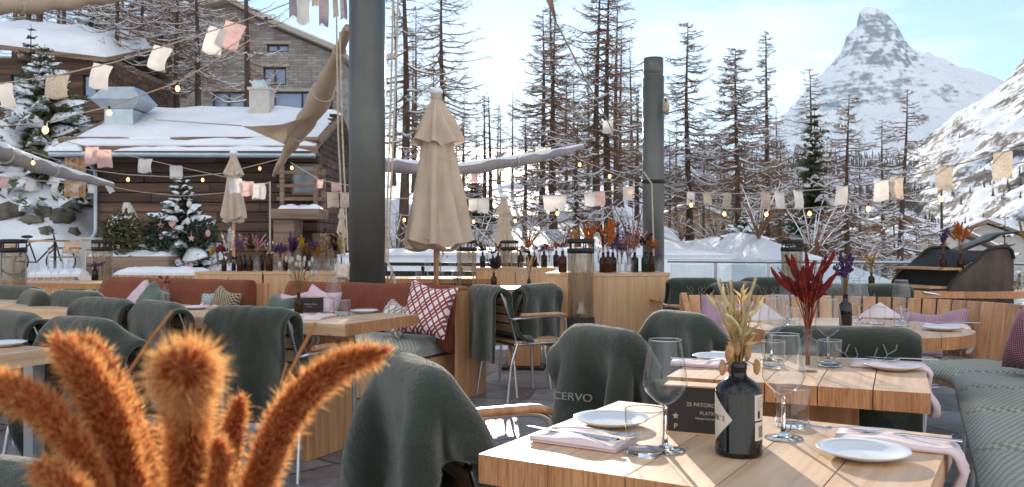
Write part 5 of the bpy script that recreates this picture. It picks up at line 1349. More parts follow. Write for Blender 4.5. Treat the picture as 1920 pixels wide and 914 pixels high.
# ---------------------------------------------------------------- closed parasols
def parasol(lab, px, top, bot, d, wpx, seed, pole_to=0., snowy=True, base=False):
    k = d / FP; x = px_at(px, d); zt = HC + (YH - top) * k; zb = HC + (YH - bot) * k; R = wpx * k / 2; hgt = zt - zb
    root = thing('closed_parasol', lab, 'parasol', (x, d, 0)); rg = random.Random(seed); n = 64; nf = 8; b = MB()
    def skirt(z_top, z_bot, r_top, r_bot, amp, m=16, hang=.0):
        P = []
        for i in range(m + 1):
            f = i / m; z = lerp(z_top, z_bot, f); row = []
            for kk in range(n + 1):
                w_ = 2 * PI * (kk % n) / n; fold = math.cos(w_ * nf + .6 * math.sin(f * 3 + seed)); fold2 = math.sin(w_ * 3 + seed + f)
                rr_ = lerp(r_top, r_bot, f ** .8) * (1 + amp * f ** .5 * (.6 * abs(fold) ** .7 * (1 if fold > 0 else -1) + .45 * fold2 + .25 * math.sin(w_ * 13 + seed * 2 + f * 2)) - .12 * math.sin(PI * f) * amp)
                row.append((rr_ * math.cos(w_), rr_ * math.sin(w_), z + hang * f * (.6 * fold2 + .4 * fold)))
            P.append(row)
        b.grid(P)
    skirt(zt - .02 * hgt, zt - .33 * hgt, .035, R * .72, .36, 12, .035)
    skirt(zt - .28 * hgt, zb, R * .42, R * .92, .34, 22, .05)
    b.ball((0, 0, zt - .02 * hgt), (.055, .055, .06), 12, 8)
    P = []
    for i in range(5):
        f = i / 4; row = []
        for kk in range(n + 1):
            w_ = 2 * PI * (kk % n) / n; row.append((lerp(R * .9, R * .3, f) * math.cos(w_) * (1 + .15 * math.cos(w_ * nf)), lerp(R * .9, R * .3, f) * math.sin(w_) * (1 + .15 * math.cos(w_ * nf)), zb - .06 * math.sin(PI * f * .7) + .05 * math.sin(w_ * 3 + seed) * (1 - f)))
        P.append(row)
    b.grid(P); b.build('canopy', M['parasol'], root)
    b = MB(); b.lathe([(0, 0), (.026, 0), (.026, zt - .1), (0, zt - .1)], 16); b.build('pole', M['larch'], root)
    b = MB(); b.lathe([(0, .0), (.25, .0), (.25, .05), (.05, .06), (.05, .3), (.03, .3)], 24); b.build('base', M['blackiron'], root)
    if snowy: b = MB(); b.ball((0, 0, zt + .03), (.07, .07, .045), 12, 7, jit=.06); b.build('snow_cap', M['snow'], root)
    return root
parasol('big folded beige parasol right of the dark steel pillar', 818, 178, 458, 8.4, 118, 1)
parasol('folded beige parasol in front of the chalet wall', 438, 290, 410, 15, 44, 2)
parasol('small folded beige parasol behind the slim heaters', 945, 372, 466, 14, 36, 3)
parasol('folded parasol wholly in shade seen as a stub between pillar ropes', 641, 395, 440, 18, 16, 4, snowy=False)
# ---------------------------------------------------------------- furled sails
def furled(lab, pts, d0, d1, rads, mat, snow=False, name='furled_sail', extra=None):
    n = len(pts); P = [at(px, py, lerp(d0, d1, i / (n - 1))) for i, (px, py) in enumerate(pts)]
    Q = [P[0]]
    for p, q in zip(P, P[1:]):
        for k in range(1, 9): Q.append(p.lerp(q, k / 8))
    c0 = Q[0].copy(); m = len(Q)
    def rad(i):
        f = i / (m - 1) * (n - 1); j = min(n - 2, int(f)); return lerp(rads[j], rads[j + 1], f - j) * lerp(d0, d1, i / (m - 1)) / FP
    root = thing(name, lab, 'awning', c0); b = MB(); rg = random.Random(len(lab))
    b.tube([p - c0 + Vector((0, 0, .01 * math.sin(i * 1.7))) for i, p in enumerate(Q)], [rad(i) * (1 + .10 * math.sin(i * 1.3) + rg.uniform(-.05, .05)) for i in range(m)], 18); b.build('roll', mat, root)
    for i in range(5, m - 2, 9): b = MB(); t_ = (Q[i + 1] - Q[i - 1]).normalized(); b.tube([Q[i] - c0 - t_ * .012, Q[i] - c0 + t_ * .012], rad(i) * 1.14, 16); b.build('lashing', M['rope'], root)
    if snow:
        b = MB(); b.tube([p - c0 + Vector((0, 0, rad(i) * .62)) for i, p in enumerate(Q)], [rad(i) * rg.uniform(.62, .9) for i in range(m)], 10); b.build('snow_cover', M['snow'], root, sub=1)
    return root
furled('tan rolled sail along the very top left', [(-60, 14), (90, 8), (225, -8)], 6, 7, [16, 15, 10], M['sail'])
fs = furled('tan rolled sail running down slantwise left of the pillar, with a loose corner', [(652, 52), (628, 120), (598, 190), (552, 262), (513, 328)], 8.6, 11, [7, 14, 22, 13, 3], M['sail'])
c0 = fs.location.copy(); b = MB(); A_, B_, C_ = at(452, 236, 10.2), at(598, 212, 9.7), at(545, 276, 10.5); P = []
for i in range(15):
    u = i / 14; row = []
    for j in range(9):
        v = j / 8; q = A_.lerp(B_.lerp(C_, v), u); sagz = -.10 * math.sin(PI * u) * (1 - v) + .12 * math.sin(PI * v) * u; row.append(q + Vector((0, -.12 * math.sin(PI * v) * u + .03 * math.sin(u * 14), sagz * .6)) - c0)
    P.append(row)
b.grid(P); b.build('loose_corner', M['sail'], fs)
furled('grey rolled sail capped with snow at the left edge', [(-40, 272), (40, 302), (120, 326), (212, 348)], 10.4, 12.5, [18, 14, 10, 4], M['greysail'], True)
furled('pale rolled sail with snow stretching right from behind the big parasol', [(722, 312), (860, 320), (1000, 298), (1092, 276)], 11, 13.5, [12, 11, 9, 5], M['greysail'], True)
b = MB(); A_, B_, C_ = at(1006, -40, 7.2), at(1030, -45, 7.3), at(1044, 45, 7.6); b.grid([[A_.lerp(C_, j / 6) - A_, (A_.lerp(C_, j / 6) * .5 + B_.lerp(C_, j / 6) * .5) - A_ + Vector((0, .05, 0)), B_.lerp(C_, j / 6) - A_] for j in range(7)])
o = b.build('sail_corner', M['sail'], solid=.004); o.location = A_; tag(o, 'pointed brown sail corner hanging in from the top edge', 'awning')
# ---------------------------------------------------------------- ropes
def rope(lab, pts, r_=.008, cat='rope', group=None, name='rope', sagn=0):
    P = [Vector(p) for p in pts]; c0 = P[0].copy(); b = MB(); b.tube([p - c0 for p in P], r_, 6); o = b.build(name, M['rope']); o.location = c0; return tag(o, lab, cat, group)
def sag(p, q, s, n=10): return [p.lerp(q, i / n) - Vector((0, 0, s * 4 * (i / n) * (1 - i / n))) for i in range(n + 1)]
rope('left rope of the pair right of the steel pillar', [at(738, -30, 7.75), at(733, 180, 7.75), at(722.6, 492, 7.75)], .009)
rope('right rope of the pair right of the steel pillar', [at(747, -30, 7.7), at(741, 180, 7.7), at(727, 492, 7.72)], .009)
rope('inner rope hanging along the left of the steel pillar', [at(630, -30, 7.6), at(634, 250, 7.6), at(646, 480, 7.6)], .008)
rope('outer rope hanging along the left of the steel pillar', [at(637, 60, 7.6), at(642, 250, 7.6), at(652, 470, 7.6)], .008)
rope('looped rope end tied off at the pillar cleat', [at(726, 492, 7.7), at(735, 505, 7.68), at(733, 530, 7.65), at(726, 520, 7.68), at(738, 515, 7.64), at(742, 540, 7.66), at(732, 552, 7.68)], .012)
rope('thin white cord hanging down in front of the chalet with a knot', [at(506, 340, 15), at(506, 470, 15), at(512, 474, 15), at(500, 476, 15), at(506, 468, 15)], .016)
rope('cord dropping down the front of the round column', [at(1206, 322, 11.7), at(1222, 345, 11.7), at(1226, 480, 11.75)], .012)
rope('stay rope from the hanging sail corner down to the right', [at(1044, 45, 7.6), at(1150, 248, 12)], .008)
rope('guy line from the loose sail corner to the left', [at(452, 236, 10.2), at(290, 225, 15)], .008)
rope('rope coil hooked high on the round column', [at(1247, 185, 11.8), at(1252, 200, 11.8), at(1250, 215, 11.8), at(1246, 208, 11.8), at(1247, 185, 11.8)], .03)
# ---------------------------------------------------------------- strings with flags and bulbs
t = NT('warm_lit_bulb'); t.set(Base_Color=(1, .7, .35), Emission_Color=(1., .42, .1), Emission_Strength=3.0); M['bulb'] = t.m
bulb0 = None
def bulb(px, py, d, lab):
    global bulb0
    p = at(px, py, d); s_ = d / 8
    if bulb0 is None:
        bulb0 = thing('light_bulb', lab, 'bulb', p, 0, 'warm bulbs on the light strings'); b = MB(); b.lathe([(0, -.085), (.012, -.082), (.026, -.06), (.027, -.045), (.014, -.018), (.012, 0)], 14); b.build('globe', M['bulb'], bulb0)
        b = MB(); b.lathe([(.014, -.02), (.015, .03), (0, .032)], 10); b.build('socket', M['blackiron'], bulb0)
    else: dup(bulb0, lab, p, 0, .8, 'bulb', 'warm bulbs on the light strings')
def flag(px, py, d, wpx, hpx, col, lab, roll=0, macrame=False, lean=0):
    k = d / FP; w_, h_ = wpx * k, hpx * k; b = MB(); P = []; sd_ = rnd.uniform(0, 9); p = at(px, py - hpx / 2, d)
    for i in range(7):
        u = i / 6 - .5; row = []
        for j in range(7):
            v = j / 6; row.append((u * w_ * (1 + .04 * math.sin(v * 5 + sd_)) + lean * v * h_, .035 * w_ * 4 * v * math.sin(u * 5 + sd_) * .5 + .02 * math.sin(v * 4 + sd_), -v * h_ * (1 + .05 * math.sin(u * 6 + sd_))))
        P.append(row)
    b.grid(P)
    n_ = 14 if not macrame else 18
    for i in range(n_):                              # fringe
        x = (i + .5) / n_ - .5; L_ = h_ * (.10 if not macrame else .5 * (1 - abs(x) * 1.6) + .1); xx = x * w_ + lean * h_; zz = -h_ * (.97 if not macrame else .8)
        b.add([(xx - .25 * w_ / n_, .0, zz), (xx + .25 * w_ / n_, .0, zz), (xx + rnd.uniform(-.3, .3) * w_ / n_, .01, zz - L_)], [(0, 1, 2)])
    o = b.build('bunting_flag', M['flag_' + col], solid=.0); o.location = p; o.rotation_euler = (0, roll, rnd.uniform(-.25, .25)); return tag(o, lab, 'flag', 'cloth flags on the bunting strings')
WORD = ['leftmost', 'second', 'third', 'fourth', 'fifth', 'sixth', 'seventh', 'eighth', 'ninth', 'tenth', 'eleventh', 'twelfth']
def bunting(where, pts, d0, d1, flags, bulbs=(), r_=.006, light=False):
    P = [at(px, py, lerp(d0, d1, (px - pts[0][0]) / (pts[-1][0] - pts[0][0]))) for px, py in pts]
    rope(('light string ' if light else 'bunting string ') + where, P, r_, 'string', 'strings over the terrace', 'light_string' if light else 'bunting_string')
    def ystr(px):
        for (a_, b_), (c_, d_) in zip(pts, pts[1:]):
            if a_ <= px <= c_: return b_ + (d_ - b_) * (px - a_) / (c_ - a_)
        return None
    for i, (px, py, w_, h_, c, *o) in enumerate(flags):
        ys_ = ystr(px)
        if ys_ is not None and abs(ys_ - (py - h_ / 2)) < 18: py = ys_ + h_ / 2 - 1
        dd = lerp(d0, d1, (px - pts[0][0]) / (pts[-1][0] - pts[0][0])) - .02; kw = o[0] if o else {}
        flag(px, py, dd, w_, h_, c, '%s flag (%s) on the string %s' % (WORD[i], {'white': 'white', 'pink': 'pink', 'beige': 'beige', 'strip': 'grey'}[c], where) if len(flags) > 1 else 'single %s flag on the string %s' % (c, where), **kw)
    for i, (px, py) in enumerate(bulbs):
        ys_ = ystr(px)
        if ys_ is not None and abs(ys_ - py) < 14: py = ys_ + 4
        dd = lerp(d0, d1, (px - pts[0][0]) / (pts[-1][0] - pts[0][0])); bulb(px, py, dd, ('%s lit bulb on the string %s' % (WORD[i], where)) if len(bulbs) > 1 else 'only lit bulb on the string ' + where)
bunting('across the cabin at top left', [(-30, 162), (110, 141), (215, 117), (305, 88), (460, 38), (660, -40)], 6.5, 9, [(8, 180, 26, 46, 'white', {'lean': .2}), (107, 162, 40, 44, 'beige'), (193, 142, 38, 46, 'white', {'roll': .2}), (304, 112, 40, 45, 'white', {'roll': .25}), (410, 76, 38, 50, 'white', {'roll': .3}), (442, 63, 38, 50, 'pink', {'roll': .3})])
bunting('low under the cabin, past the roof cowl', [(-30, 240), (85, 230), (205, 200), (333, 155), (470, 75)], 7.5, 8.5, [], [(85, 238), (205, 206), (333, 159)], light=True)
bunting('falling along the chalet wall', [(120, 265), (200, 283), (330, 312), (480, 345), (505, 345)], 12, 14.5, [(172, 292, 26, 32, 'pink'), (196, 298, 27, 33, 'pink'), (272, 313, 26, 26, 'white'), (330, 327, 22, 24, 'white', {'macrame': True}), (442, 349, 25, 27, 'white'), (464, 353, 22, 27, 'pink'), (485, 357, 27, 29, 'white')])
bunting('drooping over the chalet wall with lamps', [(60, 285), (160, 318), (240, 328), (340, 333), (420, 325), (487, 308), (530, 297)], 11, 14.5, [], [(62, 300), (240, 334), (380, 335), (487, 315)], light=True)
bunting('low over the christmas tree', [(180, 345), (260, 360), (340, 368), (420, 362), (505, 342)], 13, 15, [], light=True)
bunting('low over the snow bank at the left', [(-30, 328), (60, 338), (150, 346), (212, 348)], 12, 13, [(8, 343, 18, 22, 'pink'), (55, 348, 15, 22, 'white'), (103, 353, 13, 20, 'white'), (143, 355, 13, 18, 'pink'), (169, 357, 12, 17, 'white', {'roll': -.15}), (203, 357, 11, 16, 'white', {'roll': -.4})])
bunting('of long strips left of the pillar', [(530, -22), (600, -18), (655, -8)], 7.5, 7.8, [(549, 6, 14, 52, 'strip'), (570, 14, 26, 66, 'white'), (590, -4, 12, 30, 'beige'), (607, 16, 18, 66, 'strip'), (629, 8, 10, 44, 'strip'), (644, 12, 13, 46, 'strip')])
bunting('between porch and pillar', [(545, 305), (600, 338), (655, 348)], 13, 11, [(600, 345, 12, 16, 'pink'), (630, 344, 17, 17, 'pink')], [(547, 312), (597, 342)])
bunting('just left of the pillar, lower', [(612, 362), (655, 362)], 10, 9.6, [(624, 373, 22, 28, 'beige'), (649, 375, 22, 28, 'pink')])
bunting('between big parasol and round column', [(722, 372), (870, 374), (960, 370), (1060, 366), (1150, 358), (1206, 345)], 10.5, 11.8, [(887, 385, 17, 23, 'white'), (906, 388, 21, 28, 'white'), (1030, 382, 23, 30, 'white'), (1051, 380, 21, 26, 'white'), (1106, 372, 20, 26, 'white'), (1124, 371, 21, 26, 'pink'), (1178, 362, 18, 26, 'white')], [(1045, 395), (1181, 349)])
bunting('crossing low behind the small parasol', [(722, 402), (830, 408), (965, 406), (1100, 400)], 13, 13.5, [], [(758, 402), (888, 412), (966, 412)], light=True)
bunting('high among the larches under the sun', [(870, 330), (950, 298), (1020, 277), (1060, 262)], 12, 13.4, [(890, 321, 13, 22, 'pink'), (940, 304, 12, 20, 'beige'), (1018, 284, 28, 24, 'white')], [(1025, 266)])
bunting('slanting through the twin larch', [(1040, 262), (1087, 300), (1143, 322), (1206, 348)], 13, 12, [(1140, 238, 20, 24, 'white')], [(1087, 306), (1143, 326)], light=True)
bunting('right of the round column', [(1246, 348), (1290, 361), (1400, 364), (1550, 355), (1700, 331), (1780, 313), (1940, 270)], 11.5, 7.5, [(1295, 376, 15, 24, 'white'), (1327, 381, 15, 24, 'beige'), (1363, 382, 16, 26, 'beige'), (1435, 380, 18, 30, 'beige'), (1462, 380, 18, 32, 'white'), (1497, 378, 18, 35, 'white'), (1578, 368, 22, 36, 'white'), (1652, 359, 26, 40, 'white'), (1682, 354, 28, 40, 'beige'), (1772, 335, 31, 42, 'beige', {'macrame': True}), (1878, 309, 39, 50, 'beige', {'roll': -.12})])
bunting('of lamps below the right-hand flags', [(1246, 362), (1360, 392), (1500, 392), (1640, 380), (1765, 348), (1940, 298)], 11.2, 7.8, [], [(1296, 372), (1358, 390), (1437, 396), (1518, 401), (1628, 394), (1765, 366)], light=True)
# ---------------------------------------------------------------- grill
d = 7.2; k = d / FP; gx = px_at(1735, d)
gr = thing('barbecue_grill', 'large scorched steel barbecue with sloped sides and raised lid', 'grill', (gx, d, 0))
def gp(px, py): return ((px - 1735) * k, HC + (YH - py) * k)
side = [gp(1778, 690), gp(1778, 545), gp(1782, 532), gp(1790, 522), gp(1835, 484), gp(1846, 472), gp(1857, 466), gp(1875, 464), gp(1890, 464), gp(1897, 470), gp(1901, 486), gp(1901, 690)]
rim = M['blackiron']
b = MB(); b.slab(side, 0, .03); b.build('side_plate', M['grillsteel'], gr, fixn=True)
b = MB(); b.tube([Vector((x, -.005, z)) for x, z in side[1:-1]], .014, 6); b.build('side_rim', rim, gr)
off = Vector((-.20, 0, 0)); sh2 = [(x - .205, z) for x, z in side]
b = MB(); b.slab(sh2, .62, .65); b.build('side_plate', M['grillsteel'], gr, fixn=True)
b = MB(); b.tube([Vector((x, .615, z)) for x, z in sh2[1:-1]], .014, 6); b.build('side_rim', rim, gr)
for (pxa, py, dep, mat_, nm) in ((1745, 540, .16, 'palewood', 'shelf'), (1772, 505, .16, 'palewood', 'shelf')):
    x0, z0 = gp(pxa, py); b = MB(); b.grid([[Vector((x0, .03 if i == 0 else .03, z0)), Vector((x0 + dep, .03, z0))] if i == 0 else [Vector((x0 - .2, .62, z0)), Vector((x0 - .2 + dep, .62, z0))] for i in range(2)], sm=False); b.build(nm, M[mat_], gr, solid=.02)
x0, z0 = gp(1792, 500); b = MB(); b.grid([[Vector((x0 + .05, .04, z0 - .6)), Vector((x0 + .05, .04, z0 - .02)), Vector((x0 + .3, .04, z0 + .13))], [Vector((x0 - .15, .61, z0 - .6)), Vector((x0 - .15, .61, z0 - .02)), Vector((x0 + .1, .61, z0 + .13))]], sm=False); b.build('fire_box', M['ink'], gr, solid=.01)
(x0, z0), (x1, z1) = gp(1832, 476), gp(1965, 434); b = MB(); P = []
for i in range(9):
    u = i / 8; P.append([Vector((lerp(x0, x1, u), .30 + .26 * v, lerp(z0, z1, u) + .05 * math.sin(PI * u) * (1 if u > .5 else .5))) for v in (0, .25, .5, .75, 1)])
b.grid(P); b.build('lid', M['blackiron'], gr, solid=.014)
b = MB(); b.tube([Vector((gp(1733, 548)[0] - .02, -.02, gp(0, 548)[1])), Vector((gp(1778, 556)[0], -.02, gp(0, 556)[1]))], .014, 8); b.build('handle', M['steel'], gr)
# ---------------------------------------------------------------- back terrace at the left: snowy plank benches, planter, cafe chairs, bicycle
def plank_wall(lab, px0, px1, d0, d1, z0, z1):
    p, q = Vector((px_at(px0, d0), d0, 0)), Vector((px_at(px1, d1), d1, 0)); root = thing('plank_bench', lab, 'bench', p, 0, 'pale plank benches'); b = MB(); n = int((q - p).length / .11); a = math.atan2((q - p).y, (q - p).x)
    for i in range(n): c = (q - p) * ((i + .5) / n); b.t = rnd.uniform(.8, 1.15); b.box((c.x, c.y, (z0 + z1) / 2), (.1, .03, z1 - z0), rz=a)
    b.build('backrest', M['palewood'], root)
    b = MB(); c = (q - p) / 2; b.box((c.x, c.y - .22, .40), ((q - p).length, .4, .05), rz=a); b.build('seat', M['palewood'], root)
    b = MB(); nv = Vector((math.sin(a), -math.cos(a), 0)); snow_slab(b, lambda u, v: (q - p) * u + nv * lerp(.0, -.45, v) + Vector((0, 0, z1)), .10, seed=px0); b.build('snow_cover', M['snow'], root)
plank_wall('pale plank bench with snow on top behind the left heaters', 48, 165, 12.0, 12.3, .2, .68)
plank_wall('pale plank bench right of the purple flower heater', 210, 372, 12.4, 12.2, .2, .70)
p = at(258, 497, 16.5); b = MB(); b.box((0, 0, .25), (1.55, .7, .62)); pl = thing('planter_box', 'dark weathered wooden planter left of the christmas tree', 'planter', (p.x - .05, 16.5, .35)); b.build('body', M['barn'], pl, bevel=.01)
b = MB(); snow_slab(b, lambda u, v: Vector((lerp(-.75, .75, u), lerp(-.33, .33, v), .565)), .08, seed=2, lump=.9); b.build('snow_cover', M['snow'], pl)
# shrub in the planter and a fleece-wrapped plant
def shrub(lab, px, py, d, s, mat, seed, n=900, name='shrub'):
    p = at(px, py, d); rg = random.Random(seed); root = thing(name, lab, 'shrub', p); b = MB()
    for i in range(n):
        v = Vector((rg.gauss(0, 1), rg.gauss(0, 1), rg.gauss(0, 1))).normalized() * rg.random() ** .4; c = Vector((v.x * s[0], v.y * s[1], s[2] * (1 + v.z * (1 + .3 * mnoise.noise(v * 3)))))
        dd = Vector((rg.uniform(-1, 1), rg.uniform(-1, 1), rg.uniform(-.3, 1))).normalized(); l = .09 * s[0] / .35; nn = dd.orthogonal().normalized() * l * .25; b.t = rg.uniform(.6, 1.3)
        b.add([c - nn * .3, c + dd * l * .5 - nn, c + dd * l, c + dd * l * .5 + nn], [(0, 1, 2, 3)])
    b.build('foliage', mat, root); b = MB()
    for k_ in range(5): a = rg.uniform(0, 6); b.tube([(0, 0, 0), (s[0] * .4 * math.cos(a), s[1] * .4 * math.sin(a), s[2] * 1.3)], [.015, .005], 5)
    b.build('stems', M['bark'], root); return root
shrub('olive-brown round shrub in the dark planter', 232, 482, 16.3, (.42, .35, .42), M['shrubleaf'], 1)
shrub('small green shrub beside the big christmas tree', 300, 482, 16.6, (.32, .3, .4), M['fir'], 2)
shrub('snow-dusted shrub at the right end of the christmas tree row', 375, 470, 16.8, (.35, .3, .3), M['fir'], 3)
p = at(240, 432, 17.2); b = MB(); P = []
for i in range(11):
    f = i / 10; z = .66 * f; row = []
    for kk in range(25): w_ = 2 * PI * (kk % 24) / 24; rr_ = (.17 * (1 - f) ** .7 + .05) * (1 + .12 * math.cos(w_ * 5 + f * 4)); row.append((rr_ * math.cos(w_) + .04 * math.sin(f * 4), rr_ * math.sin(w_), z))
    P.append(row)
b.grid(P[::-1]); o = b.build('wrapped_plant', M['flag_white']); o.location = (p.x, p.y, p.z - .1); tag(o, 'plant wrapped in white winter fleece before the chalet wall', 'plant')
b = MB(); P = at(224, 395, 17.1)
b.ball((0, 0, 0), (.22, .2, .26), 14, 9, jit=.1); o = b.build('snow_heap', M['snow'], sub=1); o.location = at(222, 425, 17.0); tag(o, 'rounded snow heap beside the wrapped plant', 'snow heap')
cv = []
tables_back = thing('garden_table', 'round-edged wooden table on the snow, left of the slatted cafe chair', 'table', at(52, 452, 18.8) * 1.0); tables_back.location.z = .42
b = MB(); b.box((0, 0, .80), (1.5, .7, .04)); b.build('tabletop', M['palewood'], tables_back, bevel=.005)
for sx in (-.6, .6): b = MB(); b.tube([(sx, 0, 0), (sx, 0, .78)], .03, 8); b.build('leg', M['blackiron'], tables_back)
def place_back(px, d, rz, lab, z): place_chair(px_at(px, d), d, rz, lab, z=z)
place_back(122, 19.3, math.radians(172), 'slatted cafe chair standing out in the snow', .43)
place_back(20, 19.6, math.radians(20), 'slatted cafe chair behind the garden table in the snow', .43)
place_back(192, 18.6, math.radians(150), 'slatted cafe chair by the concrete pier', .40)
bk = thing('bicycle', 'dark bicycle leaning behind the garden table in the snow', 'bicycle', (px_at(70, 19.9), 19.9, .42), .25)
for x in (-.5, .5):
    b = MB(); b.tube([(x + .31 * math.cos(2 * PI * i / 24), 0, .33 + .31 * math.sin(2 * PI * i / 24)) for i in range(25)], .018, 6); wo = b.build('wheel', M['ink'], bk); b = MB()
    for i in range(8): b.tube([(x, 0, .33), (x + .3 * math.cos(PI * i / 4), 0, .33 + .3 * math.sin(PI * i / 4))], .004, 3)
    b.build('spokes', M['steel'], wo)
b = MB()
for (p, q) in (((-.5, .33), (-.15, .75)), ((-.5, .33), (-.02, .3)), ((-.02, .3), (-.2, .85)), ((-.02, .3), (.38, .75)), ((-.17, .78), (.36, .85)), ((.5, .33), (.34, .95))): b.tube([(p[0], 0, p[1]), (q[0], 0, q[1])], .018, 6)
b.build('frame', M['blackiron'], bk); b = MB(); b.tube([(.34, -.28, .98), (.36, 0, .97), (.34, .28, .98)], .014, 6); b.build('handlebar', M['steel'], bk); b = MB(); b.ball((-.22, 0, .9), (.13, .07, .04), 10, 6); b.build('saddle', M['ink'], bk)
# christmas tree with ornaments
ct = thing('christmas_tree', 'christmas fir with snow and hanging ornaments in front of the chalet', 'tree', (px_at(342, 17.2), 17.2, .38)); conifer_parts(2.2, 1.12, 77, M['fir'], ct, snow=.85, layers=17, per=10, fine=1.6)
M['orn'] = plain('chalk_white_ornament', srgb(216, 206, 196), .6); M['ornpink'] = plain('dusty_pink_ornament', srgb(206, 150, 146), .6)
def ornament(px, py, kind, lab, mat):
    p = at(px, py, 16.45); b = MB(); s_ = .075
    if kind == 'star': b.slab([(s_ * (1 if i % 2 == 0 else .42) * math.sin(PI * i / 5), s_ * (1 if i % 2 == 0 else .42) * math.cos(PI * i / 5)) for i in range(10)][::-1], -.012, .012)
    elif kind == 'heart': b.slab([(.0042 * 16 * math.sin(t_) ** 3, .0046 * (13 * math.cos(t_) - 5 * math.cos(2 * t_) - 2 * math.cos(3 * t_) - math.cos(4 * t_))) for t_ in [2 * PI * i / 24 for i in range(24)]][::-1], -.015, .015)
    else: b.ball((0, 0, 0), (.05, .05, .07), 12, 8)
    b.tube([(0, 0, .06), (0, 0, .14)], .004, 4); o = b.build('tree_ornament', mat, fixn=True); o.location = p; tag(o, lab, 'ornament', 'ornaments on the christmas tree')
for a in ((323, 421, 'heart', 'dusty pink heart ornament in the middle of the christmas tree', 'ornpink'), (359, 447, 'star', 'pink star ornament low on the christmas tree', 'ornpink'), (332, 392, 'drop', 'pale round ornament above the pink heart', 'orn'), (355, 383, 'drop', 'long pale drop ornament at the upper right of the christmas tree', 'orn'), (352, 415, 'drop', 'clear-white drop ornament right of the pink heart', 'orn'), (302, 443, 'drop', 'pale bauble at the left side of the christmas tree', 'orn'), (390, 438, 'drop', 'pinkish bauble at the right side of the christmas tree', 'ornpink'), (324, 497, 'star', 'pale star ornament at the bottom left of the christmas tree', 'orn'), (358, 498, 'star', 'pink star ornament at the very bottom of the christmas tree', 'ornpink'), (301, 423, 'star', 'small rosy star ornament on the left boughs', 'ornpink')): ornament(*a[:4], M[a[4]])
# ---------------------------------------------------------------- pillows
def pillow(lab, px, pyb, h_seat, wpx, col, rz, lean=.3, roll=0., ar=1.0, T=.16, d=None, group='cushions on the benches and sofas', seed=0):
    """px, pyb: photo position of its lowest edge, standing on a seat at height h_seat"""
    if d is None: d = (HC - h_seat) * FP / (pyb - YH)
    k = d / FP; w_ = wpx * k; h_ = w_ * ar; b = MB(); n = 22; F = []; B = []
    for i in range(n + 1):
        u = i / n * 2 - 1; rf = []; rb = []
        for j in range(n + 1):
            v = j / n * 2 - 1
            pin = 1 - .10 * (1 - v * v) * abs(u) ** 3; pin2 = 1 - .10 * (1 - u * u) * abs(v) ** 3
            x = u * w_ / 2 * pin; z = v * h_ / 2 * pin2
            t_ = T / 2 * (max(0, 1 - u ** 4) * max(0, 1 - v ** 4)) ** .55 * (1 + .16 * mnoise.noise(Vector((u * 2.2 + seed, v * 2.2, seed * 1.7))))
            dent = .030 * math.exp(-((u * 1.8) ** 2 + (v - .85) ** 2 * 6)) * w_ / .4
            rf.append((x, -t_, z - dent)); rb.append((x, t_, z - dent))
        F.append(rf); B.append(rb)
    b.grid(F); b.grid([r_[::-1] for r_ in B]); o = b.build('pillow', M[col]); me = o.data; uv = me.uv_layers.new(name='UVMap')
    nv = (n + 1) * (n + 1)
    for p in me.polygons:
        for li in p.loop_indices:
            vi = me.loops[li].vertex_index; q = me.vertices[vi].co; uv.data[li].uv = (q.x / .45 + .5, q.z / .45 + .5)
    zc = h_ / 2 * (abs(math.cos(roll)) + abs(math.sin(roll)) * .85)
    o.rotation_mode = 'XYZ'; Mx = Matrix.Rotation(rz, 4, 'Z') @ Matrix.Rotation(-lean, 4, 'X') @ Matrix.Rotation(roll, 4, 'Y')
    ctr = Vector((px_at(px, d), d, h_seat)) + Matrix.Rotation(rz, 3, 'Z') @ Matrix.Rotation(-lean, 3, 'X') @ Vector((0, 0, zc * .97))
    o.matrix_world = Matrix.Translation(ctr) @ Mx; return tag(o, lab, 'pillow', group)
pillow('big white pillow with red lattice lines at the right end of the sofa', 797, 637, .47, 96, 'lat_red', ANG + .25, .32, .18, 1.1, .17, seed=1)
pillow('small white pillow with grey lattice leaning on the red lattice one', 730, 632, .47, 70, 'lat_grey', ANG - .15, .5, .25, .95, .14, seed=2)
pillow('sage green velvet pillow at the left end of the right sofa', 518, 600, .47, 62, 'greencush', ANG, .35, .1, 1, .15, d=6.95, seed=3)
pillow('pale pink woven pillow behind the white feathery bouquet', 545, 600, .47, 66, 'pinkcush', ANG + .1, .3, -.1, 1, .14, d=7.0, seed=4)
pillow('larger pink woven pillow right of the white feathery bouquet', 592, 602, .47, 78, 'pinkcush', ANG, .3, .2, 1, .15, d=6.75, seed=5)
pillow('brown houndstooth pillow on the left rust sofa', 412, 588, .47, 62, 'hound', ANG, .35, .25, 1, .15, d=7.4, seed=6)
pillow('pale blue checked pillow half behind the houndstooth one', 394, 585, .47, 54, 'bluecheck', ANG, .3, -.2, 1, .14, d=7.65, seed=7)
pillow('small white pillow with red lattice next to the houndstooth pillow', 376, 594, .47, 46, 'lat_red', ANG - .2, .5, .15, .9, .12, d=7.3, seed=8)
pillow('pink pillow at the left end of the left rust sofa', 250, 586, .47, 62, 'pinkcush', ANG - .1, .5, .5, 1, .14, d=7.9, seed=9)
pillow('sage green pillow in front of the pink one on the left sofa', 270, 588, .47, 64, 'greencush', ANG, .5, .45, 1, .14, d=7.7, seed=10)
pillow('cream linen pillow left of the left sofa', 222, 575, .47, 50, 'cream', ANG, .3, .1, 1.1, .14, d=8.5, seed=11)
pillow('white pillow standing upright against the steel pillar', 643, 540, .84, 26, 'cream', .2, .1, .05, 1.3, .1, d=7.3, seed=12)
pillow('grey pillow on the plank bench beside the purple flowers', 160, 552, .43, 44, 'cream', .2, .4, .4, 1, .12, d=11.6, seed=13)
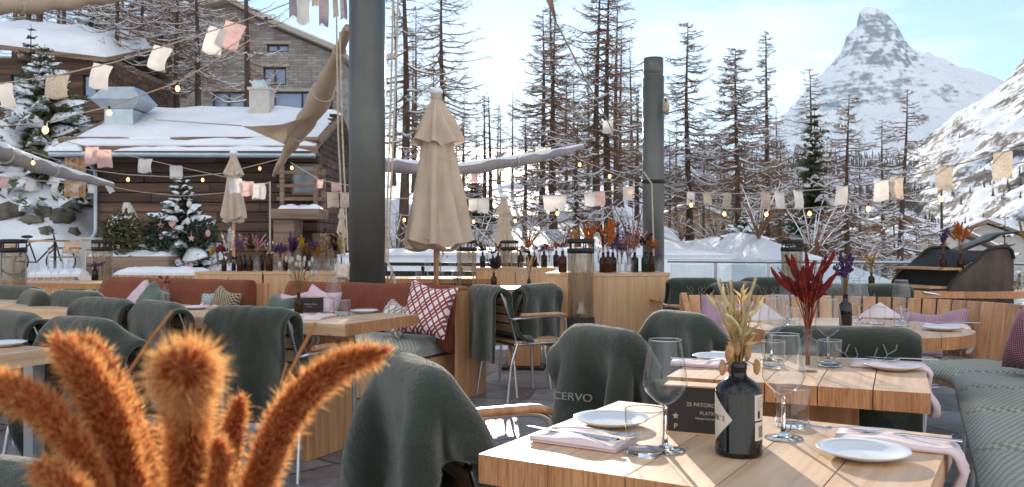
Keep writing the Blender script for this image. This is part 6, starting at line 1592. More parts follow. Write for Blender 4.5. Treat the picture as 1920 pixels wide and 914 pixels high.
pillow('dark pointed pillow leaning in front of the grey one', 143, 556, .43, 32, 'greencush', .2, .3, .6, 1, .1, d=11.4, seed=14)
pillow('mauve checked pillow at the left end of the slatted bench', 1362, 640, .47, 104, 'mauve', math.radians(-8), .35, .16, .92, .17, d=5.55, seed=15)
pillow('wide mauve checked pillow behind the round table', 1752, 655, .47, 118, 'mauve', math.radians(-35), .42, -.12, .72, .17, d=5.3, seed=16)
pillow('mauve checked pillow lying low under the round table edge', 1718, 676, .47, 100, 'mauve', math.radians(-20), .9, .1, .5, .14, d=5.25, seed=17)
pillow('big plum herringbone pillow at the right edge of the picture', 1942, 716, .47, 124, 'plum', math.radians(-62), .3, .12, 1.0, .2, d=4.35, seed=18)
# ---------------------------------------------------------------- tableware
GW = None
def first_or_dup(store, key, mk, lab, cat, loc, rz, group, name):
    if key in store: return dup(store[key], lab, loc, rz, None, cat, group)
    o = mk(); o.location = loc; o.rotation_euler = (0, 0, rz); store[key] = o; o.name = name; return tag(o, lab, cat, group)
STO = {}
def mk_wine():
    root = thing('wine_glass', 'x', 'glass')
    b = MB(); prof = [(.0, .087), (.006, .0875), (.020, .096), (.036, .112), (.0428, .126), (.0432, .131), (.041, .150), (.0365, .180), (.0312, .214)]
    b.lathe(prof, 40); b.lathe([(.0312, .2135), (.0318, .2142), (.0312, .2149), (.0305, .2142), (.0312, .2135)], 40); b.build('bowl', M['glass'], root)
    b = MB(); b.lathe([(.0312 + .0009 * math.cos(a), .2142 + .0009 * math.sin(a)) for a in [2 * PI * i / 8 for i in range(9)]], 40); b.build('rim', M['solidglass'], root)
    b = MB(); b.lathe([(0, .0002), (.0375, .0002), (.038, .001), (.0375, .0022), (.018, .0050), (.006, .012), (.0042, .03), (.0038, .06), (.0045, .08), (.006, .0868), (0, .0869)], 36); b.build('stem', M['solidglass'], root); return root
def wine(p, lab): return first_or_dup(STO, 'wine', mk_wine, lab, 'glass', p, rnd.uniform(0, 3), 'stemmed wine glasses', 'wine_glass')
def mk_tumbler():
    b = MB(); b.lathe([(.0356, .0105), (.038, .086), (.0374, .0868), (.0368, .086), (.0372, .080)], 44); o = b.build('tumbler', M['glass']); b = MB(); b.lathe([(0, .0004), (.033, .0004), (.0352, .0025), (.0356, .0100), (.034, .0102), (.028, .0085), (0, .0078)], 44); b.build('base', M['solidglass'], o); b = MB(); b.lathe([(.0376 + .0011 * math.cos(a), .0862 + .0011 * math.sin(a)) for a in [2 * PI * i / 8 for i in range(9)]], 44); b.build('rim', M['solidglass'], o); return o
def tumbler(p, lab): return first_or_dup(STO, 'tumbler', mk_tumbler, lab, 'glass', p, 0, 'water tumblers', 'tumbler')
def mk_plate():
    b = MB(); b.lathe([(0, .0005), (.045, .0005), (.048, .003), (.070, .009), (.083, .0155), (.0838, .0168), (.083, .0178), (.069, .0118), (.052, .0072), (.046, .0060), (0, .0060)], 64); return b.build('side_plate', M['china'])
def plate(p, lab): return first_or_dup(STO, 'plate', mk_plate, lab, 'plate', p, 0, 'white side plates', 'side_plate')
def napkin(p, rz, w_, l_, lab, hang=0., T=.014, seed=0):
    """folded cloth: l_ along local x; its +x end hangs over the table edge by hang"""
    rows = []; L_ = [(-l_ / 2 + l_ * i / 10, 0., 0.) for i in range(11)]
    if hang:
        x1 = l_ / 2
        for q in (20, 45, 70, 88): a = math.radians(q); L_.append((x1 + .018 * math.sin(a), -.018 * (1 - math.cos(a)), a))
        nh = 10
        for i in range(1, nh + 1): L_.append((x1 + .019 + .012 * math.sin(i * .6 + seed), -.018 - hang * i / nh, PI / 2))
    b = MB()
    for i, (x, z, a) in enumerate(L_):
        f = max(0, (-z) / hang) if hang else 0; ww = w_ * (1 - .28 * min(1, f * 2)) ; row = []
        nx_, nz = math.sin(a), math.cos(a)
        prof = []
        for j in range(13):
            v = j / 12 - .5; wv = .012 * f * math.sin(v * 17 + seed) + .0025 * math.sin(v * 9 + i * .9 + seed)
            prof.append((v * ww, T + wv))
        prof += [(.5 * ww + .002, T * .7), (.5 * ww + .003, T * .45), (.5 * ww - .004, T * .5), (.5 * ww + .002, T * .25), (.5 * ww, .001)] + [(-.5 * ww, .001), (-.5 * ww - .003, T * .5)]
        for (y, t_) in prof: row.append((x + nx_ * t_, y + .01 * f * math.sin(i * .7 + seed), z + nz * t_ + (.004 * math.sin(x * 30 + y * 12 + seed) if a == 0 and t_ > T * .8 else 0)))
        rows.append(row + [row[0]])
    b.grid(rows); b.add(rows[0][:-1], [tuple(range(len(rows[0]) - 1))]); b.add(rows[-1][:-1], [tuple(range(len(rows[0]) - 1))[::-1]])
    o = b.build('napkin', M['napkin'], fixn=True); o.location = p; o.rotation_euler = (0, 0, rz); return tag(o, lab, 'napkin', 'pale pink napkins')
def knife(p, rz, lab):
    b = MB(); rows = []
    for i in range(15):
        f = i / 14; x = -.11 + .22 * f
        if f < .52: hw = .0062 + .0016 * math.cos(f * 9); th = .0035
        elif f < .56: hw, th = .0045, .0028
        else: hw = .0085 * (1 - ((f - .56) / .44) ** 5) + .0006; th = .0008
        rows.append([(x, -hw, .0), (x, -hw * .6, th), (x, hw * .6, th), (x, hw, 0), (x, -hw, 0)])
    b.grid(rows); o = b.build('knife', M['cutlery'], fixn=True); o.location = p; o.rotation_euler = (0, -.0, rz); return tag(o, lab, 'knife', 'table knives')
def fork(p, rz, lab):
    b = MB(); rows = []
    for i in range(13):
        f = i / 12; x = -.1 + .145 * f; hw = .0062 - .0038 * math.sin(PI * min(1, f * 1.25)) if f < .8 else .0025 + .008 * ((f - .8) / .2); z = .004 * math.sin(f * 3)
        rows.append([(x, -hw, z), (x, 0, z + .0022), (x, hw, z), (x, 0, z - .001), (x, -hw, z)])
    b.grid(rows)
    for k_ in range(4): y = (k_ - 1.5) * .0058; b.tube([(.043, y * .8, .001), (.055, y, -.001), (.075, y, .002), (.095, y * .9, .007)], [.0021, .0019, .0017, .0009], 5)
    o = b.build('fork', M['cutlery'], fixn=True); o.location = p; o.rotation_euler = (0, 0, rz); return tag(o, lab, 'fork', 'table forks')
def card_box(p, rz, w_, dp, h_, lab, lines, star=True):
    root = thing('cigar_box', lab, 'box', p, rz); b = MB(); b.box((0, 0, h_ / 2 + .001), (w_, dp, h_)); b.build('body', M['card'], root, bevel=.0015)
    b = MB(); b.box((0, 0, .0015), (w_ + .004, dp + .004, .003)); b.box((0, 0, h_ + .002), (w_ + .003, dp + .003, .003)); b.build('edge_trim', M['oak_x'], root)
    for (s_, sz, x, z) in lines: text('lettering', s_, sz, M['print'], root, (x, -dp / 2 - .0006, z), (PI / 2, 0, 0))
    if star:
        b = MB(); s_ = h_ * .075; b.slab([(-w_ * .36 + s_ * (1 if i % 2 == 0 else .42) * math.sin(PI * i / 5), h_ * .37 + s_ * (1 if i % 2 == 0 else .42) * math.cos(PI * i / 5)) for i in range(10)][::-1], -dp / 2 - .0012, -dp / 2 - .0004); b.build('star_mark', M['print'], root, fixn=True)
    return root
TZ = .7505
def tp(px, py, dz=0.): p = on(px, py, .75); return Vector((p.x, p.y, TZ + dz))
aA = math.radians(-31.5); aB = math.radians(-24.5)
# front table
wine(tp(1247, 845), 'wine glass in front of the black card box on the front table'); wine(tp(1469, 822), 'wine glass right of the big black bottle on the front table')
tumbler(tp(1209, 853), 'tumbler left of the card box on the front table'); tumbler(tp(1486, 800), 'tumbler overlapping the wine glass right of the black bottle')
plate(tp(1146, 797), 'white plate at the far left of the front table'); plate(tp(1618, 858), 'white plate at the right of the front table')
napkin(tp(1094, 830), aA + PI, .105, .19, 'napkin with fork and knife at the left of the front table', seed=1)
napkin(tp(1668, 833), aA + .06, .10, .20, 'napkin hanging over the right end of the front table', hang=.17, seed=2)
fork(tp(1120, 826, .017), aA + .1, 'fork on the napkin at the left of the front table'); knife(tp(1070, 828, .017), aA + PI - .1, 'knife on the napkin at the left of the front table')
fork(tp(1600, 822, .018), aA + 3.5, 'fork on the napkin at the right of the front table'); knife(tp(1690, 833, .018), aA + PI - .05, 'knife on the napkin at the right of the front table')
card_box(tp(1330, 818) + Vector((.0, .03, 0)), aA + .16, .165, .05, .098, 'black card box with pale lettering behind the big black bottle', [('25 PATORO TORO', .0115, .012, .062), ('PLATINO', .0100, .012, .045), ('Vintage Reserve Limited', .0062, .012, .034), ('P', .016, -.0594, .014)])
# middle table
wine(tp(1553, 681), 'wine glass in front of the dark chair back on the middle table'); wine(tp(1446, 676), 'wine glass left of the red spikes on the middle table'); wine(tp(1462, 664), 'wine glass half hidden behind the red spikes')
tumbler(tp(1556, 688), 'tumbler right of the clear vase on the middle table'); tumbler(tp(1450, 690), 'tumbler behind the beige grass on the middle table')
plate(tp(1674, 694), 'white plate at the right of the middle table'); plate(tp(1345, 676), 'white plate at the left of the middle table')
napkin(tp(1660, 689), aB + .02, .10, .21, 'napkin hanging over the right end of the middle table', hang=.13, seed=3); napkin(tp(1318, 686), aB + PI, .10, .19, 'napkin at the left end of the middle table', seed=4)
knife(tp(1690, 683, .018), aB + PI, 'knife on the right napkin of the middle table'); fork(tp(1628, 686, .018), aB + .1, 'fork on the right napkin of the middle table')
knife(tp(1320, 686, .018), aB, 'knife on the left napkin of the middle table')
# round table
wine(tp(1690, 604), 'wine glass in front of the mauve pillow on the round table'); wine(tp(1612, 606), 'wine glass right of the lavender on the round table'); wine(tp(1600, 597), 'rear wine glass beside the lavender on the round table'); wine(tp(1476, 603), 'wine glass at the left of the round table')
tumbler(tp(1691, 612), 'tumbler by the mauve pillow on the round table'); tumbler(tp(1645, 608), 'tumbler in the middle of the round table'); tumbler(tp(1487, 610), 'tumbler at the left of the round table')
plate(tp(1765, 620), 'white plate at the right of the round table'); napkin(tp(1768, 614), ANG - .1, .09, .17, 'napkin hanging off the right side of the round table', hang=.10, seed=5)
knife(tp(1790, 612, .018), ANG + PI, 'knife on the round table napkin')
def cone_napkin(p, rz, s_, lab):
    b = MB(); P = []
    for i in range(9):
        f = i / 8; row = []
        for k_ in range(13): a = PI * k_ / 12; row.append((s_ * (1 - f) * math.cos(a) * 1.1, -.5 * s_ * (1 - f) * math.sin(a) * (1 + .1 * math.sin(k_)), s_ * .75 * f))
        P.append(row)
    b.grid(P); o = b.build('napkin', M['napkin'], solid=.004); o.location = p; o.rotation_euler = (0, 0, rz); return tag(o, lab, 'napkin', 'pale pink napkins')
cone_napkin(tp(1650, 596), -.3, .11, 'napkin folded to a tent on the round table'); cone_napkin(tp(1430, 600), .3, .12, 'napkin folded to a tent at the left of the round table')
# long table at the left
wine(tp(626, 592), 'wine glass right of the card box on the long table'); tumbler(tp(613, 586), 'tumbler behind the wine glass on the long table'); tumbler(tp(645, 592), 'tumbler at the right end of the long table')
plate(tp(683, 587), 'white plate at the right end of the long table'); plate(tp(556, 597), 'white plate next to the hanging napkin on the long table')
knife(tp(660, 590, .002), ANG, 'knife at the right end of the long table')
napkin(tp(600, 596), ANG - PI / 2 + .25, .11, .2, 'napkin hanging off the near edge of the long table', hang=.12, seed=6)
card_box(tp(577, 588) + Vector((0, .03, 0)), -.1, .155, .06, .09, 'black card box under the white feathery bouquet on the long table', [('25 PATORO TORO', .011, .012, .052), ('PLATINO', .008, .012, .038), ('P', .014, -.056, .013)])
plate(tp(368, 580), 'white plate in the middle of the long table')
# small left table, back tables
plate(tp(6, 650), 'white plate on the small table at the left edge')
for (px, py, l_) in ((980, 531, 'wine glass on the small table beside the flower counter'), (992, 529, 'rear wine glass on the small table beside the flower counter')): wine(tp(px, py), l_)
wine(tp(802, 521), 'wine glass left of the parasol pole on the far table'); wine(tp(848, 519), 'wine glass right of the parasol pole on the far table'); tumbler(tp(785, 522), 'tumbler left on the far table behind the sofa'); tumbler(tp(854, 523), 'tumbler right on the far table behind the sofa')
for i, px in enumerate((66, 96, 110, 132)): wine(Vector((px_at(px, 9.4), 9.4, TZ)), ['wine glass at the left of the far left table', 'second wine glass on the far left table', 'third wine glass on the far left table', 'wine glass nearest the purple flowers on the far left table'][i])
wine(Vector((px_at(1612, 7.8), 7.8, TZ)), 'wine glass left of the ochre grass on the back table'); wine(Vector((px_at(1650, 7.8), 7.8, TZ)), 'wine glass right of the ochre grass on the back table')
# ---------------------------------------------------------------- bottles and dried flowers
BM = {}
def bottle(kind, p, s_, lab, group=None):
    key = kind
    if key not in BM:
        b = MB()
        if kind == 'clear': b.lathe([(0, 0), (.026, 0), (.028, .004), (.028, .075), (.024, .088), (.011, .096), (.010, .112), (.0125, .114), (.0125, .118), (.009, .118)], 28); b.lathe([(0, .004), (.0255, .004), (.0255, .073)], 20); m_ = M['glass']
        elif kind == 'smoky': b.lathe([(0, 0), (.026, 0), (.028, .004), (.028, .075), (.024, .088), (.011, .096), (.010, .112), (.0125, .114), (.0125, .118), (.009, .118)], 28); m_ = M['smokyglass']
        else: b.lathe([(0, 0), (.029, 0), (.031, .004), (.031, .095), (.027, .112), (.0125, .122), (.011, .148), (.0135, .150), (.0135, .157), (.009, .157)], 28); m_ = M['brownglass' if kind == 'brown' else 'greenglass' if kind == 'green' else 'blackglass']
        o = b.build('bottle', m_); BM[key] = o
    else: o = BM[key].copy(); COL.objects.link(o)
    o.location = p; o.scale = (s_,) * 3; o.rotation_euler = (0, 0, rnd.uniform(0, 6)); return tag(o, lab, 'bottle', group)
FL = {}
def flmat(c, c2=None):
    key = c
    if key not in FL:
        FL[key] = M['cloth']('dried_petals_%d_%d_%d' % c, tuple(min(.85, q * 1.35) for q in srgb(*c)), srgb(*(c2 or tuple(int(q * .8) for q in c))), 40, .3)
    return FL[key]
STEM = (150, 122, 78)
def bouquet(kind, p, neck, h, spread, n, col, lab, seed, group=None, name='dried_flowers', stemc=STEM, down=.08):
    """stems start inside the bottle, leave its neck at height neck and fan out to height h"""
    rg = random.Random(seed); root = None; b = MB()
    for i in range(n):
        a = rg.uniform(0, 2 * PI); q = spread * math.sqrt(rg.random()); hh = h * rg.uniform(.72, 1.0)
        top = Vector((q * math.cos(a), q * math.sin(a), hh)); base = Vector((rg.uniform(-.3, .3) * .02, rg.uniform(-.3, .3) * .02, max(.006, neck - down))); nk = Vector((.006 * math.cos(a), .006 * math.sin(a), neck))
        P = [base] + bez(nk, nk.lerp(top, .5) + Vector((0, 0, .06 * h)) - Vector((top.x, top.y, 0)) * .18, top, 7)
        b.tube(P, .0011 + .0006 * rg.random() + .0009 * (h > .5), 4, mi=0, caps=False)
        T_ = (P[-1] - P[-2]).normalized(); hl = (h - neck)
        def fuzz(c, ax, ln, r_, m_, hair):
            sd = ax.orthogonal().normalized(); s2 = ax.cross(sd)
            for _ in range(m_):
                f = rg.random(); w_ = rg.uniform(0, 6.283); rr_ = r_ * (math.sin(PI * min(.96, .12 + .8 * f)) ** .6); o_ = (sd * math.cos(w_) + s2 * math.sin(w_)); s0 = c + ax * ln * f + o_ * rr_ * .6; e = s0 + (o_ * .8 + ax * .7) * hair * rg.uniform(.6, 1.2); nn = o_.cross(ax) * hair * .07
                b.add([s0 - nn, s0 + nn, e], [(0, 1, 2)], 1)
        if kind == 'spike':
            ln = hl * rg.uniform(.28, .5); r_ = min(.0125, .0065 + .010 * h) * (.40 if col in (BEI, (236, 208, 164)) else 1.0); c = top - T_ * ln
            bend = Vector((rg.gauss(0, 1), rg.gauss(0, 1), 0)) * ln * .09
            k0 = [c + T_ * ln * f + Vector((top.x, top.y, 0)) * .10 * f * f + bend * math.sin(f * 2.6) for f in [i_ / 12 for i_ in range(13)]]
            b.tube(k0, [r_ * .85 * rg.uniform(.72, 1.08) * min(1, .45 + 5 * i_ / 12) * (1 - (i_ / 12) ** 6 * .8) for i_ in range(13)], 7, 1, sm=False); fuzz(c, (k0[-1] - c).normalized(), ln, r_, 170, r_ * .85)
        elif kind == 'lavender':
            for _ in range(13):
                f = rg.random(); c = P[-1].lerp(P[-4], f) + Vector((rg.gauss(0, .009), rg.gauss(0, .009), 0)) * (.6 + hl); s_ = .0045 + .004 * hl; b.ball(c, (s_, s_, s_ * 1.4), 5, 3, 1)
        elif kind == 'puff':
            s_ = (.0085 + .006 * hl); b.ball(top, (s_ * .8, s_ * .8, s_ * 1.7), 8, 6, 1, jit=.1); fuzz(top - Vector((0, 0, s_ * 1.4)), Vector((0, 0, 1)), s_ * 3, s_, 60, s_ * .9)
        elif kind == 'plume':
            for _ in range(46):
                f = rg.random() ** .8; c = P[-1].lerp(P[3], f); dd = (T_ * .9 + Vector((rg.gauss(0, .5), rg.gauss(0, .5), rg.gauss(0, .2)))).normalized(); l = hl * rg.uniform(.08, .2); nn = dd.orthogonal().normalized() * .003; b.add([c - nn, c + nn, c + dd * l], [(0, 1, 2)], 1)
        elif kind == 'buds':
            for _ in range(9):
                f = rg.random() * .8; c = P[-1].lerp(P[3], f); e = c + Vector((rg.gauss(0, .02), rg.gauss(0, .02), rg.uniform(0, .03))); b.tube([c, e], .0008, 3, 0, False); b.ball(e, .006 + .003 * rg.random(), 6, 4, 1)
        elif kind == 'leaf':
            for _ in range(10):
                f = rg.random() * .9; c = P[-1].lerp(P[2], f); dd = Vector((rg.gauss(0, 1), rg.gauss(0, 1), rg.uniform(-.2, .9))).normalized(); l = .04 + .03 * rg.random(); nn = dd.cross(Vector((rg.gauss(0, 1), rg.gauss(0, 1), 1))).normalized() * l * .2; b.add([c, c + dd * l * .5 - nn, c + dd * l, c + dd * l * .5 + nn], [(0, 1, 2, 3)], 1)
    o = b.build(name, [flmat(stemc), flmat(col)]); o.location = p; return tag(o, lab, 'dried flowers', group)
ORG, RED, PUR, LAV, WHI, YEL, PNK, BEI, DRK, OCH = (196, 108, 44), (128, 50, 46), (92, 66, 118), (128, 100, 146), (232, 222, 208), (222, 170, 40), (206, 154, 150), (216, 186, 142), (60, 46, 56), (190, 142, 66)
CN = {ORG: 'orange', RED: 'dark red', PUR: 'deep purple', LAV: 'lilac', WHI: 'cream white', YEL: 'bright yellow', PNK: 'dusty pink', BEI: 'straw beige', DRK: 'blackish', OCH: 'ochre'}
KN = {'spike': 'spikes', 'lavender': 'lavender', 'puff': 'puffs', 'plume': 'plumes', 'buds': 'bud sprays', 'leaf': 'leaf sprays'}
ORD = ['first', 'second', 'third', 'fourth', 'fifth', 'sixth', 'seventh', 'eighth', 'ninth', 'tenth', 'eleventh', 'twelfth', 'thirteenth', 'fourteenth', 'fifteenth', 'sixteenth', 'seventeenth', 'eighteenth', 'nineteenth', 'twentieth', 'twenty-first', 'twenty-second']
def row_of(where, y, zt, items, sd0):
    for i, (px, dy, kind, s_, fk, col, top, n, sp) in enumerate(items):
        d = y + dy; p = Vector((px_at(px, d), d, zt)); bottle(kind, p, s_, '%s bottle, %s from the left %s' % ({'clear': 'clear glass', 'brown': 'brown glass', 'green': 'green glass', 'black': 'black glass', 'smoky': 'smoky glass'}[kind], ORD[i], where), 'bottles on the flower counters')
        if fk:
            neck = (.118 if kind in ('clear', 'smoky') else .157) * s_; h = HC + (YH - top) * d / FP - zt
            bouquet(fk, p, neck, h, sp * d / FP, n, col, 'dried %s %s in the %s bottle %s' % (CN[col], KN[fk], ORD[i], where), sd0 + i, 'dried flowers on the counters')
Y0, ZT = 8.5, .881
row_of('on the left flower counters', Y0, ZT, [
    (398, .0, 'clear', 1.0, 'lavender', YEL, 458, 6, 7), (408, .12, 'clear', 1.0, 'lavender', LAV, 455, 12, 12), (420, .0, 'brown', .85, 'buds', RED, 455, 8, 9), (429, .0, 'clear', 1.1, 'plume', WHI, 428, 10, 12), (438, .14, 'smoky', .8, 'lavender', PUR, 478, 7, 8), (450, .0, 'brown', 1.0, 'lavender', LAV, 445, 14, 14), (459, .14, 'black', 1.0, 'plume', PNK, 440, 8, 14), (469, .0, 'brown', 1.0, 'leaf', DRK, 435, 7, 12), (481, -.05, 'clear', 1.3, 'spike', PNK, 436, 9, 20), (490, .16, 'brown', 1.0, 'lavender', PUR, 430, 10, 12),
    (505, .0, 'brown', 1.1, 'puff', WHI, 452, 9, 13), (525, .0, 'clear', 1.15, 'lavender', PUR, 455, 22, 16), (535, .14, 'brown', .9, 'plume', PNK, 445, 7, 18), (547, .1, 'clear', 1.0, 'plume', PUR, 432, 16, 20), (565, .0, 'clear', 1.15, 'lavender', YEL, 440, 9, 8), (576, .12, 'brown', 1.0, 'buds', OCH, 452, 7, 12), (586, .0, 'clear', 1.2, 'lavender', PUR, 446, 13, 16), (595, .0, 'clear', 1.2, 'plume', OCH, 455, 16, 17), (612, .05, 'clear', 1.1, 'puff', BEI, 440, 8, 14), (618, -.08, 'clear', 1.2, 'spike', RED, 438, 4, 14), (630, .1, 'clear', 1.25, 'leaf', DRK, 428, 9, 22), (640, .0, 'clear', 1.2, 'plume', BEI, 436, 9, 14)], 100)
Y1 = 8.15
row_of('on the many-sided middle counter', Y1, ZT, [
    (1055, .05, 'brown', 1.3, 'spike', RED, 448, 6, 18), (1078, .2, 'clear', 1.1, 'spike', OCH, 414, 5, 14), (1108, .15, 'clear', 1.3, 'spike', ORG, 412, 10, 18), (1122, .1, 'clear', 1.4, 'puff', WHI, 455, 8, 14), (1131, -.05, 'brown', 1.2, 'spike', RED, 420, 8, 14), (1140, -.1, 'brown', 1.25, 'spike', ORG, 410, 9, 20), (1149, .1, 'brown', 1.2, 'leaf', DRK, 440, 5, 10), (1158, .12, 'clear', 1.3, 'lavender', PUR, 428, 9, 16), (1166, .0, 'clear', 1.35, 'plume', LAV, 438, 22, 34), (1177, .2, 'clear', 1.2, 'buds', PUR, 418, 14, 30), (1181, -.05, 'clear', 1.3, 'puff', OCH, 452, 18, 22), (1190, .1, 'green', 1.2, 'plume', PNK, 425, 14, 26), (1210, .05, 'green', 1.25, 'lavender', DRK, 436, 15, 20), (1221, .1, 'brown', 1.2, 'buds', ORG, 445, 9, 14), (1236, .0, 'clear', 1.2, 'lavender', LAV, 472, 9, 9)], 200)
Y2 = 10.0
row_of('on the back counter', Y2, ZT, [
    (905, .0, 'black', 1.1, 'leaf', DRK, 455, 6, 12), (914, .1, 'clear', 1.1, 'puff', BEI, 452, 7, 12), (924, .0, 'smoky', 1.1, 'lavender', PUR, 464, 9, 10), (934, .1, 'brown', 1.1, 'spike', RED, 448, 6, 8), (976, .0, 'brown', 1.2, 'buds', PNK, 465, 6, 9), (983, .1, 'clear', 1.2, 'leaf', DRK, 460, 4, 9), (992, .0, 'brown', 1.2, 'spike', ORG, 438, 6, 10), (1002, .1, 'brown', 1.1, 'spike', OCH, 455, 5, 8), (1012, .0, 'clear', 1.2, 'lavender', LAV, 458, 8, 12), (1020, .05, 'brown', 1.2, 'leaf', PUR, 455, 6, 12), (1030, .0, 'clear', 1.2, 'buds', PNK, 460, 8, 12), (1043, .05, 'brown', 1.2, 'spike', ORG, 450, 5, 9)], 300)
# bottles standing on the tables
def single(px, py, kind, s_, fk, col, top, n, sp, lab_b, lab_f, seed, h0=.75, stemc=STEM):
    p = on(px, py, h0); p.z = h0 + .0005; bottle(kind, p, s_, lab_b); neck = (.118 if kind in ('clear', 'smoky') else .157) * s_; h = HC + (YH - top) * p.y / FP - p.z
    bouquet(fk, p, neck, h, sp * p.y / FP, n, col, lab_f, seed, stemc=stemc, down=.1 * s_)
single(1515, 697, 'clear', 1.12, 'spike', RED, 466, 26, 60, 'clear glass vase with red spikes on the middle table', 'tall dark red dried spikes in the clear vase on the middle table', 401, stemc=(150, 90, 70))
single(1585, 612, 'black', 1.0, 'lavender', PUR, 470, 16, 20, 'black bottle with lavender on the round table', 'deep purple lavender in the black bottle on the round table', 402)
single(310, 566, 'clear', 1.0, 'spike', RED, 515, 5, 12, 'clear bottle with red spikes on the left long table', 'short red dried spikes on the left long table', 403)
single(560, 592, 'brown', .82, 'puff', WHI, 482, 17, 40, 'brown bottle holding white tufts on the long table', 'white feathery tufts in the brown bottle on the long table', 404)
single(992, 538, 'brown', .6, 'spike', BEI, 470, 9, 16, 'small brown pot on the small table by the counter', 'pale green-beige grass on the small table by the counter', 405)
single(926, 541, 'brown', .9, 'leaf', DRK, 478, 6, 12, 'brown bottle beside the slim heaters on the small table', 'dark leaf sprays beside the slim heaters', 406)
single(826, 523, 'clear', 1.2, 'puff', BEI, 470, 12, 18, 'clear bottle with beige tufts next to the parasol pole', 'beige tufts next to the parasol pole', 407)
def single_at(px, d, z, kind, s_, fk, col, top, n, sp, lab_b, lab_f, seed):
    p = Vector((px_at(px, d), d, z)); bottle(kind, p, s_, lab_b); neck = (.118 if kind in ('clear', 'smoky') else .157) * s_; bouquet(fk, p, neck, HC + (YH - top) * d / FP - z, sp * d / FP, n, col, lab_f, seed)
single_at(1634, 7.8, TZ, 'brown', .9, 'spike', OCH, 472, 9, 14, 'brown bottle with ochre grass on the back table by the railing', 'ochre grass spikes on the back table by the railing', 408)
single_at(178, 9.4, TZ, 'smoky', 1.3, 'lavender', PUR, 490, 14, 20, 'smoky bottle left of the slim left heater', 'purple lavender left of the slim left heater', 409)
g1, g2 = gp(1768, 512), gp(1803, 512)
single_at(1768, 7.34, .928, 'brown', .9, 'lavender', PUR, 425, 10, 16, 'reddish brown bottle on the grill shelf, left one', 'lavender spray on the grill shelf, left of the orange spikes', 410)
single_at(1801, 7.26, .928, 'brown', .9, 'spike', ORG, 414, 18, 30, 'brown bottle on the grill shelf, right one', 'fan of orange-red spikes on the grill shelf', 411)
single_at(1912, 5.6, .86, 'clear', .8, 'puff', BEI, 540, 9, 16, 'small clear bottle on the bench back at the right edge', 'beige tufts at the right edge above the bench', 412)
single_at(1926, 6.2, .87, 'clear', 1.0, 'spike', OCH, 405, 6, 18, 'clear bottle at the far right edge beyond the grill', 'tall golden spikes at the far right edge', 413)
# the big black bottle with a diamond label
p = tp(1385, 852); rt_ = thing('black_bottle', 'big black apothecary bottle with cream labels on the front table', 'bottle', p, 0)
b = MB(); b.lathe([(0, 0), (.040, 0), (.0435, .003), (.0445, .009), (.0445, .0105), (.0435, .014), (.0435, .118), (.042, .126), (.036, .135), (.022, .1445), (.0165, .149), (.0145, .153), (.0145, .160), (.0155, .162), (.0155, .174), (.0135, .1755), (.011, .1745)], 64); b.build('glass_body', M['blackglass'], rt_)
def wrapped(name, pts_f, mat, nu=16, nv=8, R=.0438):
    b = MB(); P = [[None] * (nv + 1) for _ in range(nu + 1)]
    for i in range(nu + 1):
        for j in range(nv + 1):
            a, z = pts_f(i / nu, j / nv); P[i][j] = (R * math.cos(a), R * math.sin(a), z)
    b.grid(P); return b.build(name, mat, rt_)
ca = math.atan2(-p.y, -p.x)                               # side toward the camera
acn = ca - 1.38                                           # centre of the diamond label, nearly at the left edge
def dia(u, v):
    s_ = u * 2 - 1; hh = .046 * (1 - abs(s_) ** 1.25); return acn + s_ * 1.12, .072 + (v * 2 - 1) * hh
wrapped('diamond_label', dia, M['labelpaper'], 32, 8)
def rect(a0_, a1_, z0_, z1_): return lambda u, v: (lerp(a0_, a1_, u), lerp(z0_, z1_, v))
wrapped('back_label', rect(ca + .72, ca + 1.46, .070, .118), M['labelpaper']); wrapped('barcode_label', rect(ca + .74, ca + 1.46, .033, .067), M['labelpaper'])
b_i = 0
for i in range(11):
    a = ca + .95 + .036 * i; wd = (.016, .008, .02, .009)[i % 4]; wrapped('barcode_bars', rect(a, a + wd, .038, .060), M['ink'], 1, 1, .0441) if i < 11 else None
for i in range(6): wrapped('label_text_line', rect(ca + .86, ca + 1.32 - .05 * (i % 3), .111 - i * .0042, .1118 - i * .0042), M['ink'], 4, 1, .0441)
wrapped('label_emblem', rect(ca + .90, ca + 1.06, .074, .088), M['ink'], 4, 1, .0441)
for i, chx in enumerate("HENDRICK'S"):
    a = acn + (i - 4.5) * .155; R_ = .0442; t_ = text('lettering', chx, .0135, M['ink'], rt_, (R_ * math.cos(a), R_ * math.sin(a), .072), (PI / 2, 0, a + PI / 2), .0002)
bouquet('spike', p, .174, .172 + .175, .06, 15, (236, 208, 164), 'straw-coloured wheat and hare tails in the big black bottle', 501, down=.12, stemc=(206, 172, 120))
bouquet('puff', p, .174, .172 + .05, .035, 9, (206, 168, 124), 'soft hare-tail puffs round the neck of the big black bottle', 502, down=.1)
bouquet('plume', p + Vector((0, 0, 0)), .174, .172 + .15, .03, 6, BEI, 'fine pale straw among the wheat in the big black bottle', 503, down=.1)
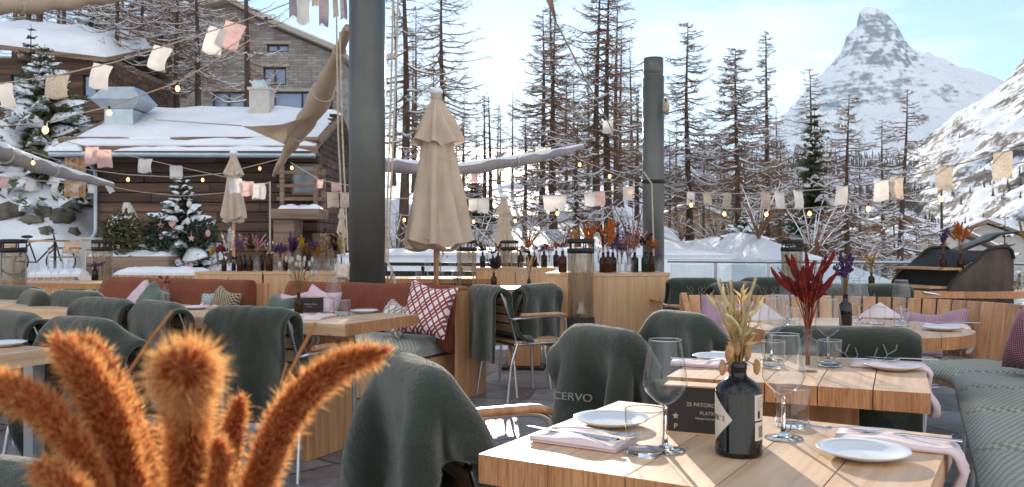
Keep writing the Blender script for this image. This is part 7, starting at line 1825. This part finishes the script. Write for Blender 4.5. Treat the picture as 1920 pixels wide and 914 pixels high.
# ---------------------------------------------------------------- the orange bristle grass close to the lens
t = NT('orange_bristles'); t.set(Roughness=.8)
c = t.mix(t.tint(), srgb(188, 66, 16), srgb(255, 206, 132)); t.color(c); tl = t.n('ShaderNodeBsdfTranslucent'); t.l(c, tl.inputs[0]); mx_ = t.n('ShaderNodeMixShader'); mx_.inputs[0].default_value = .62
t.l(t.b.outputs[0], mx_.inputs[1]); t.l(tl.outputs[0], mx_.inputs[2]); t.l(mx_.outputs[0], t.out.inputs['Surface']); M['bristle'] = t.m
M['grain'] = plain('rust_orange_grains', srgb(180, 74, 26), .8, c2=srgb(122, 40, 16), nscale=90, bump=.6, bscale=400); M['drystalk'] = plain('dry_brown_stalk', srgb(170, 112, 62), .8)
fg = thing('bristle_grass', 'bunch of fuzzy orange bristle grass close to the camera at the bottom left', 'dried flowers', at(330, 1060, .66))
def spikehead(pts, rad, nh, hair, seed, pale=.35):
    rg = random.Random(seed); P = [at(*q) for q in pts]; Q = []; R_ = []
    m = len(P)
    for i in range(m - 1):
        p0, p1, p2, p3 = P[max(0, i - 1)], P[i], P[i + 1], P[min(m - 1, i + 2)]
        for k_ in range(8):
            t_ = k_ / 8; Q.append(.5 * ((2 * p1) + (p2 - p0) * t_ + (2 * p0 - 5 * p1 + 4 * p2 - p3) * t_ ** 2 + (3 * p1 - p0 - 3 * p2 + p3) * t_ ** 3)); R_.append(lerp(rad[i], rad[i + 1], t_))
    Q.append(P[-1]); R_.append(rad[-1]); c0 = fg.location; R_ = [q * .88 for q in R_]; hair *= .9
    b = MB(); b.tube([q - c0 for q in Q], [r_ * .62 for r_ in R_], 12, 0)
    cum = [0]
    for a, c_ in zip(Q, Q[1:]): cum.append(cum[-1] + (c_ - a).length)
    tot = cum[-1]; hb = MB()
    import bisect
    nh = int(nh * .75)
    for h_ in range(nh + nh // 2):
        s_ = rg.random() * tot; i = min(len(Q) - 2, max(0, bisect.bisect(cum, s_) - 1)); f = (s_ - cum[i]) / (cum[i + 1] - cum[i] + 1e-9)
        c = Q[i].lerp(Q[i + 1], f); ax = (Q[i + 1] - Q[i]).normalized(); r_ = lerp(R_[i], R_[i + 1], f); sd = ax.orthogonal().normalized(); s2 = ax.cross(sd); w_ = rg.uniform(0, 6.283); o_ = sd * math.cos(w_) + s2 * math.sin(w_)
        if s_ > tot * .985: o_ = (o_ + ax * rg.uniform(0, 3)).normalized()
        if h_ < nh:
            st = c + o_ * r_ * .55; l = hair * rg.choice((.5, .8, 1.0, 1.3, 1.75)) * rg.uniform(.7, 1.2) + r_ * .35; dd = (o_ + ax * rg.uniform(.1, 1.1) + Vector((rg.gauss(0, .25), rg.gauss(0, .25), rg.gauss(0, .25)))).normalized(); e = st + dd * l; nn = dd.cross(Vector((rg.gauss(0, 1), rg.gauss(0, 1), rg.gauss(0, 1)))).normalized() * .00034
            md = st.lerp(e, .55); hb.t = rg.random() * .5; hb.add([st - nn - c0, st + nn - c0, md + nn * .8 - c0, md - nn * .8 - c0], [(0, 1, 2, 3)]); hb.t = pale + rg.random() * (1 - pale); hb.add([md - nn * .8 - c0, md + nn * .8 - c0, e - c0], [(0, 1, 2)])
        else:
            q = c + o_ * r_ * rg.uniform(.55, .8) - c0; g = .0019 * rg.uniform(.8, 1.5) * (.6 + r_ / .02); dd = (o_ + ax).normalized(); sdd = dd.orthogonal().normalized() * g * .5; s3 = dd.cross(sdd)
            hb.t = rg.random() * .35; hb.add([q - sdd, q + s3, q + sdd, q - s3, q + dd * g * 1.3], [(0, 1, 4), (1, 2, 4), (2, 3, 4), (3, 0, 4)])
    hd = b.build('grass_head', M['grain'], fg); tag(hb.build('bristles', M['bristle'], hd), kind='stuff')
px_r = lambda px, d: px * d / FP
spikehead([(255, 990, .60), (228, 880, .60), (196, 770, .60), (150, 690, .60), (112, 645, .60)], [px_r(46, .6), px_r(46, .6), px_r(44, .6), px_r(34, .6), px_r(12, .6)], 7000, .0075, 1)
spikehead([(285, 960, .66), (250, 850, .66), (212, 740, .66), (165, 655, .66), (148, 640, .66)], [px_r(42, .66), px_r(40, .66), px_r(36, .66), px_r(24, .66), px_r(10, .66)], 5000, .0075, 2)
spikehead([(352, 1010, .64), (352, 900, .63), (352, 810, .60), (350, 750, .57), (348, 705, .53), (347, 688, .49)], [px_r(42, .6), px_r(40, .6), px_r(38, .6), px_r(48, .57), px_r(68, .53), px_r(40, .49)], 11000, .0095, 3, .55)
spikehead([(205, 935, .56), (138, 835, .56), (82, 770, .56), (30, 738, .56), (-40, 715, .56)], [px_r(5, .56), px_r(30, .56), px_r(36, .56), px_r(36, .56), px_r(34, .56)], 6500, .0065, 4)
spikehead([(452, 985, .62), (490, 890, .62), (530, 795, .62), (588, 722, .62), (650, 680, .62), (716, 660, .62)], [px_r(30, .62), px_r(34, .62), px_r(36, .62), px_r(34, .62), px_r(27, .62), px_r(6, .62)], 8000, .0075, 5, .55)
spikehead([(408, 960, .7), (425, 870, .7), (438, 800, .7), (450, 752, .7)], [px_r(20, .7), px_r(25, .7), px_r(22, .7), px_r(8, .7)], 3500, .006, 6)
spikehead([(330, 985, .72), (312, 900, .72), (292, 840, .72), (278, 806, .72)], [px_r(24, .72), px_r(24, .72), px_r(22, .72), px_r(10, .72)], 3000, .006, 7)
spikehead([(395, 980, .58), (408, 910, .58), (414, 860, .58), (408, 832, .58)], [px_r(16, .58), px_r(20, .58), px_r(18, .58), px_r(8, .58)], 2500, .006, 8)
spikehead([(190, 990, .52), (140, 930, .52), (102, 894, .52), (72, 876, .52)], [px_r(28, .52), px_r(30, .52), px_r(28, .52), px_r(10, .52)], 3500, .006, 9)
for (pts, r_) in (([(323, 584, .75), (285, 632, .74), (240, 700, .73), (238, 760, .72)], .0014), ([(592, 606, .8), (560, 665, .79), (500, 790, .77), (440, 930, .74)], .0017), ([(538, 680, .85), (520, 740, .84), (496, 800, .83), (455, 900, .8)], .0010), ([(140, 842, .56), (180, 890, .57), (225, 960, .6)], .0012), ([(152, 840, .57), (205, 900, .58), (250, 970, .6)], .0014)):
    b = MB(); b.tube([at(*q) - fg.location for q in pts], r_, 6); b.build('stalk', M['drystalk'], fg)

# ---------------------------------------------------------------- trodden snow left on the paving
b = MB(); rg = random.Random(12)
def patch(x, y, rx, ry, th):
    n_ = 26; m_ = 7; P = []; so_ = rg.uniform(0, 50)
    for i in range(m_ + 1):
        f = i / m_; row = []
        for k in range(n_ + 1):
            a = 2 * PI * (k % n_) / n_; q = f * (1 + .45 * mnoise.noise(Vector((math.cos(a) * 1.6, math.sin(a) * 1.6, so_)))); X_, Y_ = x + rx * q * math.cos(a), y + ry * q * math.sin(a)
            row.append((X_, Y_, .002 + th * (1 - f ** 2) * (.7 + .6 * mnoise.noise(Vector((X_ * 14, Y_ * 14, so_))))))
        P.append(row)
    b.grid(P[::-1])
for a in ((1.55, 2.75, .25, .4, .05), (1.35, 2.2, .2, .3, .04), (1.9, 3.3, .3, .35, .06), (1.25, 2.95, .3, .12, .03), (-.38, 5.75, .22, .1, .03), (-2.2, 4.3, .5, .2, .02), (-.95, 3.6, .35, .12, .02), (-1.5, 5.4, .6, .15, .025), (.15, 9.4, .5, .12, .05), (-.55, 9.3, .35, .12, .05), (.62, 7.05, .12, .08, .03), (-3.2, 3.2, .6, .2, .02), (2.6, 7.0, .8, .3, .05), (-.15, 4.6, .3, .08, .012), (.5, 5.3, .25, .07, .012), (-5, 11.5, 2.2, .5, .08), (-1.2, 11.8, 1.5, .4, .08)): patch(*a)
tag(b.build('trodden_snow', M['snow']), kind='stuff')
print('objects', len(bpy.data.objects), 'tris', sum(len(m.polygons) for m in bpy.data.meshes))
